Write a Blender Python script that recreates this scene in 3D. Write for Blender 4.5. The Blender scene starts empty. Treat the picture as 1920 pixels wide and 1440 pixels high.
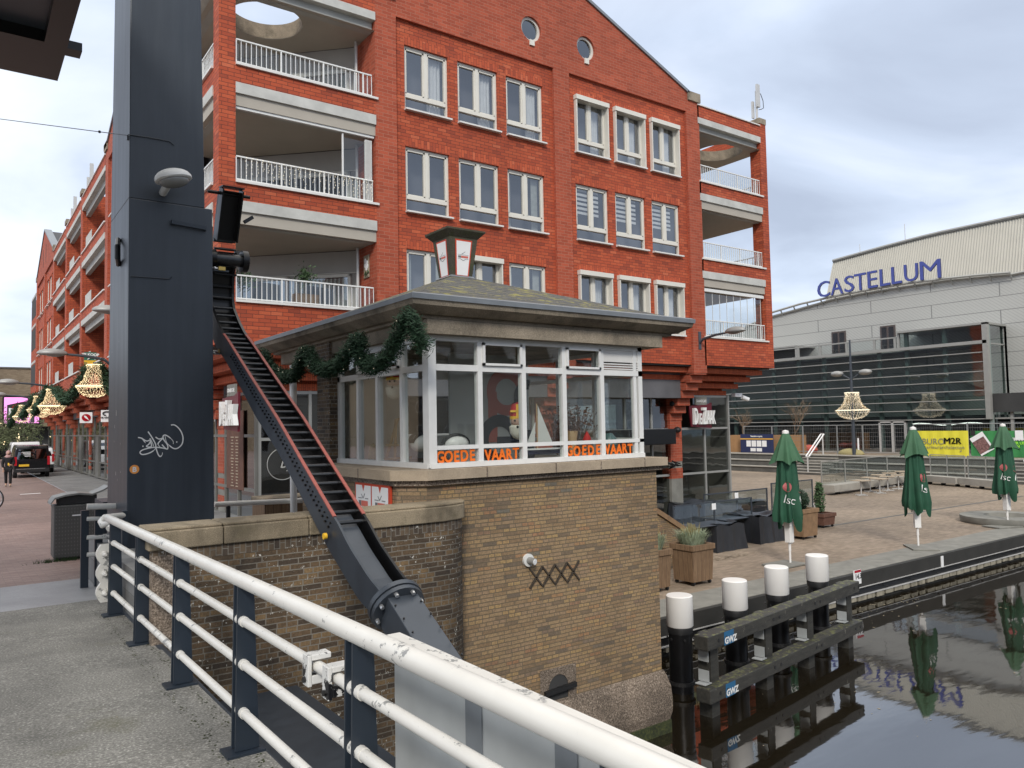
import bpy, math, random
from mathutils import Vector, Matrix
random.seed(7)
S=bpy.context.scene; COL=S.collection
# ---------------- camera ----------------
PITCH,ROLL,AZ,FPX,CH=.0533163,-.0189889,.945801,1447.38,2.5
fw=Vector((math.cos(AZ)*math.cos(PITCH),math.sin(AZ)*math.cos(PITCH),math.sin(PITCH)))
rt0=Vector((math.sin(AZ),-math.cos(AZ),0)); up0=rt0.cross(fw)
c_,s_=math.cos(ROLL),math.sin(ROLL)
RT=rt0*c_+up0*s_; UP=up0*c_-rt0*s_
cam=bpy.data.cameras.new('camera'); co=bpy.data.objects.new('camera',cam); COL.objects.link(co)
cam.sensor_width=36; cam.lens=36*FPX/1920; cam.clip_end=2000; cam.clip_start=.05
m=Matrix((RT,UP,-fw)).transposed().to_4x4(); m.translation=Vector((0,0,CH)); co.matrix_world=m
S.camera=co
def at(px,py,X=None,Y=None,Z=None):
    """where the sight line of one photo point meets a real plane of the place"""
    d=RT*((px-960)/FPX)+UP*((720-py)/FPX)+fw
    t=X/d.x if X is not None else (Y/d.y if Y is not None else (Z-CH)/d.z)
    return Vector((0,0,CH))+d*t
# ---------------- sky, sun, exposure ----------------
SUN_EL,SUN_AZ=math.radians(36),math.radians(232)   # azimuth measured from +X
W=bpy.data.worlds.new('World'); S.world=W; W.use_nodes=True
nt=W.node_tree; N=nt.nodes; Lk=nt.links; N.clear()
out=N.new('ShaderNodeOutputWorld')
sky=N.new('ShaderNodeTexSky'); sky.sky_type='NISHITA'; sky.sun_disc=False; sky.sun_elevation=SUN_EL
sky.sun_rotation=math.pi/2-SUN_AZ
b1=N.new('ShaderNodeBackground'); b1.inputs[1].default_value=.11; Lk.new(sky.outputs[0],b1.inputs[0])
def wm(op,a,b=None,c=None):
    n=N.new('ShaderNodeMath'); n.operation=op
    for i,v in enumerate((a,b,c)):
        if v is None: continue
        if isinstance(v,(int,float)): n.inputs[i].default_value=v
        else: Lk.new(v,n.inputs[i])
    return n.outputs[0]
tc=N.new('ShaderNodeTexCoord'); sp=N.new('ShaderNodeSeparateXYZ'); Lk.new(tc.outputs['Generated'],sp.inputs[0])
zz=wm('ADD',wm('MAXIMUM',sp.outputs[2],0),.22)
cx=N.new('ShaderNodeCombineXYZ'); Lk.new(wm('DIVIDE',sp.outputs[0],zz),cx.inputs[0]); Lk.new(wm('DIVIDE',sp.outputs[1],zz),cx.inputs[1])
n1=N.new('ShaderNodeTexNoise'); n1.inputs['Scale'].default_value=1.15; n1.inputs['Detail'].default_value=7; n1.inputs['Roughness'].default_value=.5; n1.inputs['Distortion'].default_value=.35
mp=N.new('ShaderNodeMapping'); mp.inputs['Location'].default_value=(3.1,1.2,0); Lk.new(cx.outputs[0],mp.inputs[0]); Lk.new(mp.outputs[0],n1.inputs['Vector'])
# brighter cloud towards the west (left), heavier grey bank to the east (right)
side=wm('SUBTRACT',wm('MULTIPLY',sp.outputs[1],.5),wm('MULTIPLY',sp.outputs[0],.5))
den=wm('ADD',wm('ADD',wm('MULTIPLY',wm('SUBTRACT',n1.outputs[0],.5),2.1),.5),wm('MULTIPLY',side,.34))
cr=N.new('ShaderNodeValToRGB'); Lk.new(den,cr.inputs[0])
e=cr.color_ramp.elements; e[0].position=.18; e[0].color=(.42,.48,.60,1); e[1].position=.9; e[1].color=(.86,.92,1.0,1)
k=cr.color_ramp.elements.new(.48); k.color=(.56,.64,.78,1)
k=cr.color_ramp.elements.new(.68); k.color=(.72,.79,.93,1)
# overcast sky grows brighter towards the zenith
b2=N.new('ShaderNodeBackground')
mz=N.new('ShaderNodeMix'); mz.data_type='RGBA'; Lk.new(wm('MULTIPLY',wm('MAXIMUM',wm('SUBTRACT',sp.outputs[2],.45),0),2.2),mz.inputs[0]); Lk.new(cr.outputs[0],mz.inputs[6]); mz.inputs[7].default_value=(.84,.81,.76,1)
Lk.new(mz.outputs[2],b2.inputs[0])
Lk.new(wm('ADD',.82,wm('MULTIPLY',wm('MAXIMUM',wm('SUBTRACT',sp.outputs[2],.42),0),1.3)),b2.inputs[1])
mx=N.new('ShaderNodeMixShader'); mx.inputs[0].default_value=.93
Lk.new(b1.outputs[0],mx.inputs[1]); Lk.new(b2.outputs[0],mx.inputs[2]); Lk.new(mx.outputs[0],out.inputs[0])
sl=bpy.data.lights.new('sun','SUN'); sl.energy=1.5; sl.angle=math.radians(12); sl.color=(1,.95,.87)
so=bpy.data.objects.new('sun',sl); COL.objects.link(so)
sd=Vector((math.cos(SUN_AZ)*math.cos(SUN_EL),math.sin(SUN_AZ)*math.cos(SUN_EL),math.sin(SUN_EL)))
so.rotation_euler=sd.to_track_quat('Z','Y').to_euler()
S.view_settings.view_transform='Standard'; S.view_settings.look='None'; S.view_settings.exposure=.60; S.view_settings.gamma=1
S.render.engine='CYCLES'; S.cycles.max_bounces=7; S.cycles.transparent_max_bounces=12; S.cycles.diffuse_bounces=3; S.cycles.glossy_bounces=4
S.cycles.caustics_reflective=False; S.cycles.caustics_refractive=False
# ---------------- materials ----------------
MATS={}
class NB:
    def __init__(s,name):
        s.m=bpy.data.materials.new(name); s.m.use_nodes=True; s.t=s.m.node_tree; s.n=s.t.nodes; s.l=s.t.links
        s.b=s.n['Principled BSDF']; s.o=s.n['Material Output']; MATS[name]=s.m
    def math(s,op,a,b=None,c=None,clamp=False):
        n=s.n.new('ShaderNodeMath'); n.operation=op; n.use_clamp=clamp
        for i,v in enumerate((a,b,c)):
            if v is None: continue
            if isinstance(v,(int,float)): n.inputs[i].default_value=v
            else: s.l.new(v,n.inputs[i])
        return n.outputs[0]
    def pos(s):
        g=s.n.new('ShaderNodeNewGeometry'); return g
    def noise(s,scale,detail=4,rough=.55,vec=None,dist=0,stretch=None):
        n=s.n.new('ShaderNodeTexNoise'); n.inputs['Scale'].default_value=scale; n.inputs['Detail'].default_value=detail
        n.inputs['Roughness'].default_value=rough; n.inputs['Distortion'].default_value=dist
        v=vec or s.pos().outputs['Position']
        if stretch:
            mp=s.n.new('ShaderNodeMapping'); mp.inputs['Scale'].default_value=stretch; s.l.new(v,mp.inputs[0]); v=mp.outputs[0]
        s.l.new(v,n.inputs['Vector']); return n.outputs[0]
    def ramp(s,fac,stops,const=False):
        r=s.n.new('ShaderNodeValToRGB'); s.l.new(fac,r.inputs[0]); el=r.color_ramp.elements
        if const: r.color_ramp.interpolation='CONSTANT'
        el[0].position=stops[0][0]; el[0].color=(*stops[0][1],1) if len(stops[0][1])==3 else stops[0][1]
        el[1].position=stops[-1][0]; el[1].color=(*stops[-1][1],1)
        for p,c in stops[1:-1]:
            q=el.new(p); q.color=(*c,1)
        return r.outputs[0]
    def mix(s,fac,a,b,mode='MIX'):
        n=s.n.new('ShaderNodeMix'); n.data_type='RGBA'; n.blend_type=mode
        for k,v in ((0,fac),(6,a),(7,b)):
            if isinstance(v,(int,float)): n.inputs[k].default_value=v
            elif isinstance(v,tuple): n.inputs[k].default_value=(*v,1)
            else: s.l.new(v,n.inputs[k])
        return n.outputs[2]
    def bump(s,h,strength=.4,dist=.01):
        b=s.n.new('ShaderNodeBump'); b.inputs['Strength'].default_value=strength; b.inputs['Distance'].default_value=dist
        s.l.new(h,b.inputs['Height']); s.l.new(b.outputs[0],s.b.inputs['Normal'])
    def col(s,c):
        if isinstance(c,tuple): s.b.inputs['Base Color'].default_value=(*c,1)
        else: s.l.new(c,s.b.inputs['Base Color'])
    def rough(s,r,metal=0,spec=None):
        if isinstance(r,(int,float)): s.b.inputs['Roughness'].default_value=r
        else: s.l.new(r,s.b.inputs['Roughness'])
        s.b.inputs['Metallic'].default_value=metal
        if spec is not None: s.b.inputs['Specular IOR Level'].default_value=spec
def M_(name,c,r=.6,metal=0,var=.12,scale=3,bump=0,bs=60,spec=None):
    if name in MATS: return MATS[name]
    b=NB(name)
    if var:
        f=b.ramp(b.noise(scale,5),[(.25,(1-var,)*3),(.75,(1+var*.4,)*3)])
        b.col(b.mix(1.0,c,f,'MULTIPLY'))
    else: b.col(c)
    b.rough(r,metal,spec)
    if bump: b.bump(b.noise(bs,3),bump,.004)
    return b.m
def brick(name,L,h,mo,ramp,mcol,wild=False,rough=.85,bump=.5,stain=None,vertical=False,mot=.25,efflo=None):
    b=NB(name); g=b.pos(); sp=b.n.new('ShaderNodeSeparateXYZ'); b.l.new(g.outputs['Position'],sp.inputs[0])
    sn=b.n.new('ShaderNodeSeparateXYZ'); b.l.new(g.outputs['True Normal'],sn.inputs[0])
    sx=b.math('GREATER_THAN',b.math('ABSOLUTE',sn.outputs[0]),.7)
    sz=b.math('GREATER_THAN',b.math('ABSOLUTE',sn.outputs[2]),.75)
    def mixf(f,a,c): return b.math('ADD',b.math('MULTIPLY',c,f),b.math('MULTIPLY',a,b.math('SUBTRACT',1,f)))
    u=mixf(sx,sp.outputs[0],sp.outputs[1]); v=mixf(sz,sp.outputs[2],sp.outputs[1])
    # brick edges are never dead straight
    u=b.math('ADD',u,100); v=b.math('ADD',v,100)
    wob=b.math('MULTIPLY',b.math('SUBTRACT',b.noise(9,2),.5),mo*1.1); v=b.math('ADD',v,wob)
    if vertical: u,v=v,u
    rv=b.math('DIVIDE',v,h); row=b.math('FLOOR',rv); fv=b.math('MULTIPLY',b.math('FRACT',rv),h)
    if wild:
        w=b.n.new('ShaderNodeTexWhiteNoise'); w.noise_dimensions='1D'; b.l.new(row,w.inputs['W']); sh=w.outputs[0]
    else: sh=b.math('MULTIPLY',b.math('MODULO',row,2),.5)
    cu=b.math('ADD',b.math('DIVIDE',u,L),sh); colm=b.math('FLOOR',cu); fu=b.math('MULTIPLY',b.math('FRACT',cu),L)
    cv=b.n.new('ShaderNodeCombineXYZ'); b.l.new(colm,cv.inputs[0]); b.l.new(row,cv.inputs[1])
    w2=b.n.new('ShaderNodeTexWhiteNoise'); w2.noise_dimensions='2D'; b.l.new(cv.outputs[0],w2.inputs[0])
    if wild:   # some bricks split into headers
        half=b.math('MULTIPLY',b.math('GREATER_THAN',w2.outputs[0],.62),b.math('LESS_THAN',b.math('ABSOLUTE',b.math('SUBTRACT',fu,L*.5)),mo*.55))
    mort=b.math('MAXIMUM',b.math('LESS_THAN',fu,mo),b.math('LESS_THAN',fv,mo))
    if wild: mort=b.math('MAXIMUM',mort,half)
    c=b.ramp(w2.outputs[0],ramp)
    c=b.mix(mot,c,b.ramp(b.noise(55,3,.6),[(.3,(.45,.45,.45)),(.75,(1.25,1.2,1.15))]),'MULTIPLY')
    c=b.mix(mort,c,mcol)
    if stain:
        f=b.ramp(b.noise(stain[0],6,.62,dist=.5,stretch=(1,1,.45)),[(.36,(stain[1],)*3),(.62,(1,1,1))])
        c=b.mix(1.0,c,f,'MULTIPLY')
    if efflo:
        f=b.math('MULTIPLY',b.math('GREATER_THAN',b.noise(efflo[0],4,.7),efflo[1]),b.math('GREATER_THAN',b.noise(1.6,3),.5))
        c=b.mix(f,c,(.55,.53,.48))
    b.col(c); b.rough(rough)
    hh=b.math('ADD',b.math('MULTIPLY',b.math('SUBTRACT',1,mort),1),b.math('MULTIPLY',b.noise(70,3),.35))
    b.bump(hh,bump,.008); return b.m
RED=[(0,(.30,.056,.026)),(.12,(.40,.070,.028)),(.5,(.46,.082,.031)),(.9,(.52,.102,.039)),(1,(.56,.135,.06))]
brick('brick_red',.30,.098,.012,RED,(.12,.032,.02),stain=(.45,.82))
brick('brick_red_pale_joint',.30,.098,.011,[(0,(.33,.062,.028)),(1,(.46,.095,.045))],(.40,.17,.11),stain=(.5,.82))
brick('brick_red_upright',.25,.098,.010,RED,(.15,.035,.02),vertical=True)
brick('brick_red_small',.25,.062,.010,[(0,(.42,.085,.035)),(1,(.58,.13,.05))],(.12,.035,.02),vertical=True)
brick('brick_ochre',.20,.049,.010,[(0,(.17,.135,.10)),(.15,(.29,.195,.11)),(.45,(.37,.26,.145)),(.7,(.34,.235,.145)),(.88,(.44,.30,.14)),(.96,(.36,.20,.11)),(1,(.19,.175,.14))],(.15,.12,.08),wild=True,stain=(.7,.76),mot=.65,bump=.8)
brick('brick_dark',.21,.056,.011,[(0,(.075,.055,.04)),(.35,(.125,.085,.05)),(.7,(.19,.125,.07)),(1,(.27,.18,.09))],(.24,.215,.175),wild=True,stain=(.9,.26),mot=.7,bump=1.0,efflo=(24,.64))
brick('brick_dark_upright',.11,.056,.009,[(0,(.06,.045,.035)),(1,(.17,.12,.075))],(.2,.18,.15),vertical=True,stain=(2.5,.35),bump=.8,efflo=(14,.62))
brick('brick_tan',.3,.1,.012,[(0,(.24,.18,.12)),(1,(.32,.25,.17))],(.2,.16,.11),stain=(.12,.55))
brick('paver_red',.21,.07,.006,[(0,(.22,.145,.125)),(.6,(.27,.185,.16)),(1,(.31,.225,.195))],(.15,.11,.10),stain=(.35,.72),bump=.25,rough=.7)
brick('paver_plaza',.22,.11,.006,[(0,(.235,.18,.13)),(.5,(.285,.225,.165)),(1,(.34,.265,.20))],(.17,.14,.10),stain=(.16,.66),bump=.2,rough=.75)
brick('paver_grey',.6,.3,.008,[(0,(.20,.20,.20)),(1,(.27,.27,.265))],(.12,.12,.115),stain=(.4,.75),bump=.2,rough=.6)
def aggregate(name,lo,hi,speck,scale=140,stain=.6,moss=None,rough=.9):
    b=NB(name); n=b.noise(scale,2,.6)
    c=b.ramp(n,[(.35,lo),(.5,tuple((a+d)/2 for a,d in zip(lo,hi))),(.62,hi),(.72,speck)])
    c=b.mix(1.0,c,b.ramp(b.noise(1.6,6,.62,dist=.3),[(.32,(stain,)*3),(.62,(1,1,1))]),'MULTIPLY')
    if moss: c=b.mix(b.math('MULTIPLY',b.ramp(b.noise(moss[1],5,.65),[(moss[2],(0,0,0)),(moss[2]+.16,(1,1,1))]),.8),c,moss[0])
    b.col(c); b.rough(rough); b.bump(n,.5,.004); return b.m
aggregate('coping_stone',(.22,.175,.115),(.39,.32,.22),(.50,.42,.31),stain=.34,moss=((.12,.10,.06),3.5,.55))
aggregate('ledge_stone',(.36,.29,.21),(.46,.37,.27),(.5,.42,.32),stain=.68)
aggregate('plinth_stone',(.10,.075,.055),(.34,.27,.21),(.55,.46,.36),scale=55,stain=.5)
aggregate('cornice_concrete',(.24,.20,.145),(.37,.31,.235),(.46,.39,.30),scale=90,stain=.42,moss=((.09,.08,.055),2.2,.56))
aggregate('lantern_concrete',(.05,.045,.032),(.11,.10,.07),(.2,.18,.12),scale=110,stain=.5,moss=((.05,.06,.02),6,.5))
aggregate('deck_grit',(.14,.135,.12),(.27,.26,.235),(.48,.46,.42),scale=64,stain=.62,moss=((.10,.095,.05),.9,.58))
aggregate('deck_grey',(.25,.25,.255),(.29,.29,.30),(.33,.33,.34),scale=60,stain=.75,rough=.5)
aggregate('moss',(.02,.028,.01),(.06,.07,.02),(.10,.10,.03),scale=30)
# slate roof of the bridge hut
b=NB('roof_slate'); g=b.noise(5,4); 
c=b.ramp(b.noise(30,4,.7,stretch=(1,1,3)),[(.3,(.05,.05,.048)),(.7,(.14,.135,.125))])
g=b.pos(); sp=b.n.new('ShaderNodeSeparateXYZ'); b.l.new(g.outputs['Position'],sp.inputs[0])
ln_=b.math('FRACT',b.math('ADD',b.math('MULTIPLY',sp.outputs[2],15),b.math('MULTIPLY',b.noise(7,2),.5))); c=b.mix(b.math('LESS_THAN',ln_,.22),c,(.03,.03,.028))
c=b.mix(b.ramp(b.noise(4.5,6,.75),[(.53,(0,0,0)),(.60,(1,1,1))]),c,(.22,.20,.06)); b.col(c); b.rough(.85)
g=b.pos(); sp=b.n.new('ShaderNodeSeparateXYZ'); b.l.new(g.outputs['Position'],sp.inputs[0])
b.bump(b.math('ADD',b.math('FRACT',b.math('MULTIPLY',sp.outputs[2],22)),b.noise(40,2)),.7,.02)
M_('zinc',(.23,.25,.27),.5,.3,.15,5)
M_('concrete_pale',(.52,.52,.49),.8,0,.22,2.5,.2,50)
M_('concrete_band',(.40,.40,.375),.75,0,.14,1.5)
M_('ceiling_plaster',(.42,.385,.33),.9,0,.1,1.2)
M_('panel_grey',(.38,.365,.335),.6,0,.06)
M_('frame_cream',(.68,.655,.585),.45,0,.05)
M_('frame_white',(.74,.74,.72),.4,0,.07,8)
M_('sill_white',(.70,.69,.66),.5,0,.08)
M_('frame_grey',(.36,.36,.34),.4,.3,.08)
M_('shop_grey',(.17,.165,.15),.5,.1,.12); M_('metal_light',(.58,.57,.55),.4,.3,.08)
M_('curtain',(.72,.71,.68),.9,0,.12,6)
M_('curtain_grey',(.42,.43,.38),.9,0,.2,9)
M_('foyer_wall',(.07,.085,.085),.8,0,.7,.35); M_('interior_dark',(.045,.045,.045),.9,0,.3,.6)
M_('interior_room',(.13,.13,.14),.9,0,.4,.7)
M_('interior_wood',(.09,.05,.03),.8,0,.4,2)
def chip(name,base,under,thr,scale,rough=.35,metal=0,rust=None):
    b=NB(name); n=b.noise(scale,6,.72); big=b.noise(1.1,3)
    f=b.ramp(b.math('ADD',n,b.math('MULTIPLY',b.math('SUBTRACT',big,.5),.45)),[(thr,(0,0,0)),(thr+.012,(1,1,1))])
    c=b.mix(b.ramp(b.noise(2.5,5),[(.3,(0,0,0)),(.7,(1,1,1))]),tuple(x*.88 for x in base),base)
    c=b.mix(f,c,under)
    b.col(c); b.rough(rough,metal); b.bump(b.math('ADD',b.math('MULTIPLY',f,-1),b.math('MULTIPLY',b.noise(30,3),.25)),.35,.003); return b.m
chip('rail_white',(.74,.72,.67),(.28,.28,.27),.635,12)
chip('clamp_paint',(.72,.71,.68),(.01,.01,.012),.525,12)
chip('steel_navy',(.036,.046,.060),(.10,.10,.11),.80,6,.38)
def weather(name):
    m=MATS[name]; t=m.node_tree; bs=t.nodes['Principled BSDF']; old=bs.inputs['Base Color'].links[0].from_socket
    g=t.nodes.new('ShaderNodeNewGeometry'); mp=t.nodes.new('ShaderNodeMapping'); mp.inputs['Scale'].default_value=(5,5,.35); n=t.nodes.new('ShaderNodeTexNoise'); n.inputs['Scale'].default_value=1.4; n.inputs['Detail'].default_value=7; n.inputs['Roughness'].default_value=.65
    t.links.new(g.outputs['Position'],mp.inputs[0]); t.links.new(mp.outputs[0],n.inputs['Vector']); r=t.nodes.new('ShaderNodeValToRGB'); r.color_ramp.elements[0].position=.35; r.color_ramp.elements[0].color=(.88,.88,.9,1); r.color_ramp.elements[1].position=.72; r.color_ramp.elements[1].color=(1.22,1.2,1.18,1); t.links.new(n.outputs[0],r.inputs[0])
    x=t.nodes.new('ShaderNodeMix'); x.data_type='RGBA'; x.blend_type='MULTIPLY'; x.inputs[0].default_value=1; t.links.new(old,x.inputs[6]); t.links.new(r.outputs[0],x.inputs[7]); t.links.new(x.outputs[2],bs.inputs['Base Color'])
    r2=t.nodes.new('ShaderNodeMapRange'); r2.inputs[3].default_value=.28; r2.inputs[4].default_value=.55; t.links.new(n.outputs[0],r2.inputs[0]); t.links.new(r2.outputs[0],bs.inputs['Roughness'])
weather('steel_navy')
chip('steel_navy_post',(.02,.029,.042),(.09,.09,.09),.78,20,.4)
M_('steel_grey_blue',(.055,.065,.08),.38,.1,.12,4)
M_('steel_black',(.008,.008,.009),.3,.2,.2,6)
M_('rung_steel',(.05,.052,.055),.3,.6,.3,20)
M_('red_primer',(.33,.085,.065),.6,0,.3,14)
M_('brass',(.6,.42,.12),.35,.8,.1)
M_('steel_bright',(.6,.6,.6),.3,.8,.1)
M_('aluminium_sheet',(.46,.48,.48),.48,.2,.22,2.2)
M_('lamp_shell',(.68,.68,.66),.4,0,.08); M_('lamp_shell_grey',(.30,.30,.29),.45,.2,.1); M_('lamp_glass',(.25,.25,.24),.2,0,.1)
M_('door_umber',(.09,.07,.065),.6,0,.1); M_('iron_brown',(.07,.055,.04),.7,.2,.3,20); M_('plastic_white',(.80,.78,.75),.4,0,.03,2)
M_('black_rubber',(.012,.012,.013),.5,0,.2); M_('tarpaulin',(.026,.028,.033),.38,0,.25,5,1.0,9)
M_('timber_tan',(.25,.155,.085),.75,0,.35,6); M_('timber_red',(.13,.06,.04),.75,0,.35,7)
M_('timber_light',(.5,.33,.17),.6,0,.15,8); M_('plywood',(.36,.2,.09),.7,0,.15)
b=NB('timber_wet'); c=b.ramp(b.noise(5,5,.7,stretch=(.4,4,4)),[(.3,(.018,.018,.016)),(.7,(.055,.052,.044))])
g=b.pos(); sp=b.n.new('ShaderNodeSeparateXYZ'); b.l.new(g.outputs['Normal'],sp.inputs[0])
f=b.math('MULTIPLY',b.math('GREATER_THAN',sp.outputs[2],.5),b.math('GREATER_THAN',b.noise(9,6,.75),.54)); c=b.mix(f,c,(.12,.125,.05))
f=b.math('GREATER_THAN',b.noise(16,4,.7,stretch=(1,1,.3)),.68); c=b.mix(f,c,(.2,.19,.16)); b.col(c); b.rough(.6); b.bump(b.noise(20,4,.6,stretch=(.4,4,4)),.5,.01)
b=NB('timber_planter'); c=b.ramp(b.noise(4,5,.65,dist=1.5,stretch=(6,6,.6)),[(.3,(.13,.075,.04)),(.7,(.25,.16,.09))])
g=b.pos(); sp=b.n.new('ShaderNodeSeparateXYZ'); b.l.new(g.outputs['Position'],sp.inputs[0])
u=b.math('FRACT',b.math('MULTIPLY',b.math('ADD',b.math('ADD',sp.outputs[0],sp.outputs[1]),50),7)); c=b.mix(b.math('LESS_THAN',u,.06),c,(.05,.03,.02)); b.col(c); b.rough(.8); b.bump(u,.15,.01)
M_('green_cloth',(.012,.075,.038),.75,0,.28,3,.35,9); M_('green_cloth_faded',(.045,.125,.062),.75,0,.2,3,.35,9); M_('logo_red',(.40,.10,.10),.6,0,.05); M_('letter_white',(.78,.78,.76),.6,0,0)
M_('letter_blue',(.055,.075,.30),.4,0,.08); M_('letter_blue_side',(.02,.025,.09),.5,0,0)
M_('orange_paint',(.85,.17,.01),.6,0,.05); M_('sign_red',(.62,.07,.03),.5,0,.03); M_('panel_white',(.85,.85,.85),.5,0,.02)
M_('ink_grey',(.16,.17,.18),.6,0,0); M_('ink_red',(.65,.16,.12),.6,0,0); M_('ink_black',(.02,.02,.02),.6,0,0)
M_('maroon',(.12,.008,.018),.4,0,.05); M_('banner_yellow',(.75,.68,.05),.7,0,.07,2,.4,3); M_('banner_green',(.04,.24,.07),.7,0,.07,2,.4,3); M_('banner_lime',(.3,.75,.06),.7,0,0)
M_('navy_board',(.02,.028,.09),.6,0,.05); M_('ochre_stripe',(.7,.38,.06),.6,0,0)
M_('fence_wire',(.30,.31,.31),.5,.4,0); M_('soil',(.06,.045,.03),.95)
M_('grille_dark',(.01,.01,.01),.9,0,0)
M_('leaf_dark',(.018,.045,.02),.7,0,.45,40); M_('leaf_fir',(.02,.06,.025),.75,0,.5,45); M_('leaf_green',(.05,.10,.035),.7,0,.4,30); M_('grass_blue',(.34,.40,.27),.8,0,.35,30); M_('grass_tan',(.35,.30,.14),.8,0,.3,30)
M_('leaf_olive',(.10,.12,.05),.8,0,.45,20); M_('bark',(.07,.055,.045),.9,0,.3,12); M_('twig_tan',(.22,.16,.11),.9,0,.3,12)
M_('cladding_cream',(.49,.47,.41),.55,0,.07,1); 
b=NB('cladding_ribbed'); g=b.pos(); sp=b.n.new('ShaderNodeSeparateXYZ'); b.l.new(g.outputs['Position'],sp.inputs[0])
row=b.math('DIVIDE',sp.outputs[2],.98); seam=b.math('LESS_THAN',b.math('FRACT',row),.05)
d=b.math('FRACT',b.math('MULTIPLY',b.math('SUBTRACT',b.math('MULTIPLY',sp.outputs[2],1.25),sp.outputs[1]),3.4))
vs=b.math('LESS_THAN',b.math('FRACT',b.math('ADD',b.math('DIVIDE',sp.outputs[1],9.3),b.math('MULTIPLY',b.math('MODULO',b.math('FLOOR',row),2),.5))),.008)
c=b.mix(b.math('MULTIPLY',b.math('GREATER_THAN',d,.72),.4),(.50,.50,.47),(.30,.30,.285)); c=b.mix(b.math('MAXIMUM',seam,vs),c,(.24,.24,.23)); b.col(c); b.rough(.55); b.bump(d,.4,.04)
def emis(name,c,st):
    b=NB(name); b.col(tuple(x*.5 for x in c)); b.b.inputs['Emission Color'].default_value=(*c,1); b.b.inputs['Emission Strength'].default_value=st; return b.m
emis('fairy_light',(1,.80,.48),1.25); emis('fairy_white',(1,.88,.66),.8); emis('screen_pink',(.9,.30,.72),.85); emis('tube_light',(1,.97,.9),2.0)
M_('wire_gold',(.45,.30,.12),.5,.3,.1)
M_('car_black',(.008,.008,.01),.18,.2,0); M_('car_white',(.7,.71,.72),.25,0,0); M_('tail_red',(.4,.01,.02),.2,0,0); M_('plate_yellow',(.75,.45,.03),.5,0,0); M_('tyre',(.015,.015,.015),.8,0,0); M_('chrome',(.6,.6,.62),.2,.9,0)
M_('skin',(.5,.3,.22),.6,0,0); M_('cloth_black',(.012,.012,.014),.9,0,.2); M_('scarf_pink',(.45,.28,.27),.9,0,.15)
M_('bin_grey',(.085,.085,.082),.55,.2,.15,6,.3,30); M_('bin_lid',(.25,.25,.235),.5,.2,.15)
M_('purple',(.07,.02,.13),.7,0,0); M_('mitre_red',(.5,.02,.02),.7,0,0); M_('mitre_gold',(.85,.5,.03),.6,0,0); M_('beard_white',(.75,.72,.63),.9,0,.15,30,.5,40)
M_('poster_grey',(.42,.43,.42),.6,0,.05); M_('poster_coral',(.42,.10,.07),.6,0,0); M_('poster_navy',(.012,.017,.03),.5,0,0)
M_('render_white',(.66,.64,.58),.85,0,.08,1); M_('roof_dark',(.03,.03,.035),.6,0,.2); M_('vase_teal',(.09,.16,.16),.3,0,0)
M_('mud_concrete',(.026,.025,.022),.7,0,.35,2.5,.3,20); M_('fender_pale',(.34,.31,.24),.8,0,.5,5); M_('quay_grey',(.22,.215,.19),.8,0,.3,3,.2,40)
M_('step_dark',(.12,.115,.105),.8,0,.35,1.5); M_('step_pale',(.36,.34,.30),.8,0,.2,2)
def glass(name,refl,tint,rough=.02,ior=1.5,wob=0):
    b=NB(name); b.n.remove(b.b)
    gl=b.n.new('ShaderNodeBsdfGlossy'); gl.inputs['Roughness'].default_value=rough; gl.inputs['Color'].default_value=(.9,.93,.96,1)
    if wob:
        bp=b.n.new('ShaderNodeBump'); bp.inputs['Strength'].default_value=wob; bp.inputs['Distance'].default_value=.02; b.l.new(b.noise(1.3,2),bp.inputs['Height']); b.l.new(bp.outputs[0],gl.inputs['Normal'])
    tr=b.n.new('ShaderNodeBsdfTransparent'); tr.inputs['Color'].default_value=(*tint,1)
    lw=b.n.new('ShaderNodeLayerWeight'); lw.inputs[0].default_value=.5; fre=b.math('ADD',.045,b.math('MULTIPLY',.9,b.math('POWER',lw.outputs['Facing'],3.2)))
    mxn=b.n.new('ShaderNodeMixShader'); b.l.new(b.math('ADD',fre,refl,clamp=True),mxn.inputs[0])
    b.l.new(tr.outputs[0],mxn.inputs[1]); b.l.new(gl.outputs[0],mxn.inputs[2]); b.l.new(mxn.outputs[0],b.o.inputs[0]); return b.m
glass('glass_window',.17,(.86,.89,.91),wob=.15); glass('glass_hut',.0,(.93,.95,.94),wob=.12); glass('glass_shop',.08,(.5,.52,.5),wob=.1); glass('glass_clear',.04,(.86,.9,.9)); glass('glass_theatre',.22,(.55,.64,.62),wob=.1); glass('glass_car',.2,(.1,.1,.1))
# canal water: dark brown, mirror-like with a light ripple
b=NB('water'); b.col((.012,.009,.005)); b.rough(.035); b.b.inputs['IOR'].default_value=3.2; b.b.inputs['Specular IOR Level'].default_value=.5
w=b.math('ADD',b.math('MULTIPLY',b.noise(.9,3,.5,stretch=(.5,1.6,1)),1.0),b.math('MULTIPLY',b.noise(5,2,.5,stretch=(.5,1.6,1)),.12)); b.bump(w,.10,.045)
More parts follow.
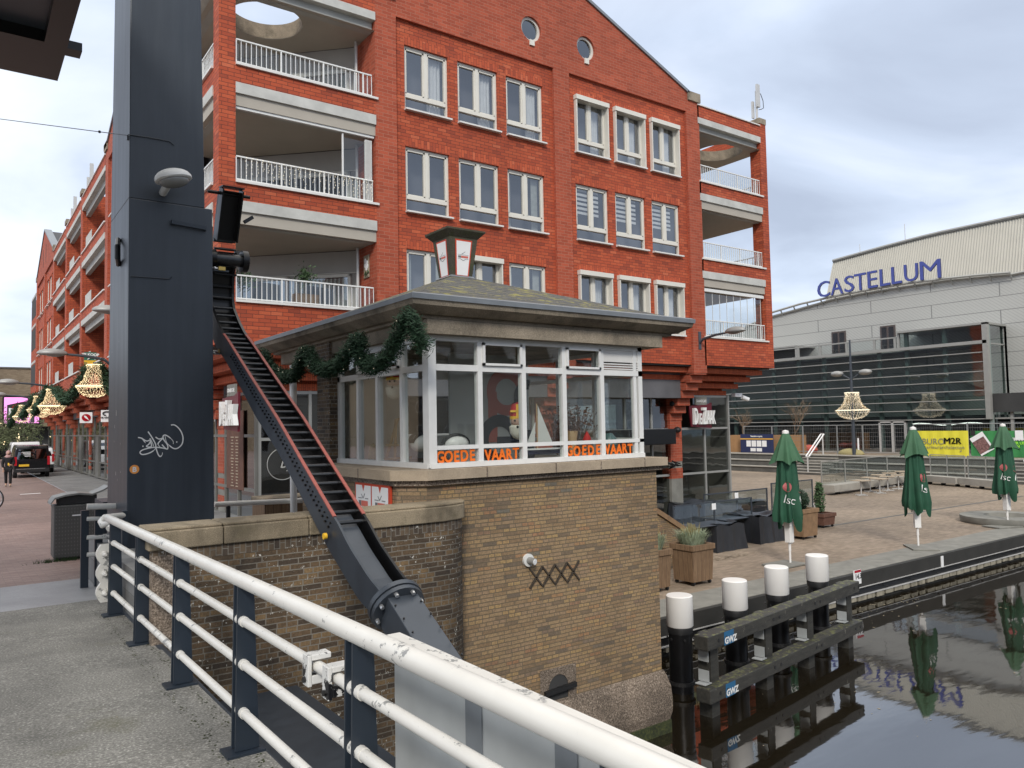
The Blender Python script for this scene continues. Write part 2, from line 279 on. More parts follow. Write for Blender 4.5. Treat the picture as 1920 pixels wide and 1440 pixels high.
# ---------------- mesh builder ----------------
ORG={}
class MB:
    def __init__(s): s.v=[]; s.f=[]; s.k=[]; s.mk=None
    def mark(s): s.mk=(s.mk or [])+[(len(s.v),len(s.f))]; return s
    def each(s,name,mat,parent=None,**k):
        """one object for every marked piece (or for every primitive added)"""
        st=(s.mk or s.k)+[(len(s.v),len(s.f))]; r=[]
        for (v0,f0),(v1,f1) in zip(st,st[1:]):
            if v1>v0:
                m=MB(); m.v=s.v[v0:v1]; m.f=[tuple(i-v0 for i in f) for f in s.f[f0:f1]]; r.append(m.build(name,mat,parent,**k))
        return r
    def add(s,vs,fs):
        n=len(s.v); s.k.append((n,len(s.f))); s.v+= [tuple(p) for p in vs]; s.f+=[tuple(n+i for i in f) for f in fs]; return s
    def box(s,x0,x1,y0,y1,z0,z1):
        if x0>x1:x0,x1=x1,x0
        if y0>y1:y0,y1=y1,y0
        if z0>z1:z0,z1=z1,z0
        return s.add([(x0,y0,z0),(x1,y0,z0),(x1,y1,z0),(x0,y1,z0),(x0,y0,z1),(x1,y0,z1),(x1,y1,z1),(x0,y1,z1)],[(0,3,2,1),(4,5,6,7),(0,1,5,4),(1,2,6,5),(2,3,7,6),(3,0,4,7)])
    def bar(s,p,q,w,h,up=(0,0,1)):
        p=Vector(p);q=Vector(q);d=(q-p).normalized();u=Vector(up)
        sd=d.cross(u)
        if sd.length<1e-4: sd=d.cross(Vector((1,0,0)))
        sd.normalize(); u=sd.cross(d).normalized(); a=sd*w/2; b_=u*h/2
        vs=[p-a-b_,p+a-b_,p+a+b_,p-a+b_,q-a-b_,q+a-b_,q+a+b_,q-a+b_]
        return s.add(vs,[(0,3,2,1),(4,5,6,7),(0,1,5,4),(1,2,6,5),(2,3,7,6),(3,0,4,7)])
    def tube(s,pts,r,n=8,cap=True,radii=None):
        pts=[Vector(p) for p in pts]; rings=[]; prev=None
        for i,p in enumerate(pts):
            t=(pts[min(i+1,len(pts)-1)]-pts[max(i-1,0)]).normalized()
            a=t.cross(prev if prev is not None else (Vector((0,0,1)) if abs(t.z)<.9 else Vector((1,0,0))))
            if prev is not None:
                nrm=(prev-t*prev.dot(t)).normalized()
            else: nrm=a.normalized()
            bi=t.cross(nrm).normalized(); prev=nrm; rr=radii[i] if radii else r
            rings.append([p+nrm*math.cos(2*math.pi*k/n)*rr+bi*math.sin(2*math.pi*k/n)*rr for k in range(n)])
        base=len(s.v); vs=[q for R in rings for q in R]; fs=[]
        for i in range(len(rings)-1):
            for k in range(n):
                fs.append((i*n+k,i*n+(k+1)%n,(i+1)*n+(k+1)%n,(i+1)*n+k))
        if cap: fs.append(tuple(range(n-1,-1,-1))); fs.append(tuple((len(rings)-1)*n+k for k in range(n)))
        return s.add(vs,fs)
    def cyl(s,p,q,r,n=12,r2=None):
        return s.tube([p,q],r,n,True,[r,r if r2 is None else r2])
    def prism(s,poly,f0,f1):
        """poly: 2-D points; f0,f1 map a 2-D point to the two end faces"""
        n=len(poly); vs=[f0(p) for p in poly]+[f1(p) for p in poly]
        fs=[tuple(range(n-1,-1,-1)),tuple(range(n,2*n))]+[(i,(i+1)%n,n+(i+1)%n,n+i) for i in range(n)]
        return s.add(vs,fs)
    def plan(s,poly,z0,z1): return s.prism(poly,lambda p:(p[0],p[1],z0),lambda p:(p[0],p[1],z1))
    def lathe(s,prof,c=(0,0,0),n=24,wave=None):
        vs=[];fs=[]
        for i,(r,z) in enumerate(prof):
            for k in range(n):
                a=2*math.pi*k/n; rr=r*(wave(a,z) if wave else 1)
                vs.append((c[0]+rr*math.cos(a),c[1]+rr*math.sin(a),c[2]+z))
        for i in range(len(prof)-1):
            for k in range(n): fs.append((i*n+k,i*n+(k+1)%n,(i+1)*n+(k+1)%n,(i+1)*n+k))
        if prof[0][0]>1e-4: fs.append(tuple(range(n-1,-1,-1)))
        if prof[-1][0]>1e-4: fs.append(tuple((len(prof)-1)*n+k for k in range(n)))
        return s.add(vs,fs)
    def ball(s,c,r,n=10,sc=(1,1,1)):
        m=n//2+1; prof=[(math.sin(math.pi*i/m),-math.cos(math.pi*i/m)) for i in range(m+1)]
        vs=[];fs=[]
        for (a,z) in prof:
            for k in range(n): t=2*math.pi*k/n; vs.append((c[0]+a*math.cos(t)*r*sc[0],c[1]+a*math.sin(t)*r*sc[1],c[2]+z*r*sc[2]))
        for i in range(m):
            for k in range(n): fs.append((i*n+k,i*n+(k+1)%n,(i+1)*n+(k+1)%n,(i+1)*n+k))
        return s.add(vs,fs)
    def octa(s,c,r):
        x,y,z=c; return s.add([(x+r,y,z),(x-r,y,z),(x,y+r,z),(x,y-r,z),(x,y,z+r),(x,y,z-r)],[(0,2,4),(2,1,4),(1,3,4),(3,0,4),(2,0,5),(1,2,5),(3,1,5),(0,3,5)])
    def text(s,t,size,f,extrude=.01,offset=0,align='CENTER',spacing=1,wx=1):
        cu=bpy.data.curves.new('t','FONT'); cu.body=t; cu.size=size; cu.extrude=extrude; cu.offset=offset; cu.align_x=align; cu.space_character=spacing; cu.resolution_u=3
        ob=bpy.data.objects.new('t',cu); COL.objects.link(ob)
        me=ob.to_mesh(); vs=[f(v.co.x*wx,v.co.y,v.co.z) for v in me.vertices]; fs=[tuple(p.vertices) for p in me.polygons]; ob.to_mesh_clear()
        bpy.data.objects.remove(ob); bpy.data.curves.remove(cu); return s.add(vs,fs)
    def xf(s,M): s.v=[tuple(M@Vector(p)) for p in s.v]; return s
    def build(s,name,mat,parent=None,smooth=False,label=None,bevel=0):
        o_=ORG.get(parent.name,(0,0,0)) if parent else (0,0,0)
        me=bpy.data.meshes.new(name); me.from_pydata([(v[0]-o_[0],v[1]-o_[1],v[2]-o_[2]) for v in s.v],[],s.f); me.validate(); me.update()
        me.materials.append(MATS[mat])
        if smooth:
            me.polygons.foreach_set('use_smooth',[True]*len(me.polygons)); 
        ob=bpy.data.objects.new(name,me); COL.objects.link(ob)
        if parent: ob.parent=parent; ORG[ob.name]=o_
        if label: ob['label']=label
        if smooth:
            md=ob.modifiers.new('ws','EDGE_SPLIT'); md.split_angle=math.radians(38)
        if bevel:
            md=ob.modifiers.new('bv','BEVEL'); md.width=bevel; md.segments=2; md.limit_method='ANGLE'
        return ob
def tag(o,label,cat,group=None,kind=None):
    if label: o['label']=label; o['category']=cat
    if group: o['group']=group
    if kind: o['kind']=kind
    return o
def thing(name,loc,label,cat,group=None):
    o=bpy.data.objects.new(name,None); COL.objects.link(o); o.location=loc; o.empty_display_size=.2; ORG[o.name]=tuple(loc); return tag(o,label,cat,group)
def kids(o): return [c for c in bpy.data.objects if c.parent==o]
def dup(root,loc,rz=0,label=None,group=None,sc=None):
    r=root.copy(); COL.objects.link(r); r.location=loc; r.rotation_euler=(0,0,rz)
    if sc: r.scale=(sc,)*3 if isinstance(sc,(int,float)) else sc
    if label: r['label']=label
    if group: r['group']=group
    for ch in kids(root):
        c=ch.copy(); COL.objects.link(c); c.parent=r
        for g in kids(ch):
            d=g.copy(); COL.objects.link(d); d.parent=c
    return r
def struct(mb,name,mat,**k):
    o=mb.build(name,mat,**k); o['kind']='structure'; return o
def leaves(mb,pts,size,n,spread,flat=.0):
    for _ in range(n):
        p=random.choice(pts) if not callable(pts) else pts()
        c=Vector(p)+Vector((random.gauss(0,1),random.gauss(0,1),random.gauss(0,1)))*spread
        a=Vector((random.uniform(-1,1),random.uniform(-1,1),random.uniform(-1,1))).normalized(); b_=a.orthogonal().normalized()
        s=size*random.uniform(.6,1.3); mb.add([c-a*s,c+b_*s*.35,c+a*s,c-b_*s*.35],[(0,1,2,3)])
# ================= SETTING =================
ZW,ZP=-2.0,-1.29
def deckz(y): return .6+(5-min(y,12))*.012
# canal
w=MB(); w.add([(-60,-90,ZW),(260,-90,ZW),(260,10.9,ZW),(-60,10.9,ZW)],[(0,1,2,3)]); struct(w,'water','water')
w=MB(); w.box(-60,260,-90,10.9,ZW-2.6,ZW-2.2); struct(w,'canal_bed','mud_concrete')
# bridge deck (runs along Y)
w=MB(); w.add([(-9,-16,deckz(-16)),(1.52,-16,deckz(-16)),(1.52,10.4,deckz(10.4)),(-9,10.4,deckz(10.4)),(-9,-16,.2),(1.52,-16,.2),(1.52,10.4,.2),(-9,10.4,.2)],[(0,1,2,3),(7,6,5,4),(0,4,5,1),(1,5,6,2),(2,6,7,3),(3,7,4,0)]); struct(w,'bridge_deck','deck_grit')
w=MB(); 
w.add([(-9,10.4,deckz(10.4)-.004),(1.7,10.4,deckz(10.4)-.004),(1.7,12.35,deckz(12)-.03),(-9,12.35,deckz(12)-.03),(-9,10.4,-2.5),(1.7,10.4,-2.5),(1.7,12.35,-2.5),(-9,12.35,-2.5)],[(0,1,2,3),(0,4,5,1),(1,5,6,2)]); struct(w,'bridge_approach','deck_grey')
# street beyond the bridge
def zs(y): 
    pts=[(12.35,.485),(15,.36),(20,.16),(28,.05),(40,0),(400,0)]
    for (a,za),(b_,zb) in zip(pts,pts[1:]):
        if y<=b_: return za+(zb-za)*(y-a)/(b_-a)
    return 0
w=MB(); ys=[12.35,15,20,28,40,100,300]; xs=[-60,-12,3.9]
for i,y in enumerate(ys):
    for x in xs: w.v.append((x,y,zs(y)))
for i in range(len(ys)-1):
    for j in range(2): w.f.append((i*3+j,i*3+j+1,i*3+j+4,i*3+j+3))
struct(w,'road','paver_red')
w=MB()
for y0,y1 in zip(ys,ys[1:]):
    y0_=max(y0,12.35); xr=8.4 if y1<16 else 12.6; w.add([(3.9,y0_,zs(y0_)+.006),(xr,y0_,zs(y0_)+.006),(xr,y1,zs(y1)+.006),(3.9,y1,zs(y1)+.006)],[(0,1,2,3)])
w.add([(3.4,8.4,.485),(8.4,8.4,.485),(8.4,12.35,.485),(3.4,12.35,.485)],[(0,1,2,3)])
struct(w,'pavement','paver_grey')
w=MB()
for a in ((40,862,78,862),(20,880,45,879)): pass
a_,b_=at(38,926.7,Z=.02),at(77,925,Z=.02); w.box(a_.x,b_.x,a_.y,a_.y+.16,0,zs(a_.y)+.007)
struct(w,'road_marking','panel_white')
# plaza, low quay terrace
w=MB(); w.add([(8.4,10.72,ZP),(300,10.72,ZP),(300,300,ZP),(8.4,300,ZP)],[(0,1,2,3)]); struct(w,'plaza','paver_plaza')
w=MB(); w.box(8.4,200,10.72,11.75,ZP-.3,ZP+.01); struct(w,'quay_kerb','quay_grey')
for nme,x0,x1,y0,y1,mt in (('paving_strip',10,60,15.9,16.25,'paver_grey'),):
    w=MB(); w.box(x0,x1,y0,y1,ZP-.1,ZP+.004); 
# west of the hut: raised block that carries the street
w=MB(); w.box(8.45,12.6,13.6,19,-2.4,.11); struct(w,'street_retaining_block','quay_grey')
# quay wall
q=thing('quay_wall',(8.5,10.7,ZW),'long dark concrete quay wall with steel rails and pale blocks above the water','quay')
w=MB(); w.box(8.5,200,10.6,10.72,-2.6,ZP+.0); w.build('wall','mud_concrete',q)
w=MB(); w.box(8.5,200,10.575,10.60,-1.64,-1.62); w.box(8.5,200,10.50,10.60,-1.80,-1.785); w.each('rail','metal_light',q)
w=MB(); w.box(8.5,200,10.56,10.60,-1.78,-1.66)
w.build('fender_board','steel_black',q)
w=MB(); x=9
while x<75:
    w.box(x,x+.28+random.random()*.1,10.52,10.6,-1.90-random.random()*.03,-1.81); x+=.42
w.each('pale_block','fender_pale',q)
w=MB(); x=10
while x<75: w.cyl((x,10.46,-1.72),(x,10.53,-1.72),.02,6); x+=1.3
w.each('bolt','black_rubber',q)
# distance signs on the quay wall
p=at(1607,1082,Y=10.59); t=thing('distance_sign',p,'small white plate reading 14.3 with red top on the quay wall','sign')
w=MB(); w.box(p.x-.16,p.x+.16,10.575,10.592,p.z-.17,p.z+.17); w.build('plate','panel_white',t)
w=MB(); w.box(p.x-.13,p.x+.15,10.570,10.575,p.z+.11,p.z+.17); w.build('band','tail_red',t)
w=MB(); w.text('14.3',.17,lambda x,y,z:(p.x+.03+x,10.571-z,p.z-.04+y),.002,.004); w.build('digits','ink_black',t)
p=at(1766,1053,Y=10.59); w=MB(); w.box(p.x-.06,p.x+.06,10.57,10.592,p.z-.15,p.z+.15); tag(w.build('wall_plate','panel_white'),'tiny blank white plate on the quay wall right of the 14.3 plate','plate')
# ================= RED APARTMENT BUILDING =================
bld=thing('apartment_building',(5.09,19.05,0),'large red brick corner apartment building with gables, corner balconies and stepped corbels','building')
class Fac:
    def __init__(s,k): s.k=k
    def p(s,u,z,d): return (u,19.05+d,z) if s.k=='w' else (5.09+d,u,z)
    def box(s,mb,u0,u1,z0,z1,d0,d1):
        a=s.p(u0,z0,d0); b_=s.p(u1,z1,d1); return mb.box(a[0],b_[0],a[1],b_[1],a[2],b_[2])
    def quad(s,mb,u0,u1,z0,z1,d): return mb.add([s.p(u0,z0,d),s.p(u1,z0,d),s.p(u1,z1,d),s.p(u0,z1,d)],[(0,1,2,3)])
    def holes(s,mb,u0,u1,z0,z1,d,hs,rev):
        us=sorted({u0,u1,*[h[0] for h in hs],*[h[1] for h in hs]}); zs_=sorted({z0,z1,*[h[2] for h in hs],*[h[3] for h in hs]})
        for a,b_ in zip(us,us[1:]):
            for c,e in zip(zs_,zs_[1:]):
                if not any(h[0]<=a and b_<=h[1] and h[2]<=c and e<=h[3] for h in hs): s.quad(mb,a,b_,c,e,d)
        for h in hs:
            for (ua,za,ub,zb) in ((h[0],h[2],h[0],h[3]),(h[1],h[2],h[1],h[3]),(h[0],h[2],h[1],h[2]),(h[0],h[3],h[1],h[3])):
                mb.add([s.p(ua,za,d),s.p(ub,zb,d),s.p(ub,zb,d+rev),s.p(ua,za,d+rev)],[(0,1,2,3)])
FW,FS=Fac('w'),Fac('s')
def window(F,u0,u1,z0,z1,d,style=0,par=None,lite=False):
    par=par or bld
    w=MB(); fw_=.06; D0,D1=d,d+.09; zt=z0+.43; um=(u0+u1)/2
    F.box(w,u0,u0+fw_,z0,z1,D0,D1); F.box(w,u1-fw_,u1,z0,z1,D0,D1); F.box(w,u0+fw_,u1-fw_,z1-fw_,z1,D0,D1); F.box(w,u0+fw_,u1-fw_,z0,z0+.05,D0,D1)
    F.box(w,u0+fw_,u1-fw_,zt-.06,zt+.05,D0-.012,D1); F.box(w,um-.055,um+.055,zt+.05,z1-fw_,D0-.012,D1)
    for a,b_ in ((u0+fw_,um-.055),(um+.055,u1-fw_)):
        F.box(w,a,a+.045,zt+.05,z1-fw_,D0+.012,D1-.01); F.box(w,b_-.045,b_,zt+.05,z1-fw_,D0+.012,D1-.01)
        F.box(w,a,b_,z1-fw_-.05,z1-fw_,D0+.012,D1-.01); F.box(w,a,b_,zt+.05,zt+.09,D0+.012,D1-.01)
    fr=w.build('window','frame_cream',par)
    w=MB(); F.quad(w,u0+fw_,u1-fw_,z0+.05,z1-fw_,d+.055); w.build('pane','glass_window',fr)
    w=MB(); F.box(w,u0-.02,u1+.06,z0-.05,z0-.003,-.03 if d<.2 else d-.1,d+.03); w.build('sill','sill_white',fr)
    if lite: return
    w=MB()
    if style==1:      # curtain drawn to the right side
        n=14; a=um+.12+random.uniform(0,.1); b_=u1-.1
        pts=[(a+(b_-a)*i/n,d+.2+.03*math.sin(i*1.9)) for i in range(n+1)]
        for (p0,q0),(p1,q1) in zip(pts,pts[1:]): w.add([F.p(p0,z0+.1,q0),F.p(p1,z0+.1,q1),F.p(p1,z1,q1),F.p(p0,z1,q0)],[(0,1,2,3)])
        w.build('curtain','curtain',fr,smooth=True)
    elif style==2:    # striped day-night blind
        zz=z1-.08
        while zz>zt+random.choice((.15,.45)): F.box(w,u0+.08,u1-.28,zz-.085,zz,d+.14,d+.145); zz-=.155
        w.build('blind','curtain',fr)
    elif style==3:
        F.box(w,u0+.1,u0+.28,z0+.06,z1,d+.2,d+.22); F.box(w,u1-.35,u1-.1,z0+.06,z1,d+.2,d+.22); w.build('curtain','curtain_grey',fr)
    elif style==4:    # outside roller screen box under the lintel
        F.box(w,u0-.02,u1+.02,z1-.12,z1+.03,-.06,d-.002); w.build('screen_box','frame_cream',fr)
        w=MB(); F.box(w,u0,u0+.04,z0,z1-.12,-.03,d-.002); F.box(w,u1-.04,u1,z0,z1-.12,-.03,d-.002); w.each('guide_rail','frame_cream',fr)
ROWS=[(5.66,7.53),(8.61,10.48),(11.56,13.43)]
WREL=[.96,2.74,4.52,7.30,9.08,10.86]; WW=1.45; GLEN=13.45
PIL=[(0,.65),(6.37,7.03),(12.73,13.45)]
REC=.10; ZB,ZR=4.6,14.12
def gable(F,u0,styles,rnd,lite=False,cols=range(6)):
    hs=[(u0+WREL[c],u0+WREL[c]+WW,z0,z1) for c in cols for z0,z1 in ROWS]
    w=MB()
    for a,b_,cc in ((PIL[0][1],PIL[1][0],(0,1,2)),(PIL[1][1],PIL[2][0],(3,4,5))):
        hh=[(u0+WREL[c],u0+WREL[c]+WW,z0,z1) for c in cc if c in cols for z0,z1 in ROWS]
        w.mark(); F.holes(w,u0+a,u0+b_,ZB,ZR,REC,hh,.14)
    w.each('wall','brick_red',bld)
    w=MB()
    for a,b_ in PIL: F.box(w,u0+a,u0+b_,ZB-.3,ZR,0,.3)
    w.each('pilaster','brick_red_pale_joint',bld)
    # gable field with round holes
    zc,za=14.60,17.33; um=u0+GLEN/2+.0; w=MB()
    if rnd:
        cen=[at(996,54,Y=19.05),at(1098.5,90,Y=19.05)]; R=.40
        xs_=sorted([u0,u0+GLEN,um]+[c.x-.75 for c in cen]+[c.x+.75 for c in cen])
        def top(u): return zc+(za-zc)*(1-abs(u-um)/(GLEN/2))
        for a,b_ in zip(xs_,xs_[1:]):
            hc=[c for c in cen if a>=c.x-.76 and b_<=c.x+.76]
            if hc:
                c=hc[0]; n=32
                def sq(t):
                    k=.75/max(abs(math.cos(t)),abs(math.sin(t))); x=c.x+k*math.cos(t); z=c.z+k*math.sin(t); return (x,z)
                for i in range(n):
                    t0,t1=2*math.pi*i/n+math.pi/4,2*math.pi*(i+1)/n+math.pi/4; p0,p1=sq(t0),sq(t1)
                    i0=(c.x+R*math.cos(t0),c.z+R*math.sin(t0)); i1=(c.x+R*math.cos(t1),c.z+R*math.sin(t1))
                    w.add([F.p(*p0,0),F.p(*p1,0),F.p(*i1,0),F.p(*i0,0)],[(0,1,2,3)]); w.add([F.p(*i0,0),F.p(*i1,0),F.p(*i1,.16),F.p(*i0,.16)],[(0,1,2,3)])
                w.add([F.p(a,ZR,0),F.p(b_,ZR,0),F.p(b_,c.z-.75,0),F.p(a,c.z-.75,0)],[(0,1,2,3)])
                w.add([F.p(a,c.z+.75,0),F.p(b_,c.z+.75,0),F.p(b_,top(b_),0),F.p(a,top(a),0)],[(0,1,2,3)])
            else: w.add([F.p(a,ZR,0),F.p(b_,ZR,0),F.p(b_,top(b_),0),F.p(a,top(a),0)],[(0,1,2,3)])
        for c in cen:
            v=MB(); n=28
            for i in range(n):
                t0,t1=2*math.pi*i/n,2*math.pi*(i+1)/n
                f=lambda r,t,d:F.p(c.x+r*math.cos(t),c.z+r*math.sin(t),d)
                v.add([f(R,t0,.08),f(R,t1,.08),f(R-.08,t1,.08),f(R-.08,t0,.08)],[(0,1,2,3)]); v.add([f(R-.08,t0,.08),f(R-.08,t1,.08),f(R-.08,t1,.15),f(R-.08,t0,.15)],[(0,1,2,3)])
            F.box(v,c.x-.09,c.x+.09,c.z-R-.16,c.z-R+.02,-.05,.1); fr=v.build('round_window','frame_cream',bld)
            v=MB(); v.add([f(R-.08,2*math.pi*i/n,.13) for i in range(n)],[tuple(range(n))]); v.build('pane','glass_window',fr)
    else:
        w.add([F.p(u0,ZR,0),F.p(u0+GLEN,ZR,0),F.p(u0+GLEN,zc,0),F.p(um,za,0),F.p(u0,zc,0)],[(0,1,2,3,4)])
        v=MB(); F.box(v,um-1.1,um-.9,14.8,16.1,-.01,.02); F.box(v,um+.9,um+1.1,14.8,16.1,-.01,.02); v.each('slit_window','interior_dark',bld)
    # underside where the field oversails the recessed wall
    for a,b_ in ((PIL[0][1],PIL[1][0]),(PIL[1][1],PIL[2][0])): w.add([F.p(u0+a,ZR,0),F.p(u0+b_,ZR,0),F.p(u0+b_,ZR,REC),F.p(u0+a,ZR,REC)],[(0,1,2,3)])
    w.build('gable_wall','brick_red_pale_joint',bld)
    w=MB()
    for sg in (-1,1):
        e=um+sg*(GLEN/2-.55); za_=14.60+(za-14.60)*(.55/(GLEN/2))
        w.add([F.p(e,za_,-.06),F.p(um,za,-.06),F.p(um,za+.11,-.06),F.p(e,za_+.11,-.06),F.p(e,za_,.4),F.p(um,za,.4),F.p(um,za+.11,.4),F.p(e,za_+.11,.4)],[(0,1,2,3),(7,6,5,4),(0,4,5,1),(3,2,6,7),(0,3,7,4)])
    w.each('verge_cap','zinc',bld)
    w=MB(); F.box(w,u0-.06,u0+.62,14.58,14.92,-.06,.5); F.box(w,u0+GLEN-.62,u0+GLEN+.06,14.58,14.92,-.06,.5); w.each('shoulder_stone','cornice_concrete',bld)
    w=MB()
    for c in cols:
        for z0,z1 in ROWS: F.box(w,u0+WREL[c]-.02,u0+WREL[c]+WW+.02,z1+.005,z1+.26,REC-.004,REC+.02)
    w.each('lintel','brick_red_upright',bld)
    for ci,c in enumerate(cols):
        for ri,(z0,z1) in enumerate(ROWS): window(F,u0+WREL[c],u0+WREL[c]+WW,z0,z1,REC+.07,styles[ri][c],lite=lite)
STY=[[3,4,3,4,4,4],[0,0,3,2,2,2],[1,1,1,4,4,4]]
gable(FW,9.28,STY,True)
gable(FS,23.3,STY,False,lite=True,cols=(3,4,5))
gable(FS,58.2,STY,False,lite=True)
# curtains behind the screen-box windows
w=MB()
for c in (3,4,5):
    for z0,z1 in (ROWS[2],ROWS[0]):
        u=9.28+WREL[c]
        for i in range(9): w.add([FW.p(u+.95+.04*i,z0+.1,REC+.3+.02*(i%2)),FW.p(u+.99+.04*i,z0+.1,REC+.3+.02*((i+1)%2)),FW.p(u+.99+.04*i,z1,REC+.3+.02*((i+1)%2)),FW.p(u+.95+.04*i,z1,REC+.3+.02*(i%2))],[(0,1,2,3)])
w.build('curtains','curtain',bld)
# core with rooms behind the windows (dark), roofs
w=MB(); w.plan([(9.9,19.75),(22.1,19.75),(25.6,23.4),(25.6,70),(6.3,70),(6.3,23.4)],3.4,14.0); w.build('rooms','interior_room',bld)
w=MB()
def roof(F,u0,dep):
    um=u0+GLEN/2
    w.add([F.p(u0,14.62,.1),F.p(um,17.3,.1),F.p(u0+GLEN,14.62,.1),F.p(u0,14.62,dep),F.p(um,17.3,dep),F.p(u0+GLEN,14.62,dep)],[(0,3,4,1),(1,4,5,2),(0,2,5,3)])
roof(FW,9.28,17); roof(FS,23.3,12); roof(FS,58.2,12); w.box(6.2,26.0,23.6,76,14.0,14.3); w.build('roof','roof_dark',bld)
# corner balconies
LV=[5.66,8.62,11.58]
def clip_hole(mb,poly,c,r,z0,z1,n=48):
    def ray(t):
        best=None; dx,dy=math.cos(t),math.sin(t)
        for (x1,y1),(x2,y2) in zip(poly,poly[1:]+poly[:1]):
            ex,ey=x2-x1,y2-y1; den=dx*ey-dy*ex
            if abs(den)<1e-9: continue
            k=((x1-c[0])*ey-(y1-c[1])*ex)/den; u=((x1-c[0])*dy-(y1-c[1])*dx)/den
            if k>0 and -1e-6<=u<=1+1e-6 and (best is None or k<best): best=k
        return (c[0]+dx*best,c[1]+dy*best)
    ts=sorted([2*math.pi*i/n for i in range(n)]+[math.atan2(p[1]-c[1],p[0]-c[0])%(2*math.pi) for p in poly])
    for a,b_ in zip(ts,ts[1:]+[ts[0]+2*math.pi]):
        o0,o1=ray(a),ray(b_); i0=(c[0]+r*math.cos(a),c[1]+r*math.sin(a)); i1=(c[0]+r*math.cos(b_),c[1]+r*math.sin(b_))
        for z in (z0,z1): mb.add([(*o0,z),(*o1,z),(*i1,z),(*i0,z)],[(0,1,2,3)])
        mb.add([(*i0,z0),(*i1,z0),(*i1,z1),(*i0,z1)],[(0,1,2,3)])
def bands(F,u0,u1,levels,top=True,bot=True,side=None):
    """brick parapet + two concrete bands for each level"""
    w=MB(); v=MB(); x=MB(); y=MB()
    for z in levels:
        if z>6: 
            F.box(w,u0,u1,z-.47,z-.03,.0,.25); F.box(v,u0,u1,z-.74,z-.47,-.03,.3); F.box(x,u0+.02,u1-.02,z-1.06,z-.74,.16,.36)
        else: F.box(w,u0,u1,ZB,z-.03,0,.3)
        F.box(y,u0-.0,u1+.06,z-.03,z+.03,-.06,.3)
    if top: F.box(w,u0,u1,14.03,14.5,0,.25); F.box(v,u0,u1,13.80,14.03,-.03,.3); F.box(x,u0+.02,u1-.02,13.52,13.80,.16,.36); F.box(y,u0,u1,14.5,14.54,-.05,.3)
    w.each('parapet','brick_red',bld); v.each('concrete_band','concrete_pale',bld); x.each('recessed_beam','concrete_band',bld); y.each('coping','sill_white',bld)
def railing(F,u0,u1,z,d=.04,col='frame_white'):
    w=MB(); h=.64
    a=F.p(u0,z+h,d); b_=F.p(u1,z+h,d); w.bar(a,b_,.045,.035); w.bar(F.p(u0,z+.07,d),F.p(u1,z+.07,d),.03,.03)
    n=max(2,int((u1-u0)/.125))
    for i in range(n+1):
        u=u0+(u1-u0)*i/n; t=.016 if i%max(1,n//3) else .036
        F.box(w,u-t/2,u+t/2,z+.03,z+h,d-t/2,d+t/2)
    g=w.build('balcony_railing',col,bld)
    w=MB(); F.quad(w,u0,u1,z+.08,z+h-.04,d+.07); w.build('glass_screen','glass_clear',g)
def corner(mir):
    fx=(lambda x:x) if not mir else (lambda x:31.93-x)
    poly=[(fx(a),b_) for a,b_ in ((5.12,19.08),(9.28,19.08),(9.28,20.2),(6.19,23.3),(5.12,23.3))]
    u0,u1=sorted((fx(5.49),fx(9.28))); bands(FW,u0,u1,LV)
    c=(fx(6.63),20.26); OR=.965
    w=MB(); clip_hole(w,poly,c,OR,13.53,13.93); w.build('roof_slab','ceiling_plaster',bld,label='concrete roof slab with a round opening to the sky')
    w=MB(); n=40
    for i in range(n):
        a,b_=2*math.pi*i/n,2*math.pi*(i+1)/n; w.add([(c[0]+(OR-.006)*math.cos(t),c[1]+(OR-.006)*math.sin(t),z) for t,z in ((a,13.54),(b_,13.54),(b_,13.94),(a,13.94))],[(0,1,2,3)])
    w.build('oculus_ring','cornice_concrete',bld)
    w=MB()
    for z in LV[1:]: w.plan(poly,z-1.04,z-.25)
    w.plan(poly,4.62,LV[0]-.3); w.each('balcony_slab','ceiling_plaster',bld)
    for z in LV: railing(FW,u0+.02,u1-.1,z)
    # corner column
    x0,x1=sorted((fx(5.09),fx(5.49))); w=MB(); w.box(x0,x1,19.05,19.55,ZB,14.55); 
    if mir: w.box(x1-.36,x1,19.05,19.55,14.55,14.62)
    w.build('corner_column','brick_red',bld)
    w=MB(); w.box(x0-.02,x1+.02,19.03,19.6,14.56 if not mir else 14.62,14.85); w.each('column_cap','cornice_concrete',bld)
    # reveal of the gable pier
    w=MB(); xa,xb=sorted((fx(9.27),fx(9.7))); w.box(xa,xb,19.36,20.4,4.6,14.4); w.build('reveal','brick_red_pale_joint',bld)
corner(False); corner(True)
# street side of the near corner and far (east) side
bands(FS,19.55,23.3,LV); 
for z in LV: railing(FS,19.6,23.2,z)
w=MB(); v=MB()
for z in LV+[14.5]: w.box(26.55,26.84,19.55,23.3,z-.47,z-.03); v.box(26.5,26.87,19.55,23.3,z-.74,z-.47)
w.box(26.5,26.84,23.3,36.7,4.6,14.5); w.each('east_wall','brick_red',bld); v.each('east_band','concrete_pale',bld)
for z in LV:
    w=MB(); w.bar((26.8,19.6,z+.64),(26.8,23.2,z+.64),.04,.04)
    for i in range(28): w.box(26.79,26.81,19.6+.13*i,19.62+.13*i,z+.02,z+.64)
    w.build('balcony_railing','frame_white',bld)
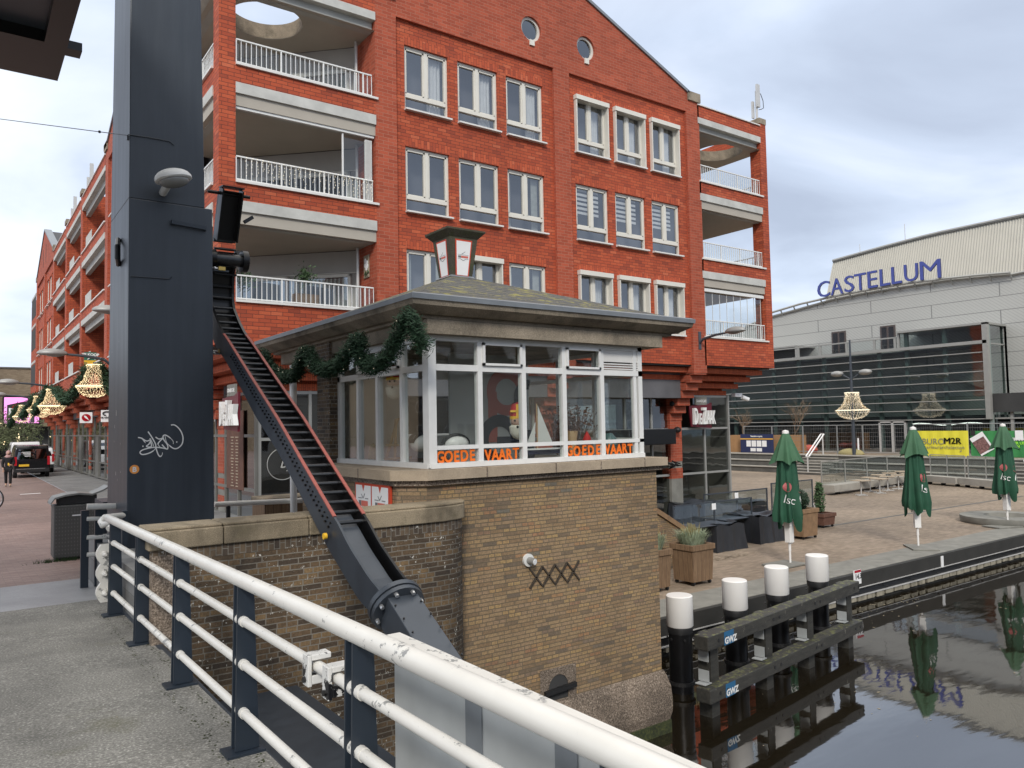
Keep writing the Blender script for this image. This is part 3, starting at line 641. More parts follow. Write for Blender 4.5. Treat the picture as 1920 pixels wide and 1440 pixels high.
# diagonal back walls of the left balconies with doors
dg=Vector((-1,1,0)).normalized(); dn=Vector((-1,-1,0)).normalized(); D0=Vector((9.28,20.2,0))
def dq(mb,s0,s1,z0,z1,o,th=.04):
    a=D0+dg*s0+dn*o; b_=D0+dg*s1+dn*o; mb.bar(a+Vector((0,0,(z0+z1)/2)),b_+Vector((0,0,(z0+z1)/2)),th,z1-z0)
for li,z in enumerate(LV):
    zc=(LV+[14.6])[li+1]-1.05 if li<2 else 13.53
    w=MB(); dq(w,0,4.37,z-.3,zc,-.05); w.build('balcony_back_wall','panel_grey',bld)
    w=MB()
    for s0,s1 in ((.25,1.95),(2.15,3.9)):
        dq(w,s0,s1,zc-.75,zc-.66,.0,.08); dq(w,s0,s0+.09,z-.25,zc-.66,0,.08); dq(w,s1-.09,s1,z-.25,zc-.66,0,.08)
    dq(w,0,4.3,zc-.64,zc-.62,.0,.02)
    fr=w.build('balcony_door','frame_cream',bld)
    w=MB(); dq(w,.3,3.9,z-.25,zc-.75,-.012,.01); w.build('pane','glass_window' if li!=1 else 'interior_dark',fr)
    w=MB(); 
    for i in range(24):
        if li==1: break
        s=.4+i*.06; dq(w,s,s+.05,z-.25,zc-.78,-.02+.012*(i%2),.02)
    if li!=1: w.build('curtain','curtain_grey',fr)
    w=MB(); w.cyl((9.12,19.95,z-.3),(9.12,19.95,zc),.045,8); w.build('rain_pipe','metal_light',bld)
# middle-left glass panel half closed on the second balcony
w=MB(); FW.quad(w,8.35,9.0,8.7,10.35,.12); w.build('folding_screen','glass_clear',bld)
w=MB(); FW.box(w,8.33,8.37,8.65,10.45,.10,.14); 
for i in range(6): FW.box(w,9.0+i*.035,9.015+i*.035,8.65,10.4,.08,.16)
FW.box(w,5.5,9.25,10.47,10.56,.06,.14); w.build('screen_frame','frame_white',bld)
w=MB(); FW.quad(w,22.8,26.4,5.7,7.35,.14); w.build('folding_screen','glass_clear',bld)
w=MB()
for i in range(9): FW.box(w,22.9+i*.42,22.915+i*.42,5.7,7.4,.13,.15)
FW.box(w,22.75,26.4,7.4,7.52,.06,.14); w.build('screen_frame','frame_white',bld)
# loggias along the street
for a,b_ in ((37.4,44.1),(44.8,50.9),(51.6,58.2)):
    bands(FS,a-.7 if a<38 else a,b_,LV[1:] if a!=44.8 else LV[1:]); 
    w=MB(); FS.box(w,a-.7 if a<38 else a,b_,ZB,5.62,0,.3); w.build('parapet','brick_red',bld)
    w=MB(); FS.box(w,a-.7 if a<38 else a,b_+.05,5.63,5.69,-.06,.3); w.build('coping','sill_white',bld)
    w=MB()
    for z in (5.69,8.65,11.6): FS.box(w,b_-2.4,b_-.4,z,z+.75,.1,.12)
    w.each('screen_panel','concrete_pale',bld)
w=MB()
for a in (44.1,50.9): FS.box(w,a,a+.7,ZB-.3,14.7,0,2.1)
FS.box(w,58.05,58.2,ZB-.3,14.6,0,2.1); FS.box(w,36.75,58.2,ZB,14.3,2.1,2.3); w.each('loggia_column','brick_red',bld)
w=MB()
for a in (36.2,44.1,50.9): FS.box(w,a-.05,a+.75,14.7,14.95,-.06,.8)
w.each('column_cap','cornice_concrete',bld)
w=MB(); FS.box(w,71.65,76.3,ZB,13.2,0,2); w.build('end_bay','brick_red',bld)
w=MB()
for z in LV+[14.2]: FS.box(w,71.9,76,z-2.2,z-.5,-.01,.0)
w.each('end_opening','interior_dark',bld)
w=MB()
for z in LV+[14.0]: FS.box(w,71.9,76.1,z-.4,z-.2,-.03,.02)
w.each('end_band','concrete_pale',bld)
# stepped corbels under the first floor
w=MB(); g=MB()
for i in range(4):
    s=.34*(i+1); zt=ZB-.262*i
    for F,a,b_ in ((FW,5.09+s,26.84-s),(FS,19.05+s,76)):
        F.box(w,a,b_,zt-.262,zt-.08,s,s+.5); F.box(g,a+.1,b_-.1,zt-.08,zt+.002,s+.12,s+.5)
w.each('corbel_course','brick_red_small',bld); g.each('corbel_joint','brick_red_small',bld)
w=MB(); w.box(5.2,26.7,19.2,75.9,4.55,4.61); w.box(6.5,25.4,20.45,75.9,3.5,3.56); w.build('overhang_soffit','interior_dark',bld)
w=MB(); z0=3.5
for u in (9.28,15.65,22.01):
    w.mark()
    for i in range(7): FW.box(w,u+.02,u+.70,ZB-.28*i-.36,ZB-.28*i-.05,.02+.21*i,1.75)
    FW.box(w,u+.04,u+.68,1.0,2.9,1.30,1.75); FW.box(w,u+.04,u+.68,.35,.75,1.30,1.75)
for u in (23.3,29.7,36.1,44.1,50.9,58.2,64.6,71):
    w.mark()
    for i in range(7): FS.box(w,u+.02,u+.70,ZB-.28*i-.36,ZB-.28*i-.05,.02+.21*i,1.75)
    FS.box(w,u+.04,u+.68,1.25,2.9,1.30,1.75); FS.box(w,u+.04,u+.68,.78,1.1,1.30,1.75); FS.box(w,u+.04,u+.68,.4,.6,1.30,1.75)
w.each('corbel_pier','brick_red_pale_joint',bld)
w=MB()
for u in (9.28,15.65,22.01): FW.box(w,u+.05,u+.67,ZP,1.0,1.31,1.74)
for u in (23.3,29.7,36.1,44.1,50.9,58.2,64.6,71): FS.box(w,u+.05,u+.67,-.1,1.26,1.31,1.74)
w.each('pier_base','quay_grey',bld)
# ground floor glass fronts
def shop(F,u0,u1,zb,cuts,zl,d=1.42,fr='frame_grey'):
    w=MB()
    for u in cuts: F.box(w,u-.04,u+.04,zb,3.55,d-.04,d+.05)
    for z in zl: F.box(w,u0,u1,z-.04,z+.04,d-.035,d+.045)
    f=w.build('shop_front',fr,bld); w=MB(); F.quad(w,u0,u1,zb,3.55,d+.01); w.build('pane','glass_shop',f)
shop(FW,6.5,12.7,.14,(6.51,7.9,9.25,10.4,11.5,12.6),(.2,2.25,3.5))
shop(FW,12.7,25.6,-1.1,(12.8,14.2,15.6,17,18.4,19.8,21.17,22.12,24.13,25.6),(-1.06,.49,2.23,3.5))
shop(FS,20.4,76,.05,(20.45,21.94,23.2,24.2,25.5,27,28.4,31,32.4,34,35.5,37.5,39,41,43,45.5,47.5,49.5,52.5,54.5,56.5,59.5,61,63,66,68,70,73,75.9),(.1,.9,2.35,3.5),1.33,'shop_grey')
w=MB(); w.box(25.55,25.63,20.4,27,-1.1,3.55); w.build('east_mullion','frame_grey',bld)
w=MB(); w.add([(25.62,20.5,-1.1),(25.62,36,-1.1),(25.62,36,3.5),(25.62,20.5,3.5)],[(0,1,2,3)]); w.build('east_glazing','glass_shop',bld)
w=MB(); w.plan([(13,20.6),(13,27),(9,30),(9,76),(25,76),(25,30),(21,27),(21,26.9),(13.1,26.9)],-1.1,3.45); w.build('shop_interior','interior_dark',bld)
w=MB(); w.box(6.6,9.5,26,26.2,0,3.4); w.box(8.2,12.8,22.6,22.7,.1,1.5); w.build('shop_counter','interior_wood',bld)
w=MB(); w.box(5.25,5.28,19.2,76,-2,-1.9); 
# fascia band of small details on the street side: grey door leaves
w=MB()
for u in (25.6,32.5,41.1,47.6,54.6,61.1,68.1): FS.box(w,u,u+1.1,.05,2.3,1.27,1.3)
w.each('shop_door','shop_grey',bld)
# antennas
def antenna(loc,label,px=None):
    t=thing('mobile_antenna',loc,label,'antenna','antennas on the roof edge'); x,y,z=loc
    w=MB(); w.cyl((x,y,z),(x,y,z+1.25),.05,8); w.build('mast','metal_light',t)
    w=MB(); w.box(x-.09,x+.09,y-.12,y-.04,z+.55,z+1.5); w.box(x-.2,x-.08,y+.05,y+.12,z+.1,z+.8); w.build('panel','metal_light',t)
    return t
a=antenna((26.65,19.3,14.85),'grey panel antenna with a looped cable on the right corner column of the brick building')
w=MB(); pts=[(26.75+.0*i,19.2,15.3+.1*i) for i in range(2)]
w.tube([(26.7,19.3,16.1),(26.95,19.3,16.05),(27.1,19.3,15.8),(27.12,19.3,15.5),(26.95,19.3,15.4),(26.8,19.3,15.35)],.015,5); w.build('cable','black_rubber',a)
antenna((5.5,44.4,14.9),'tall grey antenna panels on the nearer loggia column above the street')
antenna((5.5,51.2,14.9),'shorter grey antenna panels on the farther loggia column above the street')
# ================= BRIDGE HUT =================
hut=thing('bridge_keeper_hut',(6.4,9.6,ZW),'small brick bridge keeper hut with white glazed corner windows, slate hipped roof and lantern','hut')
HX0,HX1,HY=4.30,8.48,8.10; HYB=11.45
w=MB(); c=.26
w.plan([(HX0,HY+c),(HX0+c,HY),(HX1-.03,HY),(HX1,HY+.03),(HX1,HYB),(HX0,HYB)],-1.25,1.80); w.build('brick_base','brick_ochre',hut)
w=MB() # curved stone plinth at the water
prof=[(0,-1.12),(.035,-1.2),(.075,-1.35),(.09,-1.55),(.085,-1.7),(.05,-1.85),(.04,-2.3)]
for (o0,z0),(o1,z1) in zip(prof,prof[1:]):
    r=lambda o,z:[(HX0-o,HYB,z),(HX0-o,HY+c-o*.4,z),(HX0+c-o*.4,HY-o,z),(HX1+o,HY-o,z),(HX1+o,HYB,z)]
    a,b_=r(o0,z0),r(o1,z1); w.add(a+b_,[(i,i+1,i+6,i+5) for i in range(4)])
w.add(r(.0,-1.12),[(0,1,2,3,4)])
w.build('stone_plinth','plinth_stone',hut,smooth=True)
w=MB(); w.box(HX0-.06,HX1+.06,HY-.085,HY-.05,-2.1,-1.83); w.box(HX1+.05,HX1+.08,HY-.05,HYB,-2.1,-1.83); w.each('algae_band','moss',hut)
def ledge(mb,o,z0,z1): mb.plan([(HX0-o,HYB+.05),(HX0-o,HY+c-o*.4),(HX0+c-o*.4,HY-o),(HX1+o,HY-o),(HX1+o,HYB+.05)],z0,z1)
w=MB(); ledge(w,.11,1.865,1.985); w.build('window_ledge','ledge_stone',hut)
w=MB()
for x in (5.35,6.45,7.25,8.1): w.box(x,x+.02,HY-.113,HY,1.86,1.988)
for y in (9.2,10.2): w.box(HX0-.113,HX0,y,y+.02,1.86,1.988)
w.each('ledge_joint','plinth_stone',hut)
w=MB(); ledge(w,.05,1.80,1.862); w.build('lower_ledge','plinth_stone',hut)
# right hand rear brick and back wall
w=MB(); w.box(HX0+.24,HX0+.5,10.97,HYB,1.985,3.9); w.build('rear_wall','brick_dark',hut); w=MB(); w.box(4.85,5.75,HYB-.12,HYB-.05,1.985,3.7); w.box(5.75,8.28,HYB-.12,HYB-.05,1.985,2.35); w.box(5.75,8.28,HYB-.12,HYB-.05,3.3,3.7); w.box(6.95,7.03,HYB-.12,HYB-.05,2.35,3.3); w.each('inner_wall','render_white',hut)
WY=8.235; WX=4.70
zt0,zt1=2.0,3.60
def bars(mb,F,us,z0,z1,zm,lows,t=.05):
    pass
# water side frame
gw=lambda x:at(x,760,Y=WY).x
mull=[gw(808)+.02,gw(898),gw(980),gw(1056),gw(1127),gw(1196)]
w=MB(); y0,y1=WY-.035,WY+.045; x0,x1=mull[0]-.06,mull[-1]+.07
w.box(x0,x1,y0-.02,y1,1.99,2.055); w.box(x0,x1,y0,y1,3.56,3.63); w.box(x0-.02,x0+.09,y0-.015,y1+.05,2.0,3.62); w.box(x1-.08,x1,y0,y1,2.0,3.62)
w.box(x0,x1,y0,y1,3.19,3.27); w.box(x0,x1,y0,y1,2.215,2.265)
for u in mull[1:-1]: w.box(u-.035,u+.035,y0-.004,y1,2.0,3.6)
for i in (1,3):  # top hung vents
    a,b_=mull[i]+.035,mull[i+1]-.035
    for q in ((a,a+.035,3.27,3.56),(b_-.035,b_,3.27,3.56),(a,b_,3.27,3.30),(a,b_,3.53,3.56)): w.box(q[0],q[1],y0-.03,y0-.004,q[2],q[3])
fr=w.build('window_frame','frame_white',hut,label='white frame of the water side windows, five panes wide')
w=MB(); w.box(x0,x1,WY,WY+.008,2.05,3.58); w.build('pane','glass_hut',fr)
w=MB(); a,b_=mull[4]+.035,x1-.08
for i in range(3): w.box(a,b_,WY-.028,WY-.01,3.28+.035*i,3.298+.035*i)
w.box(a,b_,WY-.02,WY-.005,3.39,3.56); w.build('vent_panel','sill_white',fr)
# street side frame
gy=lambda x:at(x,780,X=WX).y
ml=[gy(799),gy(757),gy(711),gy(675),gy(641)]
w=MB(); xa,xb=WX-.035,WX+.045; y0_,y1_=WY-.02,ml[-1]+.07
w.box(xa-.02,xb,y0_,y1_,1.99,2.055); w.box(xa,xb,y0_,y1_,3.56,3.63); w.box(xa,xb,y1_-.08,y1_,2,3.62); w.box(xa-.012,xb,y0_-.01,y0_+.10,2,3.61); w.box(xa,xb,y0_,y1_,3.19,3.27)
for u in ml[1:-1]: w.box(xa-.004,xb,u-.035,u+.035,2,3.6)
for q in ((ml[1]+.03,ml[3]-.03),):
    for r in ((q[0],q[0]+.035,3.27,3.56),(q[1]-.035,q[1],3.27,3.56),(q[0],q[1],3.27,3.3),(q[0],q[1],3.53,3.56)): w.box(xa-.03,xa-.004,r[0],r[1],r[2],r[3])
fr=w.build('window_frame','frame_white',hut,label='white frame of the street side windows, four panes wide')
w=MB(); w.box(WX,WX+.008,y0_,y1_,2.05,3.58); w.build('pane','glass_hut',fr)
# east glazing
w=MB(); 
for y in (WY,9.1,10.0,10.9): w.box(8.14,8.2,y-.03,y+.03,2,3.6)
for z in (2.02,2.25,3.22,3.58): w.box(8.145,8.195,WY,10.95,z-.03,z+.03)
fr=w.build('window_frame','frame_white',hut,label='white frame on the plaza side'); w=MB(); w.box(8.165,8.172,WY,10.95,2.05,3.55); w.build('pane','glass_hut',fr)
# inside: floor shelf, ceiling, white partition
w=MB(); w.box(4.55,8.3,8.2,11.2,1.93,1.99); w.build('display_shelf','ledge_stone',hut)
w=MB(); w.box(4.6,8.3,8.2,11.4,3.63,3.7); w.build('ceiling','panel_white',hut)
w=MB(); w.box(5.6,5.65,10.6,11.2,2,3.6); w.each('partition','render_white',hut)
# cornice: beam, recess, canopy slab, zinc gutter
EX0,EX1,EY0,EY1=4.27,9.10,7.85,13.62
w=MB(); w.box(4.58,8.62,8.06,13.2,3.625,3.80); w.build('ring_beam','cornice_concrete',hut)
w=MB()
def rect(i,z): return [(EX0+i,EY0+i,z),(EX1-i,EY0+i,z),(EX1-i,EY1-i,z),(EX0+i,EY1-i,z)]
L=[rect(.30,3.80),rect(.24,3.81),rect(.24,3.845),rect(.17,3.85),rect(.02,3.935),rect(0,4.0),rect(.3,4.0)]
for a,b_ in zip(L,L[1:]): w.add(a+b_,[(i,(i+1)%4,4+(i+1)%4,4+i) for i in range(4)])
w.add(L[0],[(0,1,2,3)]); w.build('cornice','cornice_concrete',hut)
w=MB()
for a,b_ in zip([rect(-.015,3.995),rect(-.02,4.055),rect(.03,4.075)],[rect(-.02,4.055),rect(.03,4.075),rect(.08,4.03)]): w.add(a+b_,[(i,(i+1)%4,4+(i+1)%4,4+i) for i in range(4)])
w.build('zinc_gutter','zinc',hut)
ap=at(852,522,Y=10.7); AX,AY=6.62,10.7; AZ_=ap.z
w=MB(); R0=rect(.06,4.045); tr=.17
T=[(AX-tr,AY-tr,AZ_),(AX+tr,AY-tr,AZ_),(AX+tr,AY+tr,AZ_),(AX-tr,AY+tr,AZ_)]
w.add(R0+T,[(i,(i+1)%4,4+(i+1)%4,4+i) for i in range(4)]); w.build('hipped_roof','roof_slate',hut)
# lantern on the roof
zt=at(850,452,Y=10.7).z; b0,b1=.19,.265; zb=AZ_-.06
w=MB()
def sq(h,z): return [(AX-h,AY-h,z),(AX+h,AY-h,z),(AX+h,AY+h,z),(AX-h,AY+h,z)]
for a,b_ in zip([sq(b0,zb),sq(b1,zt),sq(.36,zt+.10),sq(.365,zt+.13)],[sq(b1,zt),sq(.36,zt+.10),sq(.365,zt+.13),sq(.30,zt+.15)]): w.add(a+b_,[(i,(i+1)%4,4+(i+1)%4,4+i) for i in range(4)])
w.add(sq(.30,zt+.15),[(0,1,2,3)]); ln=w.build('lantern','lantern_concrete',hut)
def lpanel(face):
    z0,z1=zb+.05,zt-.03; 
    def hw(z): return b0+(b1-b0)*(z-zb)/(zt-zb)
    def Pt(u,z,o=0): 
        h=hw(z)+.006+o; return (AX+u,AY-h,z) if face=='w' else (AX-h,AY-u,z)
    def q(m,a,b_,c,d,o): m.add([Pt(a*hw(c),c,o),Pt(b_*hw(c),c,o),Pt(b_*hw(d),d,o),Pt(a*hw(d),d,o)],[(0,1,2,3)])
    w=MB(); q(w,-.62,.62,z0,z1,0); p=w.build('lantern_panel_frame','sign_red',ln)
    return Pt,hw,z0,z1
for face in 'ws':
    Pt,hw,z0,z1=lpanel(face)
    w=MB(); w.add([Pt(-.52*hw(z0),z0+.03,.003),Pt(.52*hw(z0),z0+.03,.003),Pt(.53*hw(z1),z1-.025,.003),Pt(-.53*hw(z1),z1-.025,.003)],[(0,1,2,3)]); w.build('lantern_panel','panel_white',ln)
    zc=(z0+z1)/2+.02; w=MB(); sg=1 if face=='w' else 1
    for (a,b_,c,d) in ((-.10,.10,.034,.038),(-.10,-.045,-.03,-.026),(.045,.10,-.03,-.026)): w.add([Pt(a,zc+c,.006),Pt(b_,zc+c,.006),Pt(b_,zc+d,.006),Pt(a,zc+d,.006)],[(0,1,2,3)])
    for (a,b_) in (((-.03,.045),(0,.06)),((0,.06),(.035,.085)),((-.05,-.035),(0,-.058)),((0,-.058),(.05,-.035))):
        w.add([Pt(a[0],zc+a[1],.006),Pt(b_[0],zc+b_[1],.006),Pt(b_[0],zc+b_[1]+.008,.006),Pt(a[0],zc+a[1]+.008,.006)],[(0,1,2,3)])
    w.add([Pt(-.095,zc-.012,.006),Pt(-.04,zc-.012,.006),Pt(-.04,zc+.02,.006),Pt(-.095,zc+.02,.006)],[(0,1,2,3)]); w.build('lantern_mark','ink_grey',ln)
    w=MB(); w.add([Pt(-.037,zc-.012,.006),Pt(.095,zc-.012,.006),Pt(.095,zc+.02,.006),Pt(-.037,zc+.02,.006)],[(0,1,2,3)]); w.build('lantern_word','ink_red',ln)
w=MB(); w.add(sq(.20,AZ_+.015)+sq(.245,AZ_-.02),[(i,(i+1)%4,4+(i+1)%4,4+i) for i in range(4)]); w.build('lead_flashing','zinc',ln)
# canopy post
p=at(550,800,Y=13.3); w=MB(); w.cyl((p.x,13.3,.48),(p.x,13.3,3.63),.06,14); w.cyl((p.x,13.3,.48),(p.x,13.3,.52),.11,14); w.build('canopy_post','frame_white',hut,smooth=True)
# relief, wall light, mooring niche on the pier
def anchor():
    t=thing('wall_anchor',at(1040,1072,Y=HY),'lattice of three crossed iron bars forming diamonds on the ochre brick pier','wall anchor')
    xs_=[at(x,1075,Y=HY).x for x in (992,1085)]; z0,z1=at(1040,1095,Y=HY).z,at(1040,1058,Y=HY).z; n=4; st=(xs_[1]-xs_[0])/n
    for i in range(n):
        a=xs_[0]+i*st
        for q in (((a,z0),(a+st,z1)),((a,z1),(a+st,z0))):
            w=MB(); w.bar((q[0][0],HY-.012,q[0][1]),(q[1][0],HY-.012,q[1][1]),.02,.024,up=(0,-1,0)); w.build('iron_bar','iron_brown',t)
anchor()
p=at(989,1050,Y=HY); t=thing('wall_lamp',p,'small round white bulkhead light above the iron lattice on the pier','lamp')
w=MB(); w.cyl((p.x,HY,p.z),(p.x,HY-.035,p.z),.082,20); w.build('base','frame_white',t,smooth=True)
w=MB(); w.cyl((p.x+.0,HY-.03,p.z),(p.x+.02,HY-.13,p.z-.01),.045,14); w.build('shade','lamp_shell_grey',t,smooth=True)
w=MB(); w.cyl((p.x+.02,HY-.13,p.z-.01),(p.x+.022,HY-.138,p.z-.011),.036,14); w.build('lens','panel_white',t)
p0=at(1012,1262,Y=HY); x0,x1=at(1012,1290,Y=HY).x,at(1080,1290,Y=HY).x; z1,z0=at(1045,1250,Y=HY).z,at(1045,1320,Y=HY).z; xm=(x0+x1)/2
t=thing('mooring_niche',(xm,HY,z0),'square stone block with arched recess and iron bar low in the pier','mooring niche')
w=MB(); r=(x1-x0)*.27; zc=z0+(z1-z0)*.45; n=14; arc=[(xm+r*math.cos(math.pi*i/n),zc+r*math.sin(math.pi*i/n)) for i in range(n+1)]
outer=[(x1,z0),(x1,z1),(x0,z1),(x0,z0)]; Y_=HY-.012
poly=[(x1,z0),(x1,z1),(xm,z1)]; 
w.add([(x1,Y_,z0),(x1,Y_,z1),(xm,Y_,z1)]+[(a,Y_,z) for a,z in arc[:n//2+1][::-1]]+[(xm+r,Y_,z0+.06),(xm,Y_,z0+.06),(xm,Y_,z0)],[tuple(range(3+n//2+1+3))])
w.add([(x0,Y_,z0),(x0,Y_,z1),(xm,Y_,z1)]+[(a,Y_,z) for a,z in arc[n//2:]]+[(xm-r,Y_,z0+.06),(xm,Y_,z0+.06),(xm,Y_,z0)],[tuple(range(3+n//2+1+3))])
for (a,b_) in zip(arc,arc[1:]): w.add([(a[0],Y_,a[1]),(b_[0],Y_,b_[1]),(b_[0],HY+.1,b_[1]),(a[0],HY+.1,a[1])],[(0,1,2,3)])
w.build('stone_block','plinth_stone',t)
w=MB(); w.box(xm-r,xm+r,HY-.004,HY-.002,z0+.06,zc+r); w.build('recess','interior_dark',t)
w=MB(); w.bar((xm-r-.09,HY-.05,zc-.03),(xm+r+.1,HY-.05,zc+.0),.05,.06); w.build('iron_bar','black_rubber',t)
# display board sign on the hut's street face
y0,y1=9.46,8.46; zt=at(670,897,X=4.28).z; t=thing('logo_board',(4.28,8.95,1.2),'orange and white double poster board with grey emblems on the hut wall behind the coping','sign')
w=MB(); w.box(4.262,4.29,y1,y0,1.1,zt); w.build('board','sign_red',t)
for k,(a,b_) in enumerate(((y0-.03,8.985),(8.955,y1+.045))):
    w=MB(); m=(a+b_)/2; h=zt-.075; w.add([(4.258,a,1.12),(4.258,a,h),(4.258,m+.04,h),(4.258,m,h-.08),(4.258,m-.04,h),(4.258,b_,h),(4.258,b_,1.12)],[tuple(range(7))]); pg=w.build('poster','panel_white',t)
    zc=zt-.31; w=MB(); f=lambda u,z:(4.255,m-u,zc+z)
    for (a_,b__) in (((-.14,.07),(-.03,.07)),((.06,.07),(.15,.07)),((-.14,-.07),(-.06,-.07)),((.06,-.07),(.15,-.07)),((-.06,-.08),(0,-.125)),((0,-.125),(.06,-.08)),((-.05,.12),(0,.07)),((0,.07),(.05,.13))):
        w.bar(f(*a_),f(*b__),.004,.009,up=(0,0,1))
    w.add([f(-.13,-.03),f(-.06,-.03),f(-.06,.04),f(-.13,.04)],[(0,1,2,3)]); w.build('emblem','ink_grey',pg)
    w=MB(); w.add([f(-.055,-.03),f(.14,-.03),f(.14,.04),f(-.055,.04)],[(0,1,2,3)]); w.bar(f(-.1,-.23),f(.1,-.23),.004,.014); w.build('word','ink_red',pg)
# ---- things shown in the hut windows ----
def letters(word,px0,px1,pyb,lab):
    a=at(px0,pyb,Y=WY-.012); b_=at(px1,pyb,Y=WY-.012); t=thing('cutout_letters',a,lab,'letters')
    n=len(word); st=(b_.x-a.x)/n
    for i,ch in enumerate(word):
        w=MB(); dz=random.uniform(-.008,.008); rr=random.uniform(-.05,.05); cx_=a.x+st*(i+.5)
        w.text(ch,.20,lambda x,y,z:(cx_+x*.80+y*rr,WY-.012-z,2.06+dz+y),.005,.006); w.build('letter','orange_paint',t)
letters('GOEDE',818,893,868,'orange cut-out letters GOEDE in the left pane of the hut window')
letters('VAART',909,974,866,'orange cut-out letters VAART in the second pane of the hut window')
letters('GOEDE',1061,1128,859,'orange cut-out letters GOEDE in the fourth pane of the hut window')
letters('VAART',1134,1187,856,'orange cut-out letters VAART in the rightmost pane of the hut window')
def poster():
    t=thing('display_panel',(6.4,9.5,2),'tall pale grey panel with large coral and navy rounded letter shapes behind the hut glass','panel')
    w=MB(); w.box(5.75,6.95,9.5,9.54,1.99,3.55); w.build('board','poster_grey',t)
    def ringf(mb,cx_,cz,R,r,a0,a1,y,n=28,sx=1):
        for i in range(n):
            t0,t1=a0+(a1-a0)*i/n,a0+(a1-a0)*(i+1)/n; f=lambda rr,t:(cx_+rr*sx*math.cos(t),y,cz+rr*math.sin(t))
            mb.add([f(R,t0),f(R,t1),f(r,t1),f(r,t0)],[(0,1,2,3)])
    pc=at(952,735,Y=9.49); w=MB(); ringf(w,pc.x-.02,pc.z,.36,.20,0,2*math.pi,9.493); w.box(pc.x-.36,pc.x-.2,9.49,9.494,pc.z-.75,pc.z); w.build('ring','poster_coral',t)
    pc=at(937,825,Y=9.49); w=MB(); ringf(w,pc.x,pc.z,.38,.2,-.1,1.62*math.pi,9.488); w.box(pc.x-.05,pc.x+.38,9.486,9.489,pc.z-.1,pc.z+.05); w.build('hook','poster_navy',t)
    pc=at(985,745,Y=9.49); w=MB(); ringf(w,pc.x+.05,pc.z,.27,.12,.45*math.pi,math.pi,9.484); w.box(pc.x-.22,pc.x-.07,9.482,9.486,pc.z-.42,pc.z); w.box(pc.x,pc.x+.15,9.482,9.486,pc.z-1.0,pc.z-.5); w.each('stroke','poster_navy',t)
poster()
def mask(px,py,plane,lab,s=1.0):
    c=at(px,py,**plane); t=thing('bearded_paper_mask',(0,0,0),lab,'mask')
    w=MB(); w.lathe([(0,-.16),(.05,-.14),(.085,-.09),(.09,-.03),(.06,.0),(0,.01)],n=18); w.ball((0,.03,.04),.085,12); w.build('beard','beard_white',t,smooth=True)
    w=MB(); w.ball((0,-.02,.03),.078,14,(.95,.9,.75)); w.build('face','skin',t,smooth=True)
    w=MB(); w.lathe([(.078,.055),(.088,.12),(.06,.20),(0,.225)],n=18); w.build('hat','mitre_red',t,smooth=True)
    w=MB(); w.box(-.012,.012,-.094,-.05,.06,.2); w.lathe([(.083,.05),(.085,.08)],n=18); w.box(-.07,.07,-.094,-.06,.12,.14); w.build('hat_trim','mitre_gold',t)
    w=MB()
    for x in (-.027,.027): w.ball((x,-.088,.035),.011,8)
    w.ball((0,-.092,-.03),.013,8); w.build('eyes_and_mouth','ink_black',t)
    t.location=c; t.rotation_euler=(0,0,math.radians(-38)); t.scale=(s,)*3; return t
mask(738,722,dict(X=4.86),'bearded paper mask in red and gold hat hanging high in the street side window',1.25)
mask(971,795,dict(Y=8.6),'bearded paper mask in red and gold hat low beside the model sailboat',1.35)
def boat():
    c=at(1020,858,Y=8.55); c.z=2.09; t=thing('model_sailboat',c,'model sailing boat with two white sails and dark blue hull in the middle hut window','model boat')
    w=MB(); L=.42; n=12; pts=[]; 
    for i in range(n+1):
        u=-1+2*i/n; ww=.05*(1-abs(u)**2.2); pts.append((u*L,ww))
    for k,(zz_,sc) in enumerate(((0,.0),(.05,.75))): pass
    vs=[(c.x+x,c.y-y,c.z+.07) for x,y in pts]+[(c.x+x,c.y+y,c.z+.07) for x,y in pts]+[(c.x+x*.7,c.y,c.z) for x,y in pts]
    m_=n+1; fs=[(i,i+1,2*m_+i+1,2*m_+i) for i in range(n)]+[(m_+i,2*m_+i,2*m_+i+1,m_+i+1) for i in range(n)]
    w.add(vs,fs); w.build('hull','navy_board',t)
    w=MB(); w.add([(c.x+x,c.y-y*1.1,c.z+.075) for x,y in pts]+[(c.x+x,c.y+y*1.1,c.z+.075) for x,y in pts[::-1]],[tuple(range(2*m_))]); w.add([(c.x+x,c.y-y*1.15,c.z+.062+k) for k in (0,.022) for x,y in pts],[(i,i+1,m_+i+1,m_+i) for i in range(n)]); w.build('deck','panel_white',t)
    mz=at(1006,757,Y=8.55).z; mx_=at(1006,757,Y=8.55).x
    w=MB(); w.cyl((mx_,c.y,c.z+.07),(mx_,c.y,mz),.008,6); w.build('mast','timber_light',t)
    w=MB(); f=lambda px,py:tuple(at(px,py,Y=8.548)); w.add([f(1008,760),f(1037,832),f(1009,833)],[(0,1,2)]); w.add([f(1004,790),f(1003,833),f(986,836)],[(0,1,2)]); w.each('sail','sill_white',t)
boat()
def helmet(px,py,plane,lab,rz=0):
    c=at(px,py,**plane); t=thing('bicycle_helmet',(0,0,0),lab,'helmet','white helmets on the hut shelf')
    w=MB(); 
    for k in range(5):
        a=-.8+.4*k; pts=[(.15*math.cos(u),.085*math.sin(a)*(.4+.6*math.sin(max(u,.1))),.11*math.sin(u)*math.cos(a*.6)) for u in [math.pi*i/10 for i in range(11)]]
        w.mark(); w.tube([(a_*1.0,b__*1.05,c__*1.02) for a_,b__,c__ in pts],.009,6)
    w.each('slot','ink_black',t,smooth=True)
    w=MB(); w.ball((0,0,.0),.115,16,(1.3,.82,.92)); w.build('shell','plastic_white',t,smooth=True)
    t.location=c; t.rotation_euler=(0,0,rz); t.scale=(1.15,)*3
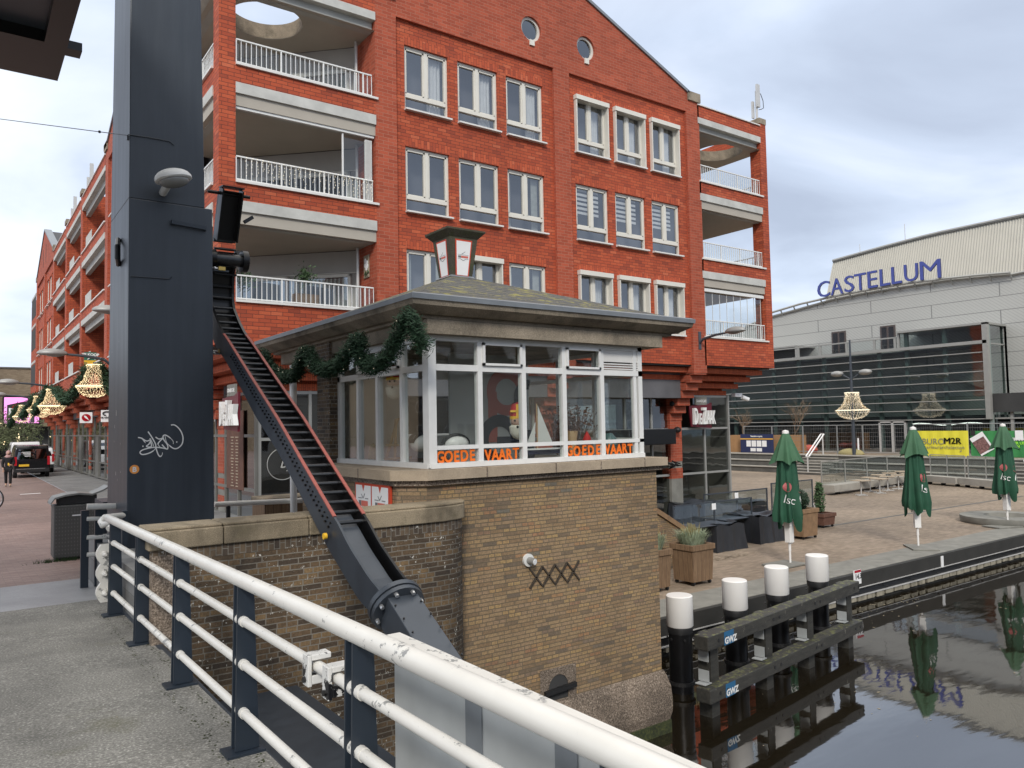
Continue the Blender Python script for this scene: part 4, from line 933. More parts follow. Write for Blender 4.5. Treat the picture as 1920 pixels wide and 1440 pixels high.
helmet(787,830,dict(X=5.0),'white ribbed bicycle helmet in the corner of the hut left of the corner post',.4)
helmet(855,832,dict(Y=8.55),'white ribbed bicycle helmet in the leftmost water side pane of the hut',-.2)
c=at(660,830,X=4.95); t=thing('grey_padded_sleeve',c,'grey quilted arched cushion standing at the left end of the hut window','cushion'); w=MB()
pts=[(c.x,c.y+.12*math.cos(a)-.1,2.0+.62*math.sin(a)) for a in [math.pi*.5*i/12 for i in range(13)]]; w.tube([(c.x,c.y-.1-.13*math.sin(i/12*1.5),2.0+.4*i/12) for i in range(13)],.09,12,True,[.10+.012*(i%2) for i in range(12)]+[.04]); w.build('cushion','panel_grey',t,smooth=True)
w=MB(); c=at(740,850,X=5.05); c.z=2.0
for q in (((0,.0,0),(0,-.05,.62)),((0,.3,0),(0,-.1,.62)),((0,.25,.25),(0,-.1,.25)),((0,-.14,.62),(0,-.26,.62)),((-.12,.2,.05),(.1,-.3,.08))): w.bar(Vector(c)+Vector(q[0]),Vector(c)+Vector(q[1]),.03,.03)
tag(w.build('wooden_easel','timber_light'),'small bare wooden easel behind the third street side pane of the hut','easel')
w=MB(); c=at(760,855,X=4.95); c.z=2.0; w.lathe([(.05,0),(.055,.12),(.02,.2),(.02,.27)],c,14); tag(w.build('bottle','vase_teal',smooth=True),'dark bottle standing beside the wooden easel in the hut','bottle')
w=MB(); c=at(700,850,X=4.95); c.z=2.0; w.lathe([(.07,0),(.08,.1),(.05,.24),(0,.28)],c,12); tag(w.build('straw_figure','grass_tan',smooth=True),'small straw coloured figure left in the street side hut window','ornament')
t=thing('dried_flowers',at(1075,835,Y=8.7),'large bunch of dark dried flowers and grasses in the fourth hut pane','flowers'); w=MB()
for px,n_ in ((1045,60),(1085,80),(1066,40)):
    b0=at(px,838,Y=8.75); b0.z=2.05
    for _ in range(n_):
        e=b0+Vector((random.gauss(0,.16),random.gauss(0,.1),random.uniform(.35,.72))); w.tube([b0,(b0+e)/2+Vector((0,0,.05)),e],.003,3,False)
        leaves(w,[tuple(e)],.035,3,.02)
w.build('stems','timber_red',t)
w=MB(); b0=at(1073,838,Y=8.6); b0.z=2.05; w.lathe([(.04,0),(.09,.35)],b0,14); w.build('paper_wrap','timber_light',t,smooth=True)
w=MB(); c=at(1142,830,Y=8.7); c.z=2.05; w.lathe([(.05,0),(.13,.12),(.12,.22),(.05,.3)],c,18); tag(w.build('vase','vase_teal',smooth=True),'round grey green vase near the right end of the hut window','vase')
w=MB(); c=at(1101,833,Y=8.45); c.z=2.2; w.lathe([(.06,0),(.07,.06),(.04,.13),(.0,.2)],c,12); tag(w.build('red_ornament','mitre_red',smooth=True),'little red and white ornament in front of the dried flowers in the hut','ornament')
# ================= ABUTMENT WALL =================
aw=thing('abutment_wall',(3.2,7.9,ZW),'dark stained brick wall with pale stone coping curving into the ochre pier','wall')
YW=7.7; XL=at(285,1100,Y=YW).x; xr=at(866,1000,Y=8.0).x; rr=.42
arc=[(xr-rr+rr*math.sin(math.pi/2*i/10),YW+rr-rr*math.cos(math.pi/2*i/10)) for i in range(11)]
zc1=at(283,992,Y=YW).z; zc0=zc1-.20; 
w=MB(); base=[(XL,YW)]+arc+[(xr,8.2),(XL,8.2)]
w.plan(base,-2.4,zc0-.11); w.build('brick_wall','brick_dark',aw)
w=MB(); w.plan([(XL-.001,YW-.003)]+[(a+.002,b_-.003) for a,b_ in arc]+[(xr+.003,8.2),(XL,8.2)],zc0-.11,zc0); w.build('upright_course','brick_dark_upright',aw)
cp=[at(p,990,Y=YW).x for p in (285,418,578,866)]; o=.035
def cop(x0,x1,end):
    m=MB(); pl=[(x0+.004,YW-o)]+([(a+o,b_-o*.3) if i else (a,YW-o) for i,(a,b_) in enumerate(arc)]+[(xr+o,8.14)] if end else [(x1-.004,YW-o)])+[(x1-.004 if not end else xr-.4,8.14),(x0+.004,8.14)]
    m.plan(pl,zc0,zc1-.03)
    pl2=[(x+ (.0 if abs(x-x0)<.1 else 0),y+(.03 if y<YW+.1 else 0)) for x,y in pl]; m.plan(pl2,zc1-.03,zc1)
    m.build('coping_stone','coping_stone',aw,bevel=.012)
cop(cp[0]-.04,cp[1],False); cop(cp[1],cp[2],False); cop(cp[2],xr-.4,True)
w=MB(); w.box(XL-.005,XL+.26,YW-.012,YW+.1,-1.5,.55+zc0-.6); w.build('corner_stone','plinth_stone',aw)
# ground behind the wall
w=MB(); w.box(XL+.05,HX0,8.2,12.4,-2,zc1-.55); struct(w,'raised_terrace','paver_grey')
# ================= BRIDGE RAILING =================
RX=1.40
rz=lambda y:1.605+(5-y)*.012
rail=thing('bridge_railing',(RX,5,deckz(5)),'long white tubular bridge railing with worn paint on dark navy twin plate posts','railing')
w=MB(); w.tube([(RX,y,rz(y)) for y in (9.78,9.72,8,6,4,2,0,-4,-9)],.043,16,True,[.03]+[.043]*8); w.build('handrail','rail_white',rail,smooth=True)
for dz in (.235,.485,.765):
    w=MB(); w.tube([(RX-.0,y,rz(y)-dz) for y in (9.5,8,6,4,2,0,-4,-9)],.0265,12); w.build('rail','rail_white',rail,smooth=True)
for y in (9.34,7.86,6.33,4.75,3.12,1.5,-.1,-1.7,-3.3,-5):
    for oy in (-.036,.036):
        w=MB(); w.add([(RX-.045,y+oy-.007,deckz(y)+.02),(RX+.095,y+oy-.007,deckz(y)+.02),(RX+.065,y+oy-.007,rz(y)-.03),(RX-.03,y+oy-.007,rz(y)-.03),(RX-.045,y+oy+.007,deckz(y)+.02),(RX+.095,y+oy+.007,deckz(y)+.02),(RX+.065,y+oy+.007,rz(y)-.03),(RX-.03,y+oy+.007,rz(y)-.03)],[(0,1,2,3),(7,6,5,4),(0,4,5,1),(1,5,6,2),(2,6,7,3),(3,7,4,0)])
        p=w.build('post','steel_navy_post',rail)
    w=MB(); w.box(RX-.10,RX+.12,y-.085,y+.085,deckz(y)-.002,deckz(y)+.016); w.build('foot_plate','steel_navy_post',p)
    w=MB()
    for dz in (.235,.485,.765): w.tube([(RX,y-.08,rz(y)-dz),(RX,y+.08,rz(y)-dz)],.0305,12)
    w.each('rail_sleeve','rail_white',rail,smooth=True)
# expansion clamps
for y,rl in ((3.32,.235),(3.56,.235)):
    t=thing('rail_clamp',(RX,y,rz(y)-rl),'chipped black and white clamp on the second rail, '+('right one' if y<3.4 else 'left one')+' of two','clamp')
    z=rz(y)-rl
    w=MB(); w.box(RX-.055,RX-.035,y-.035,y+.035,z-.085,z+.06); w.build('plate','clamp_paint',t,bevel=.004)
    w=MB(); w.box(RX-.035,RX+.06,y-.035,y+.035,z+.033,z+.06); w.box(RX-.035,RX+.06,y-.035,y+.035,z-.075,z-.035); w.each('bracket','clamp_paint',t,bevel=.004)
    w=MB(); w.cyl((RX-.055,y,z-.055),(RX-.068,y,z-.055),.014,6); w.build('bolt','steel_black',t)
# wavy end plate and kerb
t=thing('railing_end_plate',(RX-.05,9.55,.6),'white wavy cast end plate closing the far end of the bridge railing','end plate')
w=MB(); zz=deckz(9.5)
pts=[]; n=30
for i in range(n+1):
    z=zz+.12+.62*i/n; pts.append((.035+.045*abs(math.sin(i/n*3*math.pi)),z))
w.add([(RX-.06-a,9.5,z) for a,z in pts]+[(RX+.0,9.5,z) for a,z in pts]+[(RX-.06-a,9.56,z) for a,z in pts]+[(RX,9.56,z) for a,z in pts],[f for i in range(n) for f in ((i,i+1,n+2+i,n+1+i),(2*(n+1)+i,3*(n+1)+i,3*(n+1)+i+1,2*(n+1)+i+1),(i,2*(n+1)+i,2*(n+1)+i+1,i+1))]); w.build('plate','rail_white',t)
w=MB()
for k in range(3): w.cyl((RX-.06,9.5,zz+.22+.21*k),(RX-.06,9.40,zz+.22+.21*k),.035,10,.015)
w.each('boss','rail_white',t)
# fixed railing beyond the joint, passing the column
fr=thing('approach_railing',(1.4,11.2,.55),'short white four bar railing ending beside the rubbish bin left of the steel column','railing')
for k,z in enumerate((1.50,1.28,1.05,.83)):
    w=MB(); a=at(163,(950,973,1008,1040)[k],Y=11.4); w.tube([(a.x,11.4,a.z),(1.75,11.4,a.z-.02)],.04 if k==0 else .028,10); w.build('rail','rail_white',fr,smooth=True)
for x in (1.34,1.50):
    w=MB(); w.box(x,x+.09,11.44,11.50,.5,1.50); w.build('post','steel_navy_post',fr)
t=thing('hooked_guard_rail',(1.62,9.9,1.5),'white hooked end of handrail looping beside the steel column','railing')
w=MB(); f=lambda px,py,Y:tuple(at(px,py,Y=Y)); w.tube([f(232,966,10.45),f(196,970,10.2),f(189,978,10.1),f(192,985,10.0),f(210,978,9.9),f(214,984,9.85),f(203,992,9.8)],.035,10); w.build('hook','rail_white',t,smooth=True)
w=MB(); w.box(1.66,1.72,10.42,10.52,.4,1.55); w.build('post','steel_navy_post',t)
# aluminium screen outside the railing
al=thing('aluminium_screen',(1.62,2,0),'grey aluminium sheet panels fixed outside the railing with thin white top edge','screen')
YA=at(742,1200,X=1.62).y
j=[YA,at(905,1300,X=1.62).y,at(1084,1400,X=1.62).y,.6,-.6,-3,-6]
for a,b_ in zip(j,j[1:]):
    w=MB(); w.box(1.61,1.622,b_+.005,a-.005,-.1,1.555); w.build('panel','aluminium_sheet',al)
w=MB()
for y in j[1:4]: w.box(1.622,1.66,y-.055,y+.055,-.1,1.55); 
for y in j[1:3]: w.box(1.604,1.609,y-.012,y+.10,-.1,1.54)
w.each('strut','zinc',al)
w=MB(); w.box(1.585,1.65,-6,YA+.02,1.556,1.572); w.build('top_edge','rail_white',al)
# steelwork of the lifting leaf beyond the railing
g=thing('bridge_girder',(2.2,4,-.5),'dark navy steel side girder and hatch plates of the lifting bridge','girder')
w=MB(); w.box(1.53,2.75,-4,at(600,1275,Z=.0).y,-1.1,.0); w.build('girder_box','steel_navy',g)
w=MB(); w.box(2.8,3.4,4.0,5.2,-.6,.35); w.box(1.56,2.6,1.0,3.4,.0,.32); w.each('hatch','steel_grey_blue',g)
w=MB(); w.box(1.50,1.56,-6,10.3,.15,.57); w.build('edge_beam','steel_navy',g)
# ================= STEEL COLUMN =================
YC=10.6
colm=thing('bridge_column',(2.2,11.3,-.5),'tall dark navy steel bridge column with white graffiti, wide front face','column')
w=MB(); X0=1.736; zl=at(395,392,Y=YC).z
xr0=at(406,1000,Y=YC).x; xr1=at(398,400,Y=YC).x; xu1=at(384,388,Y=YC).x; xu2=at(375,0,Y=YC).x
def seg(z0,z1,a,b_,ya,yb):
    w.add([(X0,YC,z0),(a,YC,z0),(a,ya,z0),(X0,ya,z0),(X0,YC,z1),(b_,YC,z1),(b_,yb,z1),(X0,yb,z1)],[(0,1,5,4),(1,2,6,5),(2,3,7,6),(3,0,4,7),(4,5,6,7),(0,3,2,1)])
seg(-2.0,zl,xr0,xr1,12.2,12.0); seg(zl,12,xu1,xu2-.06,12.0,11.65); w.build('shaft','steel_navy',colm,bevel=.01)
w=MB(); w.box(1.1,2.9,10.1,10.6,-.6,.28); w.box(1.95,2.7,10.45,10.6,.28,.32); w.each('base_block','steel_navy',colm)
w=MB(); p,q=at(322,416,Y=YC-.05),at(387,428,Y=YC-.05); w.bar(p,q,.03,.05); w.box(p.x,p.x+.03,YC-.05,YC,p.z-.03,p.z+.03); w.box(q.x-.03,q.x,YC-.05,YC,q.z-.03,q.z+.03); w.build('grab_bar','steel_navy_post',colm)
w=MB(); f=lambda px,py:tuple(at(px,py,Y=YC-.012)); w.tube([f(245,518),f(318,523),f(322,519)],.006,5); w.tube([f(240,252),f(280,258),f(318,265),f(326,272)],.006,5); w.each('conduit','steel_navy_post',colm)
w=MB(); ys=[at(x,480,X=X0).y for x in (224,232)]
w.tube([(X0-.03,at(226,450,X=X0).y,at(226,450,X=X0).z),(X0-.06,at(230,458,X=X0).y,at(230,462,X=X0).z),(X0-.06,at(230,475,X=X0).y,at(230,485,X=X0).z),(X0-.02,at(225,495,X=X0).y,at(225,496,X=X0).z)],.035,8); w.build('lug','steel_black',colm)
G=[[(200,430),(280,450),(350,540)],[(400,310),(480,430),(550,560),(560,640),(600,760),(640,810),(680,780),(690,730)],[(780,660),(690,640),(560,625),(430,640),(290,680),(240,730),(290,770),(400,750),(500,700),(550,640),(560,560)],[(270,440),(370,500),(450,480),(420,560),(370,600),(400,620),(470,600),(440,450),(500,560),(510,610)],[(550,420),(620,460),(700,440),(640,500),(600,560),(640,620)],[(680,570),(740,640),(790,660),(790,580),(720,480),(700,410),(740,380),(820,420),(900,500),(905,560)],[(860,180),(930,180),(1010,240),(1070,330),(1100,440),(1080,560),(1000,640),(920,650),(840,600),(770,520),(740,400)]]
w=MB()
def ribbon(mb,pts,wd,off):
    P=[at(240+a/10.667,780+b_/10.667,Y=YC-off) for a,b_ in pts]
    Q=[]
    for i in range(len(P)-1):
        p0=P[max(i-1,0)];p1=P[i];p2=P[i+1];p3=P[min(i+2,len(P)-1)]
        for k in range(5):
            t=k/5; Q.append(.5*((2*p1)+(p2-p0)*t+(2*p0-5*p1+4*p2-p3)*t*t+(3*p1-p0-3*p2+p3)*t**3))
    Q.append(P[-1]); n=len(Q); vs=[]
    for i,q in enumerate(Q):
        d=(Q[min(i+1,n-1)]-Q[max(i-1,0)]).normalized(); s=Vector((-d.z,0,d.x))*wd/2*(1 if i<n*.8 else .5); vs+=[q+s,q-s]
    mb.add(vs,[(2*i,2*i+1,2*i+3,2*i+2) for i in range(n-1)])
for i,s in enumerate(G): ribbon(w,s,.0145,.003+.0006*i)
for a,b_ in ((300,605),(975,520)): ribbon(w,[(a-12,b_),(a+12,b_)],.017,.009)
w.build('graffiti_tag','letter_white',colm)
p=at(252,880,Y=YC); w=MB(); w.cyl((p.x,YC,p.z),(p.x,YC-.003,p.z),.055,28); st=w.build('round_sticker',M_('sticker_orange',(.85,.33,.07),.5,0,0).name,colm,label='round orange sticker with white B coin emblem')
w=MB(); w.text('B',.085,lambda x,y,z:(p.x+x,YC-.005-z,p.z-.03+y),.001,.003); w.build('sticker_letter','letter_white',st)
w=MB()
for px,py,r in ((218,775,.03),(215,800,.02),(223,640,.008),(210,660,.008),(217,888,.022),(226,885,.012),(220,900,.012),(214,828,.01),(226,832,.01)):
    a=at(px,py,X=X0-.002); w.add([(X0-.002,a.y-r*.5,a.z-r),(X0-.002,a.y+r*.5,a.z-r),(X0-.002,a.y+r*.3,a.z+r*1.6),(X0-.002,a.y-r*.3,a.z+r)],[(0,1,2,3)])
w.each('paint_chip','rail_white',colm)
# lamp on the column
p=at(325,335,Y=10.25); t=thing('column_lamp',p,'white egg shaped lamp head mounted on the steel column','lamp')
w=MB(); w.ball((0,0,0),.2,20,(1.15,.8,.62)); w.v=[(x,y,max(z,-.03+.0*x)) for x,y,z in w.v]; w.xf(Matrix.Rotation(math.radians(-12),4,'X')@Matrix.Rotation(math.radians(-14),4,'Y')); w.xf(Matrix.Translation(p)); w.build('shell','lamp_shell',t,smooth=True)
w=MB(); w.ball((0,0,-.035),.17,18,(1.1,.75,.45)); w.xf(Matrix.Rotation(math.radians(-12),4,'X')@Matrix.Rotation(math.radians(-14),4,'Y')); w.xf(Matrix.Translation(p)); w.build('glass_bowl','lamp_glass',t,smooth=True)
w=MB(); w.cyl(p+Vector((-.05,.05,-.06)),(p.x-.05,YC,p.z-.10),.05,10); w.build('bracket','lamp_shell',t,smooth=True)
# overhead counterweight
def cr_(px,py): return at(px,py,Z=7.0)
c0=cr_(108,152); i0=cr_(83.3,78.5)
t=thing('counterweight_box',(-3,8,7),'black steel counterweight box of the bridge hanging overhead at the top left','counterweight')
w=MB(); XO,YO,XI,YI=c0.x,c0.y,i0.x,i0.y
for q in ((XI,XO,3.5,YO),(-7,XI,YI,YO),(-7,XI,3.5,4.3),(-7,-6.2,4.3,YI)): w.box(*q,7.0,8.6)
w.each('rim','steel_black',t)
w=MB(); w.box(-6.2,XI,4.3,YI,7.14,7.2); w.build('recessed_plate','steel_grey_blue',t)
w=MB(); p=cr_(120,100); w.box(XO,XO+.16,p.y-.12,p.y+.1,7.02,7.12); w.build('lug','steel_black',t)
# span wire
a=at(240,254,Y=10.55); t=thing('span_wire',a,'thin steel wire running from the column up across the sky to the left','wire'); w=MB(); b_=at(0,223,Y=14.0); d=(b_-a)
w.tube([a,a+d,a+d*3],.006,5); w.build('wire','steel_grey_blue',t)
w=MB(); q=a+d*.19; w.ball(q,.02,6); w.bar(a+Vector((-.0,0,-.06)),a,.03,.03); w.each('clamp','steel_black',t)
# ================= TOOTHED LIFTING RACK =================
rk=thing('lifting_rack',(3.1,7.6,.8),'black steel ladder-like lifting rack with red edges sloping down from the column','lifting rack')
XA,XB=2.93,3.23
TE=[(401,470),(397,520),(396,559),(398.7,577),(407,600),(417.5,623),(429.6,640),(474,711),(521.6,786),(569,869),(602,925.6),(637.5,986),(656,1024),(694,1084),(722,1117)]
BE=[(397,470),(393,530),(392,575),(393,600),(397,625),(406,650),(422.5,673),(450,722),(481.5,781.6),(521.6,845),(559,916),(615,1024),(675,1125),(703,1153)]
TP=[at(*p,X=XA) for p in TE]; BP=[at(*p,X=XA) for p in BE]
def resample(P,n):
    L=[0]
    for a,b_ in zip(P,P[1:]): L.append(L[-1]+(b_-a).length)
    out=[]
    for i in range(n):
        s=L[-1]*i/(n-1); k=0
        while k<len(L)-2 and L[k+1]<s: k+=1
        out.append(P[k].lerp(P[k+1],(s-L[k])/(L[k+1]-L[k])))
    return out
NR=60; TP=resample(TP,NR); BP=resample(BP,NR)
for X in (XA,XB):
    w=MB(); vs=[]
    for a,b_ in zip(TP,BP): vs+=[(X-.012,a.y,a.z),(X-.012,b_.y,b_.z),(X+.012,a.y,a.z),(X+.012,b_.y,b_.z)]
    fs=[]
    for i in range(NR-1):
        k=4*i; fs+=[(k,k+1,k+5,k+4),(k+2,k+6,k+7,k+3),(k,k+4,k+6,k+2),(k+1,k+3,k+7,k+5)]
    w.add(vs,fs); w.build('side_plate','steel_navy' if X==XA else 'steel_black',rk)
    w=MB(); ed=[(X,p.y-.004,p.z+.006) for p in TP[13:50]]
    vs=[];
    for i,(x,y,z) in enumerate(ed): vs+=[(x-.017,y,z),(x+.017,y,z),(x+.017,y,z-.014),(x-.017,y,z-.014)]
    w.add(vs,[f for i in range(len(ed)-1) for f in ((4*i,4*i+1,4*i+5,4*i+4),(4*i+1,4*i+2,4*i+6,4*i+5),(4*i+3,4*i,4*i+4,4*i+7))]); w.build('red_flange','red_primer',rk)
    w=MB(); ed=[(X,p.y-.004,p.z+.006) for p in TP[:14]]
    vs=[]
    for i,(x,y,z) in enumerate(ed): vs+=[(x-.017,y,z),(x+.017,y,z),(x+.017,y,z-.014),(x-.017,y,z-.014)]
    w.add(vs,[f for i in range(len(ed)-1) for f in ((4*i,4*i+1,4*i+5,4*i+4),(4*i+1,4*i+2,4*i+6,4*i+5),(4*i+3,4*i,4*i+4,4*i+7))]); w.build('black_flange','steel_black',rk)
inner=[a.lerp(b_,.16) for a,b_ in zip(TP,BP)]
RG=resample(inner,44)[3:37]
w=MB()
for p in RG: w.cyl((XA,p.y,p.z),(XB,p.y,p.z),.020,8)
w.each('rung','rung_steel',rk,smooth=True)
w=MB()
mid=[a.lerp(b_,.62) for a,b_ in zip(TP,BP)]; vs=[]
for p in mid: vs+=[(XA,p.y,p.z),(XB,p.y,p.z)]
w.add(vs,[(2*i,2*i+1,2*i+3,2*i+2) for i in range(NR-1)]); w.build('web_plate','steel_black',rk)
w=MB(); m2=[a.lerp(b_,.3) for a,b_ in zip(TP[48:],BP[48:])]; vs=[]
for p in m2: vs+=[(XA+.06,p.y,p.z),(XB-.06,p.y,p.z)]
w.add(vs,[(2*i,2*i+1,2*i+3,2*i+2) for i in range(len(m2)-1)]); w.build('lower_trough','steel_grey_blue',rk)
w=MB(); bl=resample([a.lerp(b_,.42) for a,b_ in zip(TP,BP)][18:50],44)
for i,p in enumerate(bl):
    w.cyl((XA-.012,p.y,p.z),(XA-.03,p.y,p.z),.013,6)
b2=resample([a.lerp(b_,.25) for a,b_ in zip(TP,BP)][18:50],44)
for p in b2: w.cyl((XA-.012,p.y,p.z),(XA-.026,p.y,p.z),.011,6)
w.each('bolt','steel_black',rk)
# flange ring and box end
dr=(at(769,1204,X=2.95)-at(727,1132,X=2.95)).normalized(); cen=at(744,1136,X=(XA+XB)/2)
w=MB(); w.cyl(cen-dr*.05,cen-dr*.005,.245,28); w.cyl(cen+dr*.005,cen+dr*.045,.235,28); w.build('flange_ring','steel_grey_blue',rk,smooth=True)
w=MB(); e=cen+dr*1.3; up=Vector((1,0,0)).cross(dr).normalized(); 
def fr4(c,a,b_): return [c+Vector((s*a,0,0))+up*t*b_ for s,t in ((-1,-1),(1,-1),(1,1),(-1,1))]
w.add(fr4(cen+dr*.04,.14,.15)+fr4(e,.15,.19),[(0,1,5,4),(1,2,6,5),(2,3,7,6),(3,0,4,7),(4,5,6,7),(0,3,2,1)]); w.build('end_box','steel_grey_blue',rk,bevel=.008)
w=MB()
sx=Vector((1,0,0))
for k in range(8):
    a=2*math.pi*(k+.5)/8; p=cen+sx*.2*math.cos(a)+up*.2*math.sin(a); w.cyl(p+dr*.04,p+dr*.08,.018,6)
w.each('flange_bolt','steel_bright',rk)
w=MB(); 
for k in range(6):
    for s in (-1,1):
        for u_ in (-1,1):
            p=cen+dr*(.15+.17*k)+sx*s*(.12+.004*k)+up*u_*(.155+.013*k); w.cyl(p,p+up*u_*.012,.009,6)
w.each('box_bolt','steel_black',rk)
w=MB(); p=cen+dr*.42-sx*.145-up*.03; w.bar(p-dr*.04,p+dr*.04,.004,.07,up=up); w.build('type_plate','panel_white',rk)
w=MB(); p=cen+dr*.47-sx*.149-up*.03; w.bar(p-dr*.01,p+dr*.01,.004,.07,up=up); w.build('type_plate_red','tail_red',rk)
# guide housing, pinion, brackets
X3=3.10; a=at(431,358,X=X3); b_=at(421,452,X=X3)
w=MB(); dn_=(b_-a).normalized(); w.bar(a,b_,.25,.02,up=(0,1,0)); 
for X in (2.965,3.235): w.bar((X,a.y-.10,a.z),(X,b_.y-.06,b_.z),.02,.20,up=(0,1,0))
w.bar((X3,a.y,a.z+.03),(X3,a.y-.2,a.z),.30,.02); w.build('guide_housing','steel_black',rk)
w=MB(); w.bar((X3,a.y+.1,a.z-.02),(X3,b_.y+.1,b_.z),.27,.04,up=(0,1,0)); w.build('housing_back','steel_grey_blue',rk)
w=MB()
for k in range(5): p=b_.lerp(at(424,530,X=X3),k/5); w.cyl((2.95,p.y,p.z),(3.25,p.y,p.z),.018,8)
w.each('rung','rung_steel',rk,smooth=True)
pc=at(424,490,X=X3)
w=MB(); w.cyl((2.92,pc.y-.1,pc.z),(3.28,pc.y-.1,pc.z),.085,18); w.build('pinion','rung_steel',rk,smooth=True)
w=MB(); w.cyl((2.84,pc.y-.1,pc.z),(2.92,pc.y-.1,pc.z),.13,20); w.cyl((3.28,pc.y-.1,pc.z),(3.36,pc.y-.1,pc.z),.155,20); w.each('end_disc','steel_black',rk,smooth=True)
w=MB(); p=at(446,472,X=3.36); w.bar(p,p+Vector((0,-.05,-.16)),.10,.05); w.bar((3.3,a.y,at(440,430,X=3.3).z),(3.42,a.y,at(440,430,X=3.4).z),.05,.05); w.cyl((2.8,a.y,a.z-.05),(3.38,a.y,a.z-.05),.025,8); w.build('housing_bracket','steel_black',rk)
for py in (509,663):
    p=at(413,py,X=2.95); w=MB(); w.bar((2.75,p.y,p.z),(3.05,p.y,p.z),.12,.02); w.build('mount_plate','steel_navy',rk)
    w=MB(); w.bar((p.x-.04,p.y-.05,p.z+.03),(p.x+.05,p.y-.05,p.z+.03),.05,.05); w.build('limit_switch','brass',rk)
    w=MB(); q=at(385,py+5,X=2.85); w.tube([(p.x-.05,p.y-.05,p.z+.03),(p.x-.14,p.y-.05,p.z+.03),(q.x,p.y-.1,q.z)],.010,6); w.ball((q.x,p.y-.1,q.z),.022,8); w.build('lever','steel_bright',rk)
p=at(612,1005,X=XA-.04); w=MB(); w.cyl(p,p-Vector((.03,0,0)),.03,14); w.build('yellow_cap','mitre_gold',rk)
# ================= RUBBISH BIN =================
B=NB('bin_dotted'); g=B.pos(); sp=B.n.new('ShaderNodeSeparateXYZ'); B.l.new(g.outputs['Position'],sp.inputs[0])
d1=B.math('SUBTRACT',B.math('FRACT',B.math('MULTIPLY',B.math('ADD',sp.outputs[0],sp.outputs[1]),22)),.5); d2=B.math('SUBTRACT',B.math('FRACT',B.math('MULTIPLY',sp.outputs[2],16)),.5)
dd=B.math('LESS_THAN',B.math('ADD',B.math('MULTIPLY',d1,d1),B.math('MULTIPLY',d2,d2)),.05); B.col(B.mix(B.math('MULTIPLY',dd,.6),(.085,.085,.08),(.16,.16,.15))); B.rough(.5); B.bump(dd,.6,.01)
bp=at(147,1043,Z=.40); bz=zs(bp.y)
t=thing('litter_bin',(bp.x,bp.y,bz),'grey dimpled metal litter bin with arched open lid left of the column','litter bin')
x,y=bp.x,bp.y+.25; w=MB()
w.plan([(x-.37,y-.25),(x+.27,y-.25),(x+.34,y-.18),(x+.34,y+.25),(x-.37,y+.25)],bz+.04,bz+.93); w.build('body','bin_dotted',t,bevel=.02)
w=MB(); w.plan([(x-.33,y-.2),(x+.3,y-.2),(x+.3,y+.2),(x-.33,y+.2)],bz,bz+.05); w.build('base','black_rubber',t)
w=MB(); 
prof=[(-.42,.98),(-.36,1.07),(-.2,1.11),(0,1.13),(.2,1.10),(.36,1.16),(.46,1.22)]
n=len(prof); vs=[(x+a,y-.27,bz+z) for a,z in prof]+[(x+a,y+.28,bz+z) for a,z in prof]+[(x+a,y-.27,bz+z-.03) for a,z in prof]+[(x+a,y+.28,bz+z-.03) for a,z in prof]
w.add(vs,[f for i in range(n-1) for f in ((i,i+1,n+i+1,n+i),(2*n+i,3*n+i,3*n+i+1,2*n+i+1),(i,2*n+i,2*n+i+1,i+1),(n+i,n+i+1,3*n+i+1,3*n+i))]); w.build('lid','bin_lid',t)
w=MB(); w.box(x-.30,x+.28,y-.2,y+.2,bz+.94,bz+1.08); w.build('opening','interior_dark',t)
w=MB(); w.box(x-.1,x+.04,y-.256,y-.249,bz+.74,bz+.76); w.build('lock_slot','panel_white',t)
p=at(187,950,Y=13.2); w=MB(); w.box(1.75,2.5,12.6,13.4,.4,1.5); tag(w.build('control_cabinet','steel_navy'),'low navy metal cabinet between the bin and the steel column','cabinet')
# grass at the foot of the bin
w=MB()
for _ in range(160):
    a=(x-.3+random.gauss(0,.18),y-.33+random.gauss(0,.05),bz); w.add([a,(a[0]+.012,a[1],a[2]),(a[0]+random.gauss(0,.03),a[1]-.02,a[2]+random.uniform(.03,.09))],[(0,1,2)])
o=w.build('grass','leaf_green'); tag(o,'small tuft of green grass growing at the foot of the litter bin','grass',kind='stuff')
# short white rail and planter bench by the shop
t=thing('shop_front_rail',(4.5,13.0,.48),'low white handrail with black post in front of the corner cafe door','railing')
p,q=at(402,946,Y=13.4),at(572,938,Y=13.4); w=MB(); w.tube([p,q],.045,12); w.build('rail','rail_white',t,smooth=True)
p=at(428,960,Y=13.4); w=MB(); w.cyl((p.x,13.4,.3),(p.x,13.4,at(428,944,Y=13.4).z),.035,10); w.build('post','black_rubber',t)
a,b_=at(494,935,Y=13.9),at(604,935,Y=13.9); t=thing('timber_planter_box',((a.x+b_.x)/2,14.1,.4),'low vertical board timber box with pale stone top beside the canopy post','planter')
w=MB(); w.box(a.x+.02,b_.x+.8,13.9,14.6,.2,a.z-.1); w.build('box','timber_planter',t)
w=MB(); w.box(a.x,b_.x+.8,13.86,14.64,a.z-.1,a.z); w.build('top','coping_stone',t,bevel=.02)
